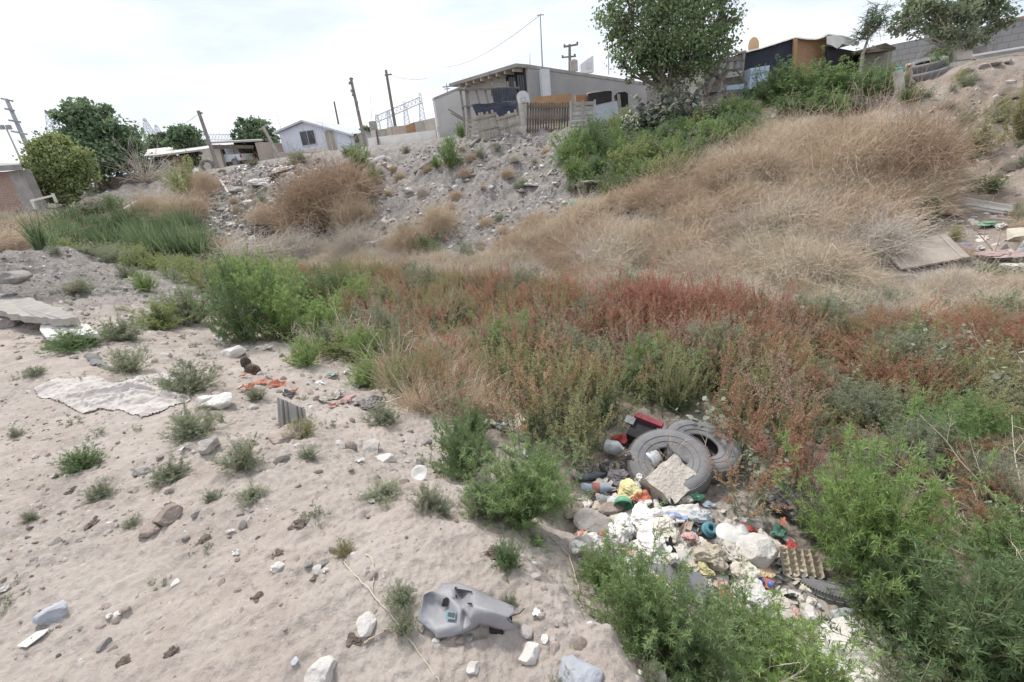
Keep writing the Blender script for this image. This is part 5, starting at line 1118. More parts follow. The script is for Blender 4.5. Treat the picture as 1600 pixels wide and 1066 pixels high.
V, F = stone(4, 2); G().add(V * .034 + [0,-.24,.575], F).build("nose", DARKF, t)

# ------------------------------------------------------------ trees
def tree(name, label, base, d, blobs, leafm, nleaf, lsize, trunk_r=.1, barkm=BARK, dens_in=.5, lw=.7, clump=.12, limbs=None, group="trees", spread=.9, cat="tree"):
    """trunk with limbs reaching into each crown lobe; lobes (px, py, radius px, depth offset)"""
    P = on(base[0], base[1], d); t = thing(name, label, cat, P, 0, group); O = P.copy()
    C_ = [(U(b[0], b[1], d + (b[3] if len(b) > 3 else random.uniform(-.4, .4) * b[2] / FPX * d)), b[2] / FPX * d) for b in blobs]
    g = TG(); cen = np.mean([c for c, r in C_], 0); fork = P * .62 + cen * .38; fork = limbs if limbs is not None else fork
    g.tube([P - [0, 0, .2], P * .5 + fork * .5 + rng.normal(size=3) * trunk_r * .6, fork], [trunk_r * 1.25, trunk_r, trunk_r * .8], 10)
    for c, r in C_:
        m = (fork + c) / 2 + rng.normal(size=3) * r * .25; m[2] -= r * .1
        g.tube([fork, m, c], [trunk_r * .5, trunk_r * .3, trunk_r * .12], 6)
        for _ in range(7): e = c + nrm(rng.normal(size=3)) * r * rng.uniform(.5, .85); g.tube([c * .5 + m * .5, (c + e) / 2 + rng.normal(size=3) * r * .1, e], [trunk_r * .16, trunk_r * .1, trunk_r * .04], 5)
    g.bt("trunk", barkm, t, O)
    g = TG(); tot = sum(r ** 2 for c, r in C_)
    for c, r in C_:
        n = int(nleaf * r ** 2 / tot); nc = max(6, int(n / 55)); cd_ = nrm(rng.normal(size=(nc, 3))); cr = r * rng.uniform(.25, 1.0, nc) ** .5
        cc = c + cd_ * cr[:, None] * [1, 1, .92] + rng.normal(size=(nc, 3)) * r * .04
        k = rng.integers(0, nc, n); sz = r * clump * rng.uniform(.5, 1.5, nc) + .03; Lp = cc[k] + rng.normal(size=(n, 3)) * sz[k][:, None] * [1, 1, .75]
        D = nrm(rng.normal(size=(n, 3)) + [0, 0, -.35]); tone = rng.random(nc); ls = lsize * rng.uniform(.6, 1.3, n)
        g.leaves(Lp, D, ls, ls * lw, 0, np.clip(tone[k] * .65 + rng.random(n) * .35, 0, 1), .45)
    g.bt("crown", leafm, t, O); return t
POPLAR = leafmat("poplar_leaves", (.13, .18, .095), (.33, .41, .225), (.21, .275, .145), .4, .05)
DARKT = leafmat("dark_tree_leaves", (.115, .17, .105), (.28, .36, .20), (.18, .245, .145), .4, .05)
YELT = leafmat("yellow_green_leaves", (.17, .215, .09), (.42, .46, .21), (.27, .315, .14), .4, .05)
PALET = leafmat("pale_mesquite_leaves", (.10, .14, .09), (.22, .27, .16), None, .3, .05)
FIGT = leafmat("pale_tree_leaves", (.16, .195, .125), (.40, .43, .29), (.27, .31, .20), .3, .05)
tree("leafy_tree", "big dark leafy tree overhanging the yards, its crown cut by the top of the picture", (1043, 200), 15.2,
     [(1000,40,46),(1050,50,50),(1100,38,46),(990,80,34),(1030,95,34),(1075,85,40),(1112,70,32),(962,20,26),(958,45,18),(1135,15,26),(1128,50,16),(1140,28,14),(972,100,12),(985,118,12),(1030,128,14),(1050,140,12),(1040,0,50),(1090,-20,50),(985,-25,45),(1050,-60,60),(1120,-60,40),(970,60,22),(1010,112,18),(1062,112,20),(1100,80,18),(1045,70,50)],
     POPLAR, 25000, .105, .17, BARK, clump=.2)
tree("pale_tree", "open crowned tree with a pale forked trunk in front of the block wall", (1487, 100), 15.6,
     [(1410,28,18),(1430,45,20),(1450,20,26),(1480,30,30),(1510,20,28),(1540,12,30),(1565,25,20),(1550,38,16),(1500,55,22),(1460,60,18),(1440,5,22),(1480,0,26),(1520,-8,26),(1560,-5,22),(1400,45,9),(1470,75,12),(1515,62,14),(1540,55,10)],
     FIGT, 9500, .11, .07, PALEBARK, clump=.16)
tree("dark_tree", "dark green windswept tree on the far crest by the reeds", (165, 290), 27,
     [(115,175,17),(130,190,24),(155,205,30),(180,215,30),(150,232,32),(190,245,28),(120,215,20),(205,240,16),(100,185,10),(170,262,24),(140,258,22),(140,172,14),(210,225,9),(108,165,9),(128,160,8),(215,250,10),(88,178,7),(165,170,9),(190,200,10)],
     DARKT, 14000, .2, .2, BARK, clump=.24)
tree("yellow_green_tree", "round yellow-green tree in front of the dark windswept one", (95, 312), 23,
     [(75,240,24),(100,250,26),(60,262,20),(115,270,22),(85,275,26),(55,285,14),(125,250,16),(70,225,12),(100,228,14),(120,288,14),(90,298,16),(65,295,13),(110,302,14),(45,268,12),(132,262,12),(75,305,14),(100,310,15),(58,225,9),(84,218,10),(140,275,10),(128,238,11),(50,245,9)],
     YELT, 13000, .13, .12, BARK, clump=.26)
tree("small_dark_tree", "small dark tree over the low shack roof", (295, 262), 31,
     [(275,208,12),(290,205,12),(300,215,14),(282,220,14),(310,225,9),(268,222,8),(300,232,12),(285,232,10),(296,250,14),(283,256,10)],
     DARKT, 6500, .2, .13, BARK, clump=.15)
tree("feathery_tree", "pale feathery tree behind the low shack", (245, 262), 36, [(245,222,12),(252,232,13),(238,232,11),(256,215,8),(262,238,10),(246,245,12)], PALET, 5000, .2, .12, BARK)
tree("round_tree", "dense round dark tree between the carport and the pale blue house", (402, 250), 46, [(390,200,17),(405,210,22),(420,222,17),(380,212,14),(400,228,20),(385,228,14),(425,235,12),(410,240,16),(372,218,10)], DARKT, 9000, .26, .25, BARK)
tree("far_tree", "scrap of a distant tree behind the shed by the utility pole", (572, 230), 55, [(566,204,6),(574,203,6),(580,205,5),(560,208,5)], DARKT, 900, .3, .12, BARK)
tree("bare_shrub", "spiky half bare shrub behind the yellow-green tree", (70, 240), 30, [(68,212,7),(74,218,7),(62,222,6)], PALET, 350, .15, .05, BARK)
# wispy mesquite by the tarp shack
P = on(1347, 110, 15.6); t = thing("wispy_tree", "thin wispy mesquite with drooping sprays beside the tarp shack", "tree", P, 0, "trees"); O = P.copy(); g = TG(); fo = TG()
tips = [(1358,40),(1366,12),(1372,5),(1380,20),(1350,45),(1345,60),(1376,35),(1386,8),(1362,30),(1340,50),(1368,25),(1355,20),(1383,28)]
g.tube([P - [0, 0, .2], U(1348, 85, 15.6), U(1356, 62, 15.6)], [.06, .05, .035], 8)
for x, y in tips:
    m = U((x + 1356) / 2 + random.uniform(-3, 3), (y + 62) / 2, 15.6); e = U(x, y, 15.6 + random.uniform(-.4, .4)); g.tube([U(1356, 62, 15.6), m, e], [.022, .015, .005], 5)
    B = np.linspace(0, 1, 26)[:, None] * (e - m) + m; D = nrm(rng.normal(size=(26, 3)) * [1, 1, .6] + [0, 0, .2]); T = grow(B, D, rng.uniform(.15, .42, 26), 4, .3, .03, .2); fo.tubes(T, np.linspace(.009, .004, 4)[None], 3)
    q, d = along(T, rng.uniform(.1, 1, (26, 12))); fo.leaves(q.reshape(-1, 3), nrm(rng.normal(size=(312, 3))), .045, .014)
g.bt("trunk", PALEBARK, t, O); fo.bt("sprays", PALET, t, O)
# bare brush by the reeds
for i, (x, y, w, h, lb) in enumerate([(230, 285, 60, 60, "bare twiggy bush in front of the adobe wall"), (150, 300, 60, 50, "bare grey twigs under the dark windswept tree"), (270, 280, 36, 26, "dark brushwood pile beside the low shack"), (1345, 175, 60, 40, "pale bare branches at the edge of the green hedge")]):
    P = hit(x, y) if y > 150 else on(x, y, 25); d_ = depth(P); t = thing("bare_bush", lb, "bush", P, 0, "bare bushes"); g = TG(); n = 46; D = domedirs(n, 1.3); T = grow(np.tile(P, (n, 1)), D, rng.uniform(.5, 1, n) * h / FPX * d_, 5, .25, .03); g.tubes(T, np.linspace(.016, .005, 5)[None] * d_ / 22, 3)
    q, d = along(T, rng.uniform(.3, 1, (n, 5))); q = q.reshape(-1, 3); d = d.reshape(-1, 3); T2 = grow(q, nrm(d + rng.normal(size=d.shape) * .5), h / FPX * d_ * .3, 4, .3, .03); g.tubes(T2, np.linspace(.007, .003, 4)[None] * d_ / 22, 3); g.bt("twigs", GREYDRY, t, P)
# grey-leaved hollyhock, cactus, rounded grey bush
HM = leafmat("dull_grey_leaves", (.16, .175, .14), (.36, .37, .31), (.24, .25, .20), .2, .05)
for i, (x, y, w, h, lb) in enumerate([(1030, 190, 66, 80, "grey broad-leaved hollyhock under the big tree"), (1060, 196, 50, 80, "second clump of grey broad leaves against the trunk of the big tree")]):
    P = on(x, y, 14.6); t = thing("hollyhock", lb, "plant", P, 0, "broad-leaved plants"); g = broadleaf(700 + i, 22, 1.0, .11, 40); o = g.build("foliage", [HM, STEMG], t); o.scale = (w / FPX * 14.6 * 1.1,) * 2 + (h / FPX * 14.6,)
for i, (x, y, w, h, lb) in enumerate([(1100, 178, 64, 34, "rounded dusty grey bush below the wooden pallets"), (1070, 192, 44, 34, "dusty grey bush between the hollyhock and the pallets"), (1130, 178, 44, 28, "small dusty bush under the lower pallet")]):
    P = on(x, y + 6, 14.2); t = thing("dusty_bush", lb, "bush", P, 0, "dusty bushes"); g = broadleaf(710 + i, 40, 1.0, .07, 30); o = g.build("foliage", [HM, STEMG], t); o.scale = (w / FPX * 14.2,) * 2 + (h / FPX * 14.2,)
CACT = M("cactus_skin", (.24, .28, .19), (.36, .37, .28), scale=4, bump=.2, rough=.7)
V0, F0 = [], []
for k, (x, y, s, lb) in enumerate([(1000, 205, 1.0, "prickly pear in front of the grey hollyhock"), (975, 195, .8, "prickly pear beside the dark car seat"), (1020, 222, .9, "lowest prickly pear on the green slope"), (988, 215, .8, "prickly pear with hanging pads above the dark bush")]):
    P = on(x, y, 15.0); t = thing("prickly_pear", lb, "cactus", P, 0, "prickly pears"); g = G()
    def pad(p, d, L_, n):
        k_ = nrm(rng.normal(size=3)); s_ = nrm(np.cross(d, k_)); b_ = np.cross(d, s_); ring = []
        th = np.arange(12) / 12 * 6.283; q = [p + d * L_ * (.5 - .5 * math.cos(a)) * 1.0 + s_ * L_ * .33 * math.sin(a) * (1 - .25 * math.cos(a)) for a in th]
        q = np.array(q); ce = q.mean(0); g.add(np.r_[q, [ce + b_ * .025], [ce - b_ * .025]], [(i, (i + 1) % 12, 12, 12) for i in range(12)] + [((i + 1) % 12, i, 13, 13) for i in range(12)], 0, None, True)
        if n:
            for _ in range(random.choice([1, 2, 2, 3])): pad(p + d * L_ * .92 + s_ * L_ * random.uniform(-.2, .2), nrm(d * .6 + rng.normal(size=3) * .6 + [0, 0, .3]), L_ * random.uniform(.75, .95), n - 1)
    for _ in range(5): pad(rng.normal(size=3) * [.15, .15, 0], nrm(np.array([random.gauss(0, .4), random.gauss(0, .4), 1])), .26 * s, 3)
    g.build("pads", CACT, t)

# ------------------------------------------------------------ poles, towers, wires
POLES = [("utility_pole", 10, 155, 44, 232, 60, .33, .2, STEEL, "tallest grey steel pole with short arms at the picture edge", [(2, 154, 20, 158), (8, 170, 22, 173), (14, 188, 32, 191), (18, 205, 42, 210)]),
 ("utility_pole", 548, 122, 574, 240, 34, .13, .1, POLEW, "thick dark leaning wooden pole beside the grey shed", [(546, 124, 552, 123)]),
 ("utility_pole", 603, 110, 617, 197, 45, .16, .12, POLEW, "tall wooden pole rising behind the patched panel wall", [(601, 118, 612, 116)]),
 ("utility_pole", 522, 159, 531, 208, 58, .14, .1, POLEW, "thin distant pole behind the pale blue house roof", []),
 ("utility_pole", 310, 174, 343, 268, 28, .11, .09, POLEW, "leaning wooden pole in front of the carport", [(308, 175, 316, 177)]),
 ("utility_pole", 210, 195, 236, 262, 30, .07, .06, POLEW, "thin wooden pole standing by the dark windswept tree", []),
 ("utility_pole", 411, 198, 441, 250, 30, .1, .09, PALLET, "short pale concrete pole with a stub crossbar by the blue house", [(405, 203, 417, 196)])]
for nm, x0, y0, x1, y1, d, r0, r1, mt, lb, arms in POLES:
    top = U(x0, y0, d); bot = U(x1, y1, d); bot[2] = min(bot[2], H(bot[0], bot[1])) - .4; t = thing(nm, lb, "pole", (bot[0], bot[1], bot[2] + .4), 0, "utility poles"); O = np.array(t.location)
    g = TG(); g.tube([bot, (bot + top) / 2, top], [r0, (r0 + r1) / 2, r1], 10); g.bt("shaft", mt, t, O)
    for a in arms: g = TG(); g.beam(U(a[0], a[1], d), U(a[2], a[3], d), max(.09, r1)); g.bt("crossarm", mt, t, O)
    if "thick dark" in lb:
        g = TG()
        for x, y in ((546,128),(549,140),(551,146),(558,158),(560,170)): g.tube([U(x, y, d - .15), U(x, y + 4, d - .15)], .07, 6)
        g.bt("insulator", STEEL, t, O)
t = thing("street_lamp", "twin floodlight mast at the picture edge", "street lamp", on(38, 262, 48)); O = np.array(t.location); g = TG(); g.tube([U(38, 262, 48), U(10, 201, 48)], [.1, .06], 8); g.beam(U(2, 199, 48), U(16, 198, 48), .07); g.bt("mast", STEEL, t, O)
for x in (3, 14): g = TG(); c = U(x, 199, 47.9); g.box(c, (.34, .3, .4)); g.bt("lamp_head", STEEL, t, O)
FAINT = M("washed_out_lattice", (.70, .72, .75), (.64, .66, .7), bump=0, metal=.2, rough=.6)  # overexposed fade of distant steelwork put into its colour
def lattice(name, label, cat, A, B, w, n, r, group=None):
    O = A.copy(); t = thing(name, label, cat, O, 0, group); g = TG(); d = nrm(B - A); a = np.array([0, 0, 1.]) if abs(d[2]) < .7 else np.array([1., 0, 0]); n1 = nrm(np.cross(d, a)); n2 = np.cross(d, n1)
    w0, w1 = (w if isinstance(w, tuple) else (w, w)); c4 = [(-1,-1),(1,-1),(1,1),(-1,1)]
    def pt(k, f): q = w0 + (w1 - w0) * f; return A + (B - A) * f + n1 * c4[k][0] * q / 2 + n2 * c4[k][1] * q / 2
    for k in range(4): g.tube([pt(k, 0), pt(k, 1)], r, 4, caps=False)
    for i in range(n):
        f0, f1 = i / n, (i + 1) / n
        for k in range(4): g.tube([pt(k, f0), pt((k + 1) % 4, f1)], r * .7, 3, caps=False); g.tube([pt((k + 1) % 4, f0), pt(k, f1)], r * .7, 3, caps=False)
    g.bt("lattice", FAINT, t, O); return t
dG = 95
lattice("substation_gantry", "sloping lattice gantry beam of the substation behind the panel wall", "gantry", U(588, 186, dG), U(658, 156, dG), 1.1, 12, .06)
for x, y0, y1, lb in [(588,178,215,"lattice tower under the low end of the gantry beam"),(606,172,210,"second lattice tower under the gantry beam"),(632,158,205,"third lattice tower under the gantry beam"),(656,145,200,"lattice tower under the high end of the gantry beam")]:
    dd = 6; lattice("lattice_tower", lb, "tower", U(x + dd, y1 + 6, dG + 1), U(x, y0, dG + 1), (1.4, .35), 9, .05, "lattice towers")
lattice("lattice_tower", "pale lattice tower behind the dark windswept tree", "tower", U(98, 262, 110), U(78, 176, 110), (2.6, 1.2), 10, .09, "lattice towers")
lattice("lattice_tower", "pointed lattice tower above the feathery tree", "tower", U(243, 235, 110), U(225, 185, 110), (3.2, .3), 8, .09, "lattice towers")
lattice("lattice_tower", "small pointed lattice tower beside the one above the feathery tree", "tower", U(256, 232, 125), U(243, 195, 125), (3.0, .3), 7, .09, "lattice towers")
lattice("substation_gantry", "level lattice gantry beam seen over the carport", "gantry", U(318, 214, 105), U(366, 214, 105), 1.2, 10, .07)
for x0, y0, x1, y1, d, lb in [(430,168,440,205,70,"thin aerial mast left of the blue house roof"),(452,170,462,200,75,"thin aerial mast above the blue house roof"),(577,130,582,200,60,"thin white mast between the two tall poles"),(42,215,50,245,70,"thin faraway mast beyond the twin floodlight"),(828,83,828,104,40,"small aerial on the roof ridge of the grey house")]:
    A = U(x1, y1, d); B = U(x0, y0, d); tag(G().tube([(0, 0, 0), B - A], [.05, .025], 5).build("aerial_mast", FAINT, None, at3(A)), lb, "aerial", "aerial masts")
WIRE = M("black_cable", (.12, .12, .13), (.1, .1, .1), bump=0)
def wire(label, A, B, sag, r=.012):
    pts = [A + (B - A) * f - np.array([0, 0, sag * 4 * f * (1 - f)]) - A for f in np.linspace(0, 1, 24)]; tag(G().tube(pts, r, 4, caps=False).build("power_cable", WIRE, None, at3(A)), label, "cable", "overhead cables")
wire("sagging service cable from the mast on the grey house", U(842, 25, 20.1), U(690, 105, 45), .5, .01)
wire("cable running off the tall pole behind the panel wall", U(606, 116, 45), U(668, 122, 60), .3, .014)
wire("cable from the short pale pole towards the carport", U(408, 202, 30), U(340, 208, 60), .3, .012)
wire("cable from the leaning wooden pole by the carport", U(311, 178, 28), U(230, 205, 60), .5, .012)
wire("upper cable crossing the top corner above the block wall", U(1540, 12, 22), U(1680, -25, 22), .1, .01)

# ------------------------------------------------------------ loose things
WPLA = M("white_plastic_film", (.70, .69, .67), (.52, .49, .45), scale=7, bump=.3, rough=.45, spec=.5)
WPLB = M("soiled_white_bag", (.66, .63, .57), (.44, .39, .32), scale=6, bump=.4, rough=.55)
CLEARP = M("cloudy_clear_plastic", (.58, .61, .62), (.46, .49, .5), scale=6, bump=.2, rough=.25, spec=.6, trans=.3)
BLUEP = M("pale_blue_bottle_plastic", (.44, .52, .60), (.36, .43, .50), scale=6, bump=.15, rough=.25, spec=.6, trans=.25)
def CM(n, c, **k): return M(n, c, tuple(x * .75 for x in c), scale=8, bump=.2, **k)
REDP, ORP, YELP, GRNP, TEALP, PINKP, BLUP = CM("red_plastic", (.42, .09, .08)), CM("orange_red_scrap", (.56, .21, .14)), CM("yellow_wrapper", (.62, .56, .30)), CM("green_plastic", (.17, .42, .26), rough=.45), CM("teal_plastic_ring", (.13, .32, .38)), CM("pink_wrapper", (.62, .40, .38)), CM("blue_plastic", (.12, .20, .52), rough=.4)
PALEST = M("pale_rock", (.66, .635, .60), (.46, .43, .40), scale=7, bump=.7)
GREYST = M("grey_rock", (.40, .37, .345), (.24, .22, .2), scale=8, bump=.7)
BLUEST = M("bluish_rock", (.48, .50, .54), (.33, .34, .37), scale=6, bump=.6)
DUNG = M("dark_dung", (.22, .175, .14), (.11, .085, .07), scale=16, bump=.9)
CLOD = M("earth_lump", (.36, .30, .26), (.25, .2, .17), scale=10, bump=.8)
GREYPL = M("scuffed_grey_plastic", (.255, .262, .29), (.20, .205, .225), scale=4, bump=.12, bscale=60, rough=.5, spec=.4, dust=.22)
CARD = M("tan_cardboard", (.46, .38, .29), (.36, .29, .22), scale=5)
def gpt(px, py, dz=0.0):
    P = hit(px, py); P[2] += dz; return P
def crumple(seed, n=4, amp=.5, flat=.5):
    import bmesh
    bm = bmesh.new(); bmesh.ops.create_icosphere(bm, subdivisions=n, radius=.5); V = np.array([v.co[:] for v in bm.verts]); F = np.array([(*[v.index for v in f.verts], f.verts[-1].index) for f in bm.faces]); bm.free()
    out = []
    for v in V:
        p = Vector(v * 2.0) + Vector((seed * 1.7, 0, 0)); a = 1 + amp * (mnoise.noise(p) + .55 * (.35 - abs(mnoise.noise(p * 2.3))) + .45 * (.3 - abs(mnoise.noise(p * 4.6))) + .25 * (.25 - abs(mnoise.noise(p * 9))))
        out.append(v * a)
    V = np.array(out); V[:, 2] *= flat; V[:, 2] = np.maximum(V[:, 2], -.12); return V, F
def bag(px, py, w, h, mat, label, name="plastic_bag", cat="plastic bag", dz=0, group="plastic bags", seed=None, tie=False):
    P = gpt(px, py, dz); d = depth(P); s = w / FPX * d; V, F = crumple(seed or random.random() * 50, 4, .7, 1); V = V * [s, s * .8, h / FPX * d * 1.0]
    o = G().add(V, F, 0, None, False).build(name, mat, None, at3(P + [0, 0, h / FPX * d * .3]), (random.uniform(-.2, .2), random.uniform(-.2, .2), random.uniform(0, 6))); return tag(o, label, cat, group)
def scrap(px, py, w, h, mat, label, name="scrap", cat="litter", dz=.01, group="litter scraps", tilt=None, yaw=None, amp=.12, n=10, ragged=.12):
    """crumpled thin sheet w x h pixels large"""
    P = gpt(px, py, dz); d = depth(P); sx, sy = w / FPX * d, h / FPX * d * 1.5; sd_ = random.random() * 40; V = []
    for j in range(n + 1):
        for i in range(n + 1):
            u, v = i / n - .5, j / n - .5; q = Vector((u * 3 + sd_, v * 3, sd_)); z = amp * sx * (mnoise.noise(q) + .6 * (.3 - abs(mnoise.noise(q * 2.2))) + .35 * abs(mnoise.noise(q * 5)))
            rr_ = max(abs(u), abs(v)) * 2; aa_ = math.atan2(v, u); e = 1 + ragged * mnoise.noise(Vector((u * 6, v * 6, sd_))) + rr_ * .75 * mnoise.noise(Vector((math.cos(aa_) * 1.3, math.sin(aa_) * 1.3, sd_))) - rr_ * .25 * abs(math.sin(2 * aa_)); V.append((u * sx * e, v * sy * e, z + .003))
    F = [(j * (n + 1) + i, j * (n + 1) + i + 1, (j + 1) * (n + 1) + i + 1, (j + 1) * (n + 1) + i) for j in range(n) for i in range(n)]
    o = G().add(V, F, 0).build(name, mat, None, at3(P), tilt and (*tilt, yaw or random.uniform(0, 6)) or (random.uniform(-.15, .35), random.uniform(-.2, .2), random.uniform(0, 6) if yaw is None else yaw))
    m = o.modifiers.new("thick", 'SOLIDIFY'); m.thickness = .0015; return tag(o, label, cat, group)
def lathe(g, prof, n=20, mat=0, smooth=True, off=(0, 0, 0), rnd=.5):
    V = [(r * math.cos(a) + off[0], r * math.sin(a) + off[1], z + off[2]) for r, z in prof for a in np.arange(n) / n * 6.28319]
    return g.add(V, [(k * n + i, k * n + (i + 1) % n, (k + 1) * n + (i + 1) % n, (k + 1) * n + i) for k in range(len(prof) - 1) for i in range(n)], mat, rnd, smooth)
def bottle(px, py, L_, label, mat, lab=None, capm=None, yaw=0, dz=.03, dent=.12, fat=.15, tilt=90):
    P = gpt(px, py, dz); d = depth(P); H_ = L_ / FPX * d; r = H_ * fat; t = thing("bottle", label, "bottle", P, 0, "bottles and jars", (R(tilt), 0, yaw))
    g = G(); lathe(g, [(0, 0), (r * .85, 0), (r, .03 * H_), (r, .2 * H_), (r * .93, .23 * H_), (r, .26 * H_), (r, .55 * H_), (r * .95, .62 * H_), (r * .6, .78 * H_), (r * .3, .88 * H_), (r * .3, .95 * H_)]); V = g.v[0]
    for i in range(len(V)): V[i][:2] *= 1 - dent * max(0, mnoise.noise(Vector(V[i] / H_ * 5 + px)) + .1) * 2
    V[:, 2] -= H_ / 2; g.build("body", mat, t)
    if lab: g = G(); lathe(g, [(r * 1.02, .3 * H_ - H_ / 2), (r * 1.02, .52 * H_ - H_ / 2)]); V = g.v[0]; g.build("label", lab, t)
    if capm: g = G(); lathe(g, [(0, .99 * H_), (r * .36, .99 * H_), (r * .36, .92 * H_), (r * .3, .92 * H_)]); g.v[0][:, 2] -= H_ / 2; g.build("cap", capm, t)
    return t
def rock(px, py, w, mat, label, fl=.6, name="rock", cat="rock", group="loose rocks", dz=0, sub=4, sink=.25, seed=None, yaw=None, tilt=(0, 0), elong=1):
    P = gpt(px, py, dz); s = w / FPX * depth(P) / .84; V, F = stone(seed or int(px + py), sub, .5, fl)
    o = G().add(V * [s, s * elong, s], F, 0).build(name, mat, None, at3(P + [0, 0, s * fl * (.5 - sink) * .8]), (tilt[0], tilt[1], random.uniform(0, 6) if yaw is None else yaw)); return tag(o, label, cat, group)

# ---- tyres in the heap
tyre("tyre", "bald tyre lying on the heap around the pale concrete block", gpt(1044, 750, .13), .30, .11, (R(15), R(-6), 0), w=.18, tread=False)
tyre("tyre", "tyre half sunk in the weeds behind the front one", gpt(1092, 726, .13), .285, .10, (R(10), R(10), 0), w=.17, tread=False)
tyre("tyre", "half buried tyre below the egg tray, in front of the tall feathery bush", gpt(1312, 886, -.045), .31, .10, (R(-10), R(-4), 0), w=.19)
# ---- blocks, rocks, slabs
def rough_box(px, py, dims, rot, mat, label, name="concrete_block", cat="concrete block", dz=0, group=None, n=8, amp=.012):
    P = gpt(px, py, dz); g = G(); dx, dy, dz_ = dims
    V = []; F = []
    for ax, s_ in ((0, -1), (0, 1), (1, -1), (1, 1), (2, -1), (2, 1)):
        b0 = len(V)
        for j in range(n + 1):
            for i in range(n + 1):
                u, v = i / n * 2 - 1, j / n * 2 - 1; q = [0, 0, 0]; q[ax] = s_; q[(ax + 1) % 3] = u; q[(ax + 2) % 3] = v; q = np.array(q)
                rr = np.abs(q); cut = max(0, rr.sum() - 2.72); q = q * (1 - cut * .12); p = q * np.array([dx, dy, dz_]) / 2; nz_ = mnoise.noise_vector(Vector(p * 14 + px)); V.append(p + np.array(nz_) * amp * (1 + 2 * (sorted(rr)[1] > .85)))
        for j in range(n):
            for i in range(n): a = b0 + j * (n + 1) + i; F.append((a, a + 1, a + n + 2, a + n + 1) if s_ > 0 else (a, a + n + 1, a + n + 2, a + 1))
    return tag(g.add(V, F, 0, .5).build(name, mat, None, at3(P), rot), label, cat, group)
rough_box(1048, 772, (.31, .25, .13), (R(26), R(-10), R(32)), M("sandy_concrete", (.56, .51, .45), (.42, .37, .32), scale=9, bump=.7), "pale sandy concrete block resting against the front tyre", dz=.10, amp=.006)
rock(1180, 880, 74, PALEST, "big white broken rock beside the egg tray", .62, seed=11, yaw=.3, elong=.8, dz=.02)
rock(1263, 962, 24, PALEST, "smooth round pale stone below the half buried tyre", .9, seed=5)
def drape(name, label, cat, poly, mat, lift=.05, ridge=.07, fr=5, n=70, group=None, stretch=(1, 1), edge=.12, pw=.6):
    w = np.array([hit(a, b)[:2] for a, b in poly]); lo, hi = w.min(0), w.max(0); xs = np.linspace(lo[0], hi[0], n); ys = np.linspace(lo[1], hi[1], n); X, Y = np.meshgrid(xs, ys); X = X.ravel(); Y = Y.ravel()
    ins = inpoly(X, Y, w); Hh = height(X, Y); c = w.mean(0); dist = np.full(len(X), 9.)
    for i in range(len(w)):
        a, b = w[i], w[(i + 1) % len(w)]; ab = b - a; t_ = np.clip(((X - a[0]) * ab[0] + (Y - a[1]) * ab[1]) / (ab @ ab), 0, 1); dist = np.minimum(dist, np.hypot(X - a[0] - t_ * ab[0], Y - a[1] - t_ * ab[1]))
    rd = 1 - np.abs(fbm(X * fr * stretch[0] + fbm(X * 1.7, Y * 1.7, 3, 2) * 3, Y * fr * stretch[1] + fbm(X * 1.1, Y * 1.1, 8, 2) * 3, 88, 3, .45)) * 3.0; Zz = Hh + .008 + np.clip(dist / edge, 0, 1) ** pw * (lift * .5 + ridge * np.clip(rd, 0, 1) ** 1.6)
    keep_ = ins; V = np.c_[X, Y, Zz]; O = np.array([c[0], c[1], H(*c)]); F = []
    for j in range(n - 1):
        for i in range(n - 1):
            q = j * n + i
            if keep_[q] and keep_[q + 1] and keep_[q + n] and keep_[q + n + 1]: F.append((q, q + 1, q + n + 1, q + n))
    o = G().add(V - O, F, 0, .5, True).build(name, mat, None, at3(O)); return tag(o, label, cat, group)
TARPM = M("dusty_pale_tarp", (.55, .51, .475), (.42, .38, .35), scale=5, bump=.5, bscale=40, rough=.9)
def flat_slab(poly, z, th, mat, label, name="concrete_slab", cat="concrete slab", tilt=0, group=None, amp=.004):
    pts = [Z(x, y, z + (tilt * (i in (0, 1)))) for i, (x, y) in enumerate(poly)]; O = np.mean(pts, 0); g = G(); P = []
    for i in range(len(pts)):
        a, b = pts[i], pts[(i + 1) % len(pts)]
        for k in range(5): q = a + (b - a) * k / 5; P.append(q - O + rng.normal(size=3) * amp * [1, 1, .2])
    g.prism(P, (0, 0, -th)); return tag(g.build(name, mat, None, at3(O)), label, cat, group)
flat_slab([(1282,972),(1335,962),(1375,980),(1425,1015),(1470,1066),(1420,1090),(1300,1080),(1275,1010)], -.845, .08, M("chalky_slab", (.70, .67, .62), (.58, .54, .49), scale=12, bump=.5), "flat chalky white concrete slab between the lower bushes")
flat_slab([(-70,466),(-20,457),(30,460),(60,468),(92,482),(122,496),(100,499),(70,497),(40,493),(-10,485),(-70,478)], .29, .09, M("broken_concrete", (.40, .37, .335), (.27, .25, .225), scale=5, bump=1.0), "long grey broken concrete slab at the picture edge", tilt=.03, amp=.02)
flat_slab([(66,496),(95,499),(138,507),(153,521),(120,524),(72,527),(62,515)], .15, .05, M("white_board", (.72, .70, .66), (.60, .58, .54), scale=9, bump=.3), "flat white broken board beside the long grey slab", tilt=.07, name="board", cat="board")
rock(28, 462, 46, GREYST, "rounded grey boulder on top of the long grey slab", .4, dz=.22, sink=.1)
rock(6, 512, 36, GREYST, "rounded boulder under the long grey slab at the picture edge", .7)
rock(583, 396, 40, GREYST, "squarish boulder half buried at the foot of the grey slope", .9, seed=8)
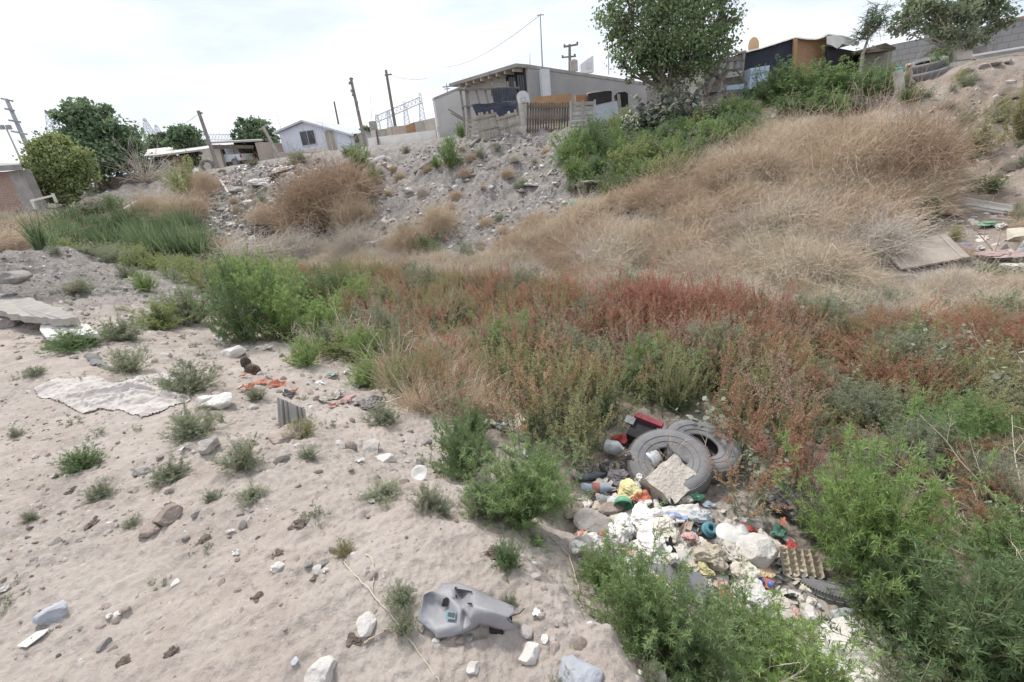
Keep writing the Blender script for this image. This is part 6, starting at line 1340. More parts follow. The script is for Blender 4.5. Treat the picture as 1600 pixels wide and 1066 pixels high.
for x, y, w, m, lb in [(505,1058,46,PALEST,"smooth white rock on the frame bottom"),(903,1062,66,BLUEST,"bluish grey boulder at the frame bottom near the lip"),(572,980,36,PALEST,"pale stone next to a dried dung pat"),(85,962,40,BLUEST,"half buried bluish stone above the white card"),(222,742,24,GREYST,"upright flat stone beside a low weed"),
    (440,720,22,GREYST,"round stone on the earth ridge below the tilted sheet"),(385,722,24,GREYST,"grey rubble block behind the largest round weed"),(330,700,34,GREYST,"grey stone between two weeds"),(183,962,13,PALEST,"small pale stone between two brown ones"),(195,955,15,CLOD,"brown stone beside the small pale one"),
    (497,893,18,PALEST,"pale stone in the cluster of stones by the stick"),(505,882,15,GREYST,"dark round stone in the cluster by the stick"),(482,882,14,GREYST,"grey stone at the edge of the stone cluster"),(436,888,18,PALEST,"flat white stone in the crumbly patch"),(462,1035,14,BLUEST,"small bluish stone near the smooth white rock"),
    (828,1025,34,PALEST,"pinkish white lump on the bank near the bluish boulder"),(740,1045,20,PALEST,"small pale lump in front of the fairing"),(852,1000,15,PALEST,"small pale stone on the bank between fairing and lip"),(716,1002,16,CLOD,"tan stone tucked under the fairing"),(733,998,13,GREYST,"small stone tucked beside the tan one under the fairing"),
    (660,983,16,GREYST,"grey stone by the torn end of the fairing"),(580,704,50,GREYST,"flat plate of grey crust on the slope below the dry grass"),(600,720,34,PALEST,"pale plate of crust beside the grey one"),(705,628,40,GREYST,"flat grey stone at the edge of the weeds"),(365,556,34,PALEST,"white rough stones at the head of the path"),
    (345,636,44,PALEST,"white crusty lump below the crumpled tarp"),(325,628,30,PALEST,"white crusty lump beside the larger one"),(300,600,26,PALEST,"whitish lump at the end of the crumpled tarp"),(1188,822,26,GREYST,"grey round stone behind the white broken rock"),(930,820,60,GREYST,"largest plate of grey dried mud in the pit"),
    (910,860,50,GREYST,"plate of dried mud at the bottom of the pit"),(900,800,40,CLOD,"crumbly mud plate by the green bush in the pit"),(955,800,34,CLOD,"brown mud lump left of the green bowl"),(265,812,44,CLOD,"cracked brown clods beside the silvery weed"),(235,830,28,CLOD,"brown clod next to the cracked clods"),
    (1030,792,26,PALEST,"pale pebble under the sandy concrete block"),(1075,900,26,CLOD,"brown lump behind the grey casing"),(450,682,50,CLOD,"pale earth ledge below the tilted grey sheet"),(680,1005,12,PALEST,"small round pebble in front of the fairing"),(1140,958,24,PALEST,"white chunk in the weeds under the grey casing")]:
    rock(x, y, w, m, lb, .35 if "plate" in lb or "ledge" in lb else .6)
for x, y, w, lb in [(465,820,26,"dark dried dung pat in the middle of the near bank"),(315,848,26,"small cylinder-like brown dung lump"),(402,934,22,"brown dung lump on the bare bank"),(198,1036,34,"dark crumbly dung pat near the frame bottom"),(268,1018,24,"small dark dung pat beside the crumbly one"),(552,1000,28,"curled brown dung pat by the pale stone"),
    (435,865,26,"grey dung crumbs above the flat white stone"),(112,768,22,"small brown clod beside a tiny white bag"),(143,820,24,"dark twisted clod near the cracked ones"),(265,790,20,"flat dark clod above the cracked ones"),(490,905,14,"small dark lump under the stone cluster"),(770,865,34,"dark soil patch of roots in the crumbling lip")]:
    P = gpt(x, y); d = depth(P); V, F = crumple(x * .37, 4, 1.0, .5); s = w / FPX * d * .72; o = G().add(V * [s, s * .8, s * .9], F).build("dung_pat" if "dung" in lb else "earth_clod", DUNG, None, at3(P), (0, 0, x)); tag(o, lb, "dung" if "dung" in lb else "clod", "dung pats and clods")
# ---- dry stick, card
def stick(pts, r, mat, label, group="sticks", z=None, name="dry_stick", lift=0.01, twigs=0):
    P = [gpt(x, y, lift + (l if l else 0)) for x, y, *k in pts for l in [k[0] if k else 0]]; P = np.array(P); O = P[0].copy(); Q = []
    for i in range(len(P) - 1):
        for f in np.linspace(0, 1, 7)[:-1]: Q.append(P[i] * (1 - f) + P[i + 1] * f + rng.normal(size=3) * r * .8)
    Q.append(P[-1]); Q = np.array(Q) - O; g = G(); g.tube(Q, np.linspace(r, r * .5, len(Q)), 6)
    for _ in range(twigs): k = random.randrange(2, len(Q) - 1); e = Q[k] + nrm(Q[min(k + 3, len(Q) - 1)] - Q[k] + rng.normal(size=3) * .12 + [0, 0, .05]) * random.uniform(.08, .28); g.tube([Q[k], (Q[k] + e) / 2 + rng.normal(size=3) * .01, e], [r * .5, r * .35, r * .2], 4)
    return tag(g.build(name, mat, None, at3(O)), label, "stick", group)
stick([(538,882),(560,905),(600,950),(640,1000),(686,1066),(700,1100)], .0024, STRAW, "long thin straw-coloured stalk lying on the near bank")
stick([(572,868),(585,880),(583,925)], .003, STRAW, "short forked dry stalk above the long one")
stick([(570,1010),(590,995),(612,985)], .004, TAN, "small dry twig by the pale stone")
stick([(860,840),(890,870),(905,925),(940,935)], .004, STRAW, "dry curved stem hanging over the edge of the pit")
P0 = at3(gpt(52, 1002, .012)); g = G(); g.prism([(-.03, -.032, 0), (.018, -.034, 0), (.034, .02, 0), (.03, .044, 0), (-.012, .03, 0)], (0, 0, .003)); o = g.build("card", WPLA, None, P0, (0, 0, -.15)); tag(o, "small white card with one dark hole on the bare bank", "card"); q = G(); lathe(q, [(0, .005), (.0025, .005)], 10); q.build("hole", DKMET, o)
for x, y, w, h, m, lb in [(10,922,30,8,WPLA,"white strip at the picture edge above the bluish stone"),(172,965,12,9,WPLA,"bright white chip beside the small pale stone"),(370,866,18,8,WPLA,"white chip on the bare bank below the dung lump"),(358,832,16,8,WPLA,"white splinter beside a small dark lump"),(430,890,16,12,WPLA,"white flake near the crumbly patch"),
    (840,962,14,16,WPLA,"white flake lying beyond the narrow end of the fairing"),(85,746,18,10,WPLA,"tiny white bag lying above the small clod"),(582,785,16,9,WPLA,"white chip by the flat weed patch"),(562,722,20,10,WPLA,"white flat chip on the crust plates"),(288,702,16,14,WPLA,"white and black torn piece on the ledge"),
    (508,893,12,10,PALEST,"white crumb in the stone cluster"),(128,600,20,10,WPLA,"white shard stuck in the ledge behind the tarp"),(200,633,16,8,WPLA,"bluish white fold at the tarp's lower edge"),(340,530,40,12,WPLA,"white litter under the darkest bush"),(412,545,26,10,WPLB,"pale litter on the path by the bushes")]:
    scrap(x, y, w * .8, h * .7, m, lb, amp=.18, n=10)
# ---- tarp, flap, tilted sheet, boot, orange scraps
drape("tarp", "large dusty crumpled pale tarp half buried in the near bank", "tarp", [(52,608),(90,592),(150,588),(190,600),(222,585),(255,583),(288,600),(300,625),(262,640),(222,655),(160,640),(130,648),(100,632),(60,622)], TARPM, .04, .10, 1.5, 170, None, (.8, 2.2), .35, .7)
drape("rubber_flap", "black rubber flap sticking out of the bank above the tarp", "rubber sheet", [(128,556),(145,551),(160,560),(182,580),(165,580),(140,572)], RUBBER, .05, .06, 3, 26, None)
P = gpt(452, 668); d = depth(P); s = 44 / FPX * d; g = G(); V = []
for j in range(9):
    for i in range(15): u, v = i / 14, j / 8; V.append((s * (u - .3 * v - .35), .015 * math.sin(u * 38) + .12 * s * v, s * .95 * v * (1 - .25 * u)))
g.add(V, [(j * 15 + i, j * 15 + i + 1, (j + 1) * 15 + i + 1, (j + 1) * 15 + i) for j in range(8) for i in range(14)], 0, .5); o = g.build("corrugated_scrap", M("dull_tin", (.42, .40, .37), (.33, .31, .28), scale=3), None, at3(P), (-.3, .45, .2)); o.modifiers.new("t", 'SOLIDIFY').thickness = .004; tag(o, "tilted pale grey corrugated scrap standing out of the ground by dry grass", "metal scrap")
t = thing("boot", "dark muddy boot lying on the path above orange-red scraps", "boot", gpt(395, 582, .02), R(-35)); d = depth(np.array(t.location)); s = 40 / FPX * d
V, F = crumple(3, 4, .3, 1); g = G(); g.add(V * [s * .9, s * .34, s * .36] + [0, 0, s * .1], F, 0, .5, True); g.add(V * [s * .34, s * .36, s * .55] + [-s * .32, 0, s * .25], F, 0, .5, True); g.build("upper", M("muddy_leather", (.10, .08, .06), (.05, .04, .03), scale=12, bump=.5, rough=.6), t)
g = G(); V2 = V.copy(); g.add(V2 * [s * .95, s * .38, s * .1] + [0, 0, -s * .02], F, 0, .5, True); g.build("sole", CM("dull_red_sole", (.28, .12, .09)), t)
for x, y, w, h, lb in [(388,608,22,12,"orange-red scrap under the boot"),(408,600,12,14,"small orange-red scrap against the boot"),(435,602,26,14,"orange-red basket fragment to the side of the boot"),(460,614,14,6,"thin red scrap near the dark shard"),(522,636,14,5,"faint red sliver near the litter strip"),(380,590,10,5,"reddish bit above the boot scraps")]:
    scrap(x, y, w, h, ORP, lb, group="orange-red scraps", amp=.3, n=8, dz=.02)
bag(574, 634, 46, 12, BLACKP, "crumpled black bag at the end of the litter strip"); scrap(450, 617, 26, 8, DKMET, "dark shard beside the thin red scrap")
for x, y, w, h, m, lb in [(528,620,30,12,WPLB,"pale rag in the litter strip"),(545,628,22,12,PINKP,"pinkish rag next to the black bag"),(505,628,30,8,WPLB,"flat dirty paper at the start of the litter strip"),(500,602,14,12,WPLA,"white cup-like scrap above the litter strip"),(521,588,20,10,M("mint_scrap",(.48,.6,.55)),"pale mint scrap above the litter strip"),(541,583,10,8,WPLA,"tiny white wrapper next to the mint scrap"),
    (560,603,22,16,CLEARP,"clear crushed cup at the grass edge"),(596,582,16,10,CLEARP,"grey crushed cup beside pale grass"),(487,556,20,14,WPLB,"grey bag under the yellowish bush"),(626,550,14,16,WPLA,"white blade-like scrap in the pale grass"),(627,568,14,18,BLACKP,"black scrap right under the white blade"),(418,545,20,10,WPLB,"grey paper on the edge of the path"),
    (763,664,22,20,WPLB,"torn white cup with brown inside"),(777,641,18,16,PINKP,"red and white wrapper at the edge of the weeds"),(780,668,16,16,CLEARP,"clear crushed cup beside the torn white one"),(808,662,32,26,WPLB,"grey folded carton among the weeds"),(790,702,16,26,PALLET,"pale wood offcut sticking up between bushes"),(822,700,26,12,WPLB,"grey paper behind the wood offcut"),
    (764,702,22,16,BLACKP,"black rag behind the two feathery bushes"),(830,715,30,10,CLEARP,"clear plastic strip among the weeds above the pit"),(700,682,10,6,WPLA,"white dot of litter in the darker feathery bush"),(760,618,16,10,WPLB,"dusty scrap at the weed edge")]:
    scrap(x, y, w, h, m, lb, amp=.25, n=8, dz=.02)
# plate and jar
t = thing("plate", "white round dish lying tilted on the slope beside a feathery bush", "plate", gpt(657, 747, .03), 0, None, (R(38), R(-6), 0)); s = 13.5 / FPX * depth(np.array(t.location)); g = G(); lathe(g, [(0, 0), (s * .6, 0), (s * .75, s * .1), (s, s * .22), (s * .98, s * .25), (s * .7, s * .14), (0, s * .06)], 28); g.build("dish", WPLA, t)
bottle(826, 812, 26, "white screw-top jar lying at the edge of the pit", M("milky_jar", (.62, .65, .66), (.55, .58, .6), rough=.4), None, WPLA, R(80), .03, .03, .33)
# ---- the rubbish heap
t = thing("carton", "torn black carton with a red patterned lid edge behind the front tyre", "carton", gpt(1003, 694, .06), R(-38), None, (R(25), R(10), R(-38))); g = G(); g.box((0, 0, .06), (.20, .17, .14)); g.build("box", DARKROOM, t); g = G(); g.box((.02, .1, .15), (.24, .045, .05)); g.build("lid_edge", CM("red_patterned_edge", (.30, .07, .09)), t); g = G(); g.box((-.12, .04, .14), (.08, .07, .03)); g.build("flap", CM("grey_flap", (.35, .35, .36)), t)
scrap(970, 694, 40, 18, REDP, "bright red torn sheet beside the black carton", amp=.3, dz=.04, tilt=(.3, .1)); scrap(958, 661, 26, 6, REDP, "red strip showing above the carton", dz=.05)
bag(983, 742, 30, 40, BLACKP, "black bag slumped against the front tyre", dz=.02); bag(950, 735, 26, 20, BLACKP, "black bag behind the dark bottle"); bag(970, 752, 30, 22, M("grey_torn_bag", (.36, .33, .35), (.2, .18, .19)), "torn greyish bag between the black bags")
bottle(962, 716, 32, "clear cloudy jar lying above the black bags", CLEARP, None, None, R(60), .10, .1, .36); bottle(928, 750, 44, "dark smoky bottle lying in the pit by the green bush", M("smoky_bottle", (.13, .14, .16), rough=.3, bump=.1), None, None, R(95), .04)
bottle(937, 770, 56, "pale blue bottle with a faded red label, lying in front of the smoky one", BLUEP, CM("faded_red_label", (.40, .17, .16)), None, R(78), .04, .15); bottle(902, 748, 24, "cloudy little bottle at the edge of the green bush", CLEARP, PINKP, None, R(30), .03, .15, .25)
bottle(1020, 738, 34, "round milky container on the concrete block", M("milky_plastic", (.66, .68, .69), rough=.4), None, None, R(120), .14, .05, .45); bottle(1004, 748, 24, "small white tub beside the milky container", WPLA, None, None, R(100), .12, .05, .42)
bag(985, 777, 36, 18, YELP, "yellow wrapper under the pale blue bottle", "wrapper", "wrapper", .03, "wrappers"); scrap(1003, 787, 34, 16, ORP, "orange wrapper next to the yellow one", "wrapper", "wrapper", .04, "wrappers", amp=.3)
bag(1000, 767, 24, 22, WPLA, "white and yellow crumpled wrapper above the orange one", "wrapper", "wrapper", .05, "wrappers"); scrap(1005, 797, 20, 16, WPLA, "white corner of paper poking out by the green bowl", dz=.04, amp=.3)
t = thing("bowl", "bright green plastic bowl lying on its side", "bowl", gpt(974, 800, .05), 0, None, (R(-70), R(30), 0)); s = 15 / FPX * depth(np.array(t.location)); g = G(); lathe(g, [(0, s), (s * .5, s * .9), (s * .85, s * .55), (s, 0), (s * .93, 0), (s * .78, s * .5), (0, s * .88)], 24); g.build("shell", GRNP, t)
for i, (x, y, w, h, m, lb) in enumerate([(1005,822,50,30,WPLA,"white bag just under the green bowl"),(1030,838,46,24,WPLB,"soiled white bag in the middle of the heap"),(972,842,40,26,WPLA,"white bag nearest the dried mud plates"),(958,855,34,24,WPLA,"flat white wrapper with a brown spot by the mud plates"),(1015,865,50,22,WPLA,"white bag half behind the green bush"),(1050,852,30,18,WPLB,"yellowed paper wad beside the soiled bag"),
    (1095,815,34,18,CLEARP,"clear bag tail beside the printed bag"),(1048,890,26,22,WPLB,"beige bag behind the grey casing"),(1108,885,50,36,M("beige_bag",(.56,.50,.40),(.42,.36,.28)),"beige bag with yellow filling in the heap"),(1100,900,24,16,YELP,"yellow corner in the beige bag"),(1145,880,50,26,WPLB,"creased whitish bag between beige bag and white rock"),(1160,905,44,20,WPLB,"crushed papers below the white broken rock"),
    (1190,905,30,16,M("tan_rag",(.56,.42,.27)),"tan crumpled wrapper in front of the egg tray"),(1210,958,50,20,WPLB,"pale papers under the half buried tyre"),(1180,940,40,16,WPLA,"white papers below the toy block"),(1235,965,30,16,PINKP,"pinkish rag by the smooth round pale stone"),(925,880,30,24,WPLB,"grey-white bag at the broken bank edge"),(905,868,24,18,WPLA,"white bag where the pit meets the bank"),
    (1070,790,24,16,WPLB,"whitish rag under the front tyre"),(1088,785,18,14,GRNP,"green wrapper beside the front tyre"),(1130,865,30,16,GREYST,"grey rag under the white lid"),(1060,870,26,14,WPLB,"grey-white rag above the casing"),(1010,845,30,16,WPLA,"thin white film over the soiled bag"),(1080,850,24,14,PINKP,"pinkish scrap in the middle of the heap"),(945,900,30,18,M("tan_leaf_pile",(.56,.46,.3)),"tan scrap under the green bush at the bank")]):
    bag(x, y, w, h, m, lb, dz=.02 + .01 * (i % 3))
lp_ = []
for i, mt in enumerate([WPLA, WPLB, WPLA, CLEARP, GREYST, CARD, M("beige_bag", (.56, .50, .40), (.42, .36, .28)), PINKP, BLUEP, ORP, TEALP, YELP, BLACKP, WPLB]):
    V, F = crumple(i * 3.3 + 1, 2, 1.1, .35); lp_.append(proto(G().add(V, F, 0), [mt]))
for i, mt in enumerate([WPLA, WPLB, CARD, CLEARP]):
    n_g = 5; V = [((a / n_g - .5) * (1 + .4 * mnoise.noise(Vector((a, b, i)))), (b / n_g - .5) * .7, .12 * mnoise.noise(Vector((a * .7, b * .7, i + 5)))) for a in range(n_g + 1) for b in range(n_g + 1)]
    lp_.append(proto(G().add(V, [(a * (n_g + 1) + b, a * (n_g + 1) + b + 1, (a + 1) * (n_g + 1) + b + 1, (a + 1) * (n_g + 1) + b) for a in range(n_g) for b in range(n_g)], 0), [mt]))
wts = [6, 7, 5, 2, 2, 2, 4, 1, 1, .5, .4, .5, 1, 5, 7, 8, 3, 3]
q1 = area_pts([(905, 770), (960, 740), (1000, 790), (1110, 790), (1180, 830), (1260, 880), (1290, 960), (1240, 985), (1120, 960), (1000, 900), (900, 890)], 420, 900)
q2 = area_pts([(500, 590), (560, 600), (640, 640), (760, 640), (850, 680), (880, 720), (800, 740), (740, 680), (600, 650)], 14, 130)
q3 = area_pts([(1440, 390), (1480, 330), (1600, 330), (1700, 380), (1700, 470), (1480, 440)], 26, 320)
q4 = area_pts([(320, 395), (310, 290), (350, 265), (500, 255), (560, 300), (500, 395)], 8, 520); q5 = area_pts([(560, 390), (560, 280), (860, 230), (900, 300), (850, 400)], 2.2, 200)
for nm, lb, q, s0, s1 in (("heap_litter", "small torn papers, films and crumbs of rubbish filling the dump heap", q1, .02, .075), ("strip_litter", "small litter strewn along the weed edge", q2, .02, .06), ("slope_litter", "small litter among the boards on the right slope", q3, .03, .11), ("mound_litter", "plaster crumbs and litter over the rubble mound", q4, .05, .22), ("scree_litter", "scattered pale litter on the grey slope", q5, .04, .12)):
    sc_(nm, lb, lp_, q, s0, s1, np.array(random.choices(range(len(lp_)), wts, k=len(q))), .35, None, -.012 if nm == "heap_litter" else 0)
# printed bag
t = thing("printed_bag", "white flat bag with a blue wave print", "plastic bag", gpt(1066, 812, .05), R(8), "plastic bags", (R(18), R(2), R(2))); d = depth(np.array(t.location)); s = 62 / FPX * d; g = G(); n = 12; V = [(s * (i / n - .5), s * .48 * (j / n - .5), .02 * mnoise.noise(Vector((i * .5, j * .5, 3)))) for j in range(n + 1) for i in range(n + 1)]
g.add(V, [(j * (n + 1) + i, j * (n + 1) + i + 1, (j + 1) * (n + 1) + i + 1, (j + 1) * (n + 1) + i) for j in range(n) for i in range(n)], 0, .5, True); o = g.build("film", WPLA, t); o.modifiers.new("t", 'SOLIDIFY').thickness = .002
g = G(); V = [];
for k in range(2): V += [(s * (u - .5) * .82 + s * .02, s * (-.14 + .11 * math.sin(u * 5 + 1.2) * (1 - u) + (.13 - .06 * u) * k), .006 + .02 * mnoise.noise(Vector((u * 5, 3, 3)))) for u in np.linspace(.02, .98, 13)]
g.add(V, [(i, i + 1, 14 + i, 13 + i) for i in range(12)], 0, .5); g.build("wave_print", CM("faded_blue_print", (.30, .38, .62)), t)
scrap(1045, 793, 36, 12, DKMET, "black twisted strap under the tyre", amp=.4, dz=.03); scrap(1070, 832, 46, 10, CARD, "tan cardboard edge under the printed bag", dz=.03)
scrap(1075, 880, 60, 30, M("grey_rough_board", (.47, .45, .42), (.38, .36, .33)), "rough grey fibre board piece behind the casing", dz=.02, amp=.08)
tag(G().tube([(math.cos(a) * .032, math.sin(a) * .032, 0) for a in np.linspace(0, 6.283, 18)], .017, 8, caps=False).tube([(math.cos(a) * .03, math.sin(a) * .03, .03) for a in np.linspace(0, 6.283, 18)], .014, 8, caps=False).build("cord_spool", TEALP, None, at3(gpt(1107, 838, .05)), (.5, .3, 0)), "coil of teal cord beside the white lid", "cord spool")
t = thing("tub", "grey tub with a domed white lid in the heap", "tub", gpt(1133, 850, .02), 0, None, (R(14), R(5), 0)); s = 19 / FPX * depth(np.array(t.location)); g = G(); lathe(g, [(0, 0), (s * .7, 0), (s * .78, s * .3), (s * .8, s * 1.0)], 24); g.build("pot", M("grey_tub", (.40, .40, .41), (.3, .3, .3)), t); g = G(); lathe(g, [(s * .85, s * 1.0), (s, s * 1.02), (s * 1.0, s * 1.1), (s * .7, s * 1.2), (0, s * 1.24)], 24); g.build("lid", WPLA, t)
bottle(1158, 852, 42, "white bottle with a pink neck beside the tub", WPLA, None, CM("pink_cap", (.55, .2, .22)), R(150), .08, .1, .28, 40); bottle(1172, 838, 22, "crushed red can behind the white rock", REDP, None, None, R(60), .05, .2, .3)
bag(1215, 838, 24, 14, CM("bottle_green", (.12, .25, .18)), "green crushed bottle with an orange dot at the bush edge", "crushed_bottle", "bottle", .02, "bottles and jars"); scrap(1222, 830, 8, 12, ORP, "orange tag on the green crushed bottle", dz=.08); bag(1222, 800, 50, 40, BLACKP, "black bag in the shade under the pinkish weed"); scrap(1225, 845, 30, 10, M("mint_plastic", (.42, .56, .5)), "mint green scrap below the green crushed bottle", dz=.03)
scrap(1235, 862, 18, 16, REDP, "red shard beside the white broken rock", dz=.05, amp=.3); scrap(1350, 885, 18, 10, REDP, "red scrap glimpsed inside the tall feathery bush", dz=.1)
# egg tray
P = gpt(1250, 890, .05); d = depth(P); s = 54 / FPX * d; n = 40; V = [(s * (i / n - .5), s * .8 * (j / n - .5), .018 * abs(math.sin(i / n * 5 * math.pi)) * abs(math.sin(j / n * 5 * math.pi)) * (1) - .012 * (1 - abs(math.sin(i / n * 5 * math.pi))) + .008 * mnoise.noise(Vector((i * .2, j * .2, 0)))) for j in range(n + 1) for i in range(n + 1)]
V = [(x, y, -z * 1.6) for x, y, z in V]; o = G().add(V, [(j * (n + 1) + i, j * (n + 1) + i + 1, (j + 1) * (n + 1) + i + 1, (j + 1) * (n + 1) + i) for j in range(n) for i in range(n)], 0, .5, True).build("egg_tray", M("grey_tan_pulp", (.47, .41, .32), (.36, .31, .24), scale=8), None, at3(P), (R(20), R(-8), R(-22))); o.modifiers.new("t", 'SOLIDIFY').thickness = .003; tag(o, "grey-tan pulp egg tray leaning on the white broken rock", "egg tray")
# toy block with blue wheels
t = thing("toy", "small red and white toy block with blue wheels", "toy", gpt(1196, 922, .05), 0, None, (R(35), R(-8), R(-42))); g = G(); g.box((0, 0, 0), (.085, .05, .04)); g.build("block", ORP, t); g = G(); g.box((-.035, -.0, .0), (.018, .054, .043)); g.build("white_band", WPLA, t)
for x in (-.022, .028): g = G(); lathe(g, [(0, .034), (.017, .034), (.018, .02), (.018, .01)], 18, off=(x, 0, 0)); g.build("wheel", BLUP, t)
# grey casing with a ring
t = thing("plastic_casing", "grey moulded casing with a round embossed ring, behind the green bush", "plastic part", gpt(1058, 915, .06), 0, None, (R(32), R(8), R(-18))); s = 96 / FPX * depth(np.array(t.location))
g = G(); pr = [(-.5, -.06), (-.45, .13), (-.1, .16), (.1, .12), (.36, .16), (.42, .0), (.5, -.1), (.46, -.26), (.1, -.17), (-.2, -.12)]; g.prism([(x * s, y * s, .0) for x, y in pr], (0, 0, -.03)); g.build("shell", GREYPL, t)
g = G(); g.tube([(.08 * s + math.cos(a) * .018, math.sin(a) * .018, .002) for a in np.linspace(0, 6.283, 22)], .0028, 6, caps=False); g.build("ring", M("dark_ring", (.12, .13, .14)), t); g = G(); g.prism([(-.12 * s, .16 * s, 0), (.08 * s, .13 * s, 0), (.06 * s, .12 * s, .11), (-.1 * s, .14 * s, .12)], (0, .01, 0)); g.build("fin", GREYPL, t)
scrap(1048, 872, 14, 26, DKMET, "dark narrow plastic piece standing behind the casing", tilt=(1.0, .1), yaw=.2, dz=.06, amp=.05)
bottle(1322, 966, 48, "flat clear bottle lying at the top of the white slab", CLEARP, None, YELP, R(95), .03, .25, .2)
bag(1030, 1062, 26, 20, WPLA, "white paper scrap at the frame bottom below the lip"); stick([(1045, 1040), (1070, 1062), (1090, 1085)], .012, CARD, "brown stick end at the frame bottom below the lip"); scrap(1115, 1062, 40, 8, WPLA, "white strip at the frame bottom beside the brown stick")

# ---- grey scooter fairing on the bank
zf = H(*gpt(730, 960)[:2])
def fp(X, Y, h): return Z(620 + X / 6.27, 860 + Y / 6.27, zf + h)
O = fp(650, 620, 0); t = thing("scooter_fairing", "scuffed grey plastic scooter fairing lying on the pale bank", "vehicle fairing", O)
v = {k: fp(*q) for k, q in dict(a=(440,330,.05), b=(600,318,.055), c=(745,365,.06), d=(905,448,.05), e=(1152,545,.045), f=(1150,618,.055), g=(1085,655,.075), h=(1130,712,.05), i=(1150,785,.012), j=(1040,790,.008), k=(910,750,.02), l=(800,735,.03), m=(735,780,.02), n=(560,840,.012), n2=(380,866,.012), o=(372,822,.02), p=(272,742,.02), q=(197,690,.03), r=(235,570,.055), s=(262,440,.07), t=(310,415,.075), u=(400,380,.06),
  A=(560,372,.065), B=(640,385,.03), C=(640,480,.028), D=(560,470,.06), E=(742,400,.078), F=(742,540,.095), Gq=(690,560,.06), Hq=(640,560,.06), I=(500,455,.06), J=(540,580,.045), K=(300,440,.05), Lq=(300,570,.035), Mq=(450,560,.022), N=(330,700,.03), Oq=(395,790,.035), P=(610,720,.045), Q=(620,620,.06), Rr=(720,670,.085), S=(905,600,.098), T=(905,500,.07), Uu=(650,790,.03), V=(680,640,.03), W=(745,720,.06)).items()}
FV = list(v.keys()); ix_ = {k: i for i, k in enumerate(FV)}
faces = ["abAu", "uADI", "bcEA", "ABCD", "AEBB", "BEFC", "CFGqHq", "DCHqI", "IHqQJ", "cdTE", "deTT", "eTSg", "efgg", "ETSF", "FSlRr", "Sgkl", "ghjk", "hijj", "FRrGqGq", "GqRrVHq", "HqVQQ", "VRrWUu", "RrlWW", "lmWW", "WmUuUu", "QVUuP", "uIKt", "tKss", "sKLqr", "IJMqK", "KMqLqLq", "LqMqN", "rLqNq", "qNpp", "MqJPOq", "MqOqNN", "NOqpp", "Opp", "JQPP", "OqPUun", "UumnNN", "Oqn2oo", "Oqnn2n2", "pOqoo"]
def parse(s_):
    out = []; i = 0
    while i < len(s_):
        if s_[i:i+2] in ix_: out.append(s_[i:i+2]); i += 2
        elif s_[i] in ix_: out.append(s_[i]); i += 1
        else: i += 1
    return out
FF = []
for s_ in faces:
    q = parse(s_); q = [k for i, k in enumerate(q) if k not in q[:i]]
    if len(q) < 3: continue
    if len(q) > 4: FF.append(tuple(ix_[k] for k in q[:4])); q = [q[0], q[3], q[4]]
    if len(q) == 3: q = [q[0], q[1], q[2], q[2]]
    FF.append(tuple(ix_[k] for k in q))
g = G(); g.add(np.array([v[k] for k in FV]) - O, FF, 0, .5, True); o = g.build("shell", GREYPL, t)
import bmesh
bm = bmesh.new(); bm.from_mesh(o.data); bmesh.ops.recalc_face_normals(bm, faces=bm.faces); bm.to_mesh(o.data); bm.free()
for p_ in o.data.polygons: p_.use_smooth = True
me_ = o.data; m = o.modifiers.new("s", 'SUBSURF'); m.levels = m.render_levels = 2
for e in me_.edges: pass
cr = me_.attributes.new("crease_edge", 'FLOAT', 'EDGE'); cr.data.foreach_set("value", np.full(len(me_.edges), .62, np.float32)); m = o.modifiers.new("t", 'SOLIDIFY'); m.thickness = .003
def patch(name, pts, h, mat, par, k=.006):
    P_ = [fp(x, y, hh + k) - O for (x, y), hh in zip(pts, h)]; return G().prism(P_, (0, 0, .0015)).build(name, mat, par)
GAPSHADE = M("painted_gap_shade", (.03, .028, .026), bump=0)  # painted dark for holes and gaps; the shell itself is not cut
patch("opening", [(455,480),(485,462),(512,475),(498,545),(465,555),(438,545)], [.052,.056,.057,.042,.036,.04], GAPSHADE, o)  # thin dark plates on the shell stand for the shade inside its openings
patch("opening", [(566,362),(620,362),(612,380),(578,384)], [.066,.05,.045,.06], GAPSHADE, o); patch("opening", [(574,440),(590,438),(592,458),(578,462)], [.05,.045,.045,.05], GAPSHADE, o)
patch("opening", [(690,400),(738,402),(736,418),(706,412)], [.07,.078,.08,.07], GAPSHADE, o); patch("opening", [(690,515),(738,518),(732,538),(700,530)], [.075,.092,.094,.075], GAPSHADE, o)
patch("notch_shade", [(1082,668),(1130,640),(1132,718),(1108,706)], [.07,.05,.045,.05], GAPSHADE, o, .004)  # dark plate painted for the shade in the notch
w_ = patch("blue_frame", [(488,592),(578,600),(572,682),(480,672)], [.046,.05,.046,.04], CM("teal_frame", (.17, .34, .40)), o, .008); patch("frame_gap_shade", [(505,610),(566,615),(560,660),(498,652)], [.046,.05,.046,.04], M("painted_brownish_gap", (.12, .10, .08)), w_, .0105)  # inner plate is coloured like the dim gap inside the frame
G().tube([fp(1130, 640, .03) - O, fp(1200, 620, .03) - O, fp(1250, 570, .02) - O], .002, 5).build("wire", DKMET, t)
g = G(); g.box(fp(980, 775, .0) - O, (.05, .02, .025), (0, 0, -.3)); g.build("underside_shade", GAPSHADE, t)  # dark block standing for the shaded gap under the arm

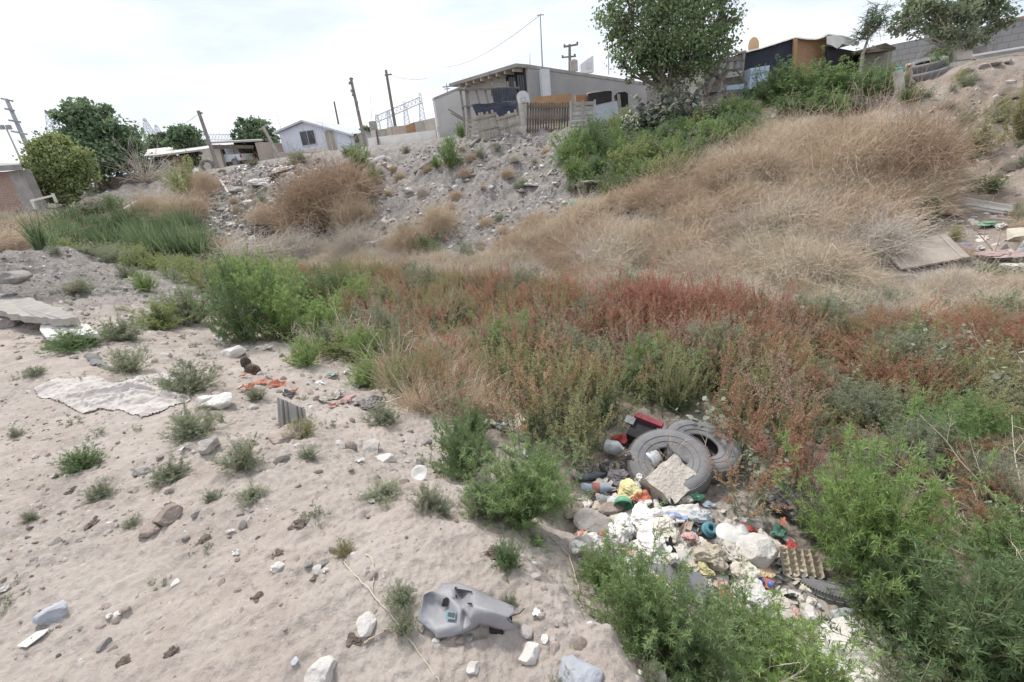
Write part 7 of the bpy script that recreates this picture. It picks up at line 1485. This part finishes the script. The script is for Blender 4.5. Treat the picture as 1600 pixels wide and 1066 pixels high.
# ---- dry branches and stalks in the ditch
def branches(px, py, n, L_, label, mat=STRAW, up=.8, r=.006, lean=(0, 0, 0), sub=5, cat="branch"):
    P = gpt(px, py); g = G(); D = nrm(rng.normal(size=(n, 3)) * [.6, .6, .3] + [0, 0, up] + np.array(lean)); T = grow(np.zeros((n, 3)) + rng.normal(size=(n, 3)) * .03, D, rng.uniform(.55, 1, n) * L_, 6, .22, .02); g.tubes(T, np.linspace(r, r * .35, 6)[None], 4)
    q, d = along(T, rng.uniform(.25, 1, (n, sub))); q = q.reshape(-1, 3); d = d.reshape(-1, 3); T2 = grow(q, nrm(d + rng.normal(size=d.shape) * .6), L_ * rng.uniform(.12, .35, len(q)), 4, .2, .03); g.tubes(T2, np.linspace(r * .5, r * .2, 4)[None], 3)
    q, d = along(T2, rng.uniform(.3, 1, (len(q), 3))); q = q.reshape(-1, 3); d = d.reshape(-1, 3); T3 = grow(q, nrm(d + rng.normal(size=d.shape) * .7), L_ * .08, 3, .2, .03); g.tubes(T3, np.linspace(r * .3, r * .15, 3)[None], 3)
    return tag(g.build("dry_branch", mat, None, at3(P)), label, cat, "dry branches")
branches(1600, 830, 9, .85, "pale dry branches reaching in over the large dark bush", STRAW, .5, .005, (-1.0, .2, 0), 6); branches(1640, 960, 6, .75, "dry branches arching across the corner bush", STRAW, .5, .005, (-.9, 0, .1), 6); branches(1590, 640, 8, .7, "brownish dead stalks standing in the flattened weeds", TAN, .9, .004, (-.3, 0, 0), 6)
branches(1085, 765, 9, .62, "bundle of dry stalks leaning across the front tyre", TAN, .9, .003, (-.75, .35, 0), 4); branches(1030, 735, 14, .2, "nest of brown grass inside the front tyre", DBROWN, .5, .003, (0, 0, 0), 6); branches(610, 600, 8, .8, "bare whitish branches among the straw grass", GREYDRY, .8, .005, (.3, .2, 0), 5); branches(540, 560, 6, .5, "pale dead twigs lying beside the yellowish bush", GREYDRY, .25, .005, (-.6, 0, 0), 5)
branches(590, 520, 5, .7, "thin bare arching twig behind the straw grass", GREYDRY, .9, .004, (.2, 0, 0), 4); branches(340, 470, 5, .5, "pale dead stalks behind the clump", STRAW, .8, .004, (0, 0, 0), 4); branches(1120, 1075, 8, .35, "dry pale grass stalks at the frame bottom under the bush", STRAW, .6, .0025, (.4, 0, 0), 5); branches(1460, 820, 12, .28, "dry tangle of fine twigs between the two large bushes", TAN, .5, .003, (0, 0, 0), 7); branches(1430, 760, 14, .25, "fine pinkish dry weed patch beside the tall feathery bush", TAN, .7, .003, (0, 0, 0), 7)
branches(1556, 400, 2, 1.1, "single tall dark bare stem on the right slope", DBROWN, 2.2, .009, (.15, 0, 0), 3); branches(1430, 375, 12, .5, "broken dry reeds standing behind the door panel", STRAW, .8, .009, (0, 0, 0), 2)

# ---- rubbish and boards on the far slopes
def board(px, py, w, h, yaw, mat, label, tilt=(0, 0), th=.03, name="board", cat="board", dz=.05, group="boards on the right slope", planks=0):
    P = gpt(px, py, dz); d = depth(P); sx, sy = w / FPX * d, h / FPX * d; g = G()
    if planks:
        for i in range(planks): g.box((0, (i + .5) / planks * sy - sy / 2, random.uniform(-.01, .01)), (sx * random.uniform(.85, 1), sy / planks * .9, th), (0, 0, random.uniform(-.02, .02)))
    else: g.box((0, 0, 0), (sx, sy, th), None, 0, th * .2)
    return tag(g.build(name, mat, None, at3(P), (tilt[0], tilt[1], yaw)), label, cat, group)
GW = M("greyish_board", (.47, .43, .39), (.34, .31, .28), scale=4, bump=.4)
t = thing("door_panel", "fallen panelled tan door lying on the foot of the right slope", "door", gpt(1440, 408, .14), 0, None, (R(26), R(-7), R(-8))); d = depth(np.array(t.location)); s = 94 / FPX * d; g = G(); g.box((0, 0, 0), (s, s * .62, .035)); g.build("leaf", M("tan_door", (.49, .42, .36), (.38, .32, .27), scale=3, bump=.3), t)
g = G(); [g.box((x * s, 0, .022), (.03, s * .6, .012)) for x in (-.38, .4)]; g.build("batten", GW, t)
board(1545, 328, 90, 36, R(-38), GW, "grey planked boarding lying across the right slope", (R(18), R(14)), .04, planks=5); board(1490, 318, 50, 12, R(-38), GW, "narrow grey plank above the planked boarding", (R(15), R(12))); board(1478, 335, 34, 14, R(-50), PALLET, "short board under the large reddish tumbleweed", (R(10), R(8)))
board(1512, 282, 36, 20, R(5), CONC2, "pale grey slab beside a green bush on the right slope", (R(35), 0), .05); board(1505, 298, 34, 6, R(-30), WPLA, "white splintered lath below the pale grey slab", (R(15), 0)); board(1584, 350, 60, 5, R(-38), PALLET, "thin pale lath lying by the cream block", (R(10), R(8))); board(1590, 372, 30, 20, R(-15), M("cream_foam", (.58, .54, .44), (.48, .44, .36)), "square cream foam block on the right slope", (R(30), R(5)), .1)
board(1472, 295, 34, 20, R(-20), M("tan_ply", (.5, .42, .34)), "tan plywood scrap at the edge of the large reddish tumbleweed", (R(20), R(18))); board(1578, 131, 30, 9, R(28), M("pinkish_board", (.62, .54, .5)), "pinkish white board lying high on the right slope", (R(20), 0), .05); board(1460, 200, 30, 4, R(18), PALLET, "short pale lath on the bare slope", (R(25), 0)); board(1438, 180, 4, 20, 0, PALLET, "upright pale splinter on the bare slope", (R(40), 0)); board(1405, 195, 30, 12, R(10), CONC2, "grey broken slab below the tipped post", (R(30), 0))
for x, y, w, h, m, lb in [(1505,390,22,12,CM("faded_blue_tub",(.24,.27,.42)),"faded blue plastic tub lying among rubbish on the right slope"),(1532,390,10,8,WPLA,"small white cup right of the blue tub"),(1486,390,10,6,WPLA,"white cap left of the blue tub"),(1480,388,14,10,PINKP,"pinkish scrap beside the blue tub"),(1540,353,24,8,CM("green_wrap",(.25,.42,.28)),"green wrapper above the blue tub"),(1562,355,16,6,WPLA,"white strip next to the green wrapper"),
    (1590,425,36,16,WPLB,"white crumpled paper pile at the picture edge"),(1580,408,20,14,WPLA,"torn white bag above the paper pile"),(1598,400,14,30,CLEARP,"clear sheet at the picture edge on the right slope"),(1560,400,60,10,CM("maroon_fibre",(.36,.27,.25)),"flattened maroon carton on the right slope"),(1445,352,14,8,WPLA,"white disc-like scrap under the dark bush"),(1367,385,18,10,M("lilac_bag",(.5,.42,.5)),"lilac bag caught under the big tumbleweeds"),
    (1325,245,24,14,BLACKP,"black torn bag on top of the brush"),(1070,269,16,12,WPLA,"white bag at the edge of the brush below the green spill"),(1055,275,10,12,YELP,"tan bottle scrap beside the white bag at the brush"),(896,320,14,8,CM("sea_green_scrap",(.1,.5,.4)),"sea-green scrap on the grey slope"),(882,318,8,6,WPLA,"white lid beside the sea-green scrap"),(954,238,8,10,WPLA,"white litter hanging in the dark bush"),(1002,246,6,14,CLEARP,"pale bag strip hanging in the lime bush"),
    (830,292,18,12,WPLB,"pale chunk of plaster on the grey slope"),(915,290,40,8,WPLB,"whitish plaster strip between slope and green spill"),(425,368,34,18,DARKROOM,"dark broken box in the rubble mound"),(445,374,16,8,WPLA,"white sheet end by the dark broken box"),(396,375,18,8,WPLA,"white scrap left of the dark broken box"),(463,318,12,10,BLUEP,"blue-grey rag in the rubble mound"),(445,322,12,8,WPLA,"white chunk beside the blue-grey rag"),
    (440,272,34,10,WPLB,"whitish heap of plastic on top of the rubble mound"),(408,290,34,14,PALEST,"white plaster chunk in the rubble mound"),(455,285,14,16,PALEST,"upright white chunk near the mound top"),(681,353,8,6,TEALP,"tiny teal cap at the foot of the grey slope"),(697,378,6,6,REDP,"tiny red bit beside the round dark bush"),(693,232,3,6,REDP,"red rag on the crest near the pallet gate"),(565,366,12,8,WPLA,"white rubble above the half buried boulder"),(572,352,20,10,PALEST,"pale rubble heap above the boulder")]:
    bag(x, y, w, h, m, lb, "rubbish", "rubbish", 0, "rubbish on the far slopes")
def log(x0, y0, x1, y1, r, mat, label, name="log", cat="log", lift=.08):
    a, b = gpt(x0, y0, lift), gpt(x1, y1, lift)
    if np.linalg.norm(a - b) > 3: b = U(x1, y1, depth(a) + .3)
    return tag(G().tube([(0, 0, 0), (b - a) / 2 + [0, 0, .02], b - a], r, 10).build(name, mat, None, at3(a)), label, cat, "logs and pipes")
log(578, 260, 602, 249, .09, PALEST, "short white log on the crest beside a round bush"); log(194, 324, 210, 320, .09, WPLA, "upper white pipe lying by the reeds", "pipe", "pipe"); log(195, 332, 216, 319, .09, WPLA, "lower white pipe lying by the reeds", "pipe", "pipe"); log(255, 338, 270, 325, .10, PALLET, "short board end among tan tumbleweeds", "board", "board")
log(345, 285, 358, 305, .06, PALEST, "crooked whitish branch in the rubble mound"); log(648, 275, 683, 252, .05, DKWOOD, "dark fallen plank on the grey slope", "plank", "plank"); log(1208, 192, 1214, 173, .09, CONC2, "concrete stub leaning at the top of the brush", "concrete_stub", "concrete"); log(735, 232, 752, 218, .05, PALLET, "pale lath lying at the foot of the pallet gate", "lath", "lath"); log(470, 270, 440, 278, .07, CLOD, "brown log on top of the rubble mound")
for x, y, w, m, lb in [(1512,110,16,CONC2,"whitish rock on the crest under the lumber"),(1535,105,14,GREYST,"grey rock on the crest beside the whitish one"),(1555,101,13,GREYST,"grey rock under the middle of the lumber pile"),(1575,98,14,CONC2,"pale rock under the far end of the lumber pile"),(845,345,16,PALEST,"pale rock low on the grey slope"),(815,300,14,GREYST,"grey rock on the grey slope"),(640,300,18,PALEST,"pale slab on the grey slope under the fallen plank"),(800,360,12,PALEST,"small pale rock at the slope foot"),
    (370,300,22,GREYST,"grey chunk in the rubble mound"),(390,320,20,PALEST,"pale chunk in the rubble mound"),(350,330,18,GREYST,"dark chunk at the edge of the rubble mound"),(475,300,18,GREYST,"grey chunk above the blue-grey rag"),(360,352,16,PALEST,"pale chunk low in the rubble mound"),(545,375,20,PALEST,"pale chunk beside the dry bush"),(940,330,8,PALEST,"small white stone at the edge of the brush")]:
    rock(x, y, w, m, lb, .5, sub=3, group="rocks on the far slopes")
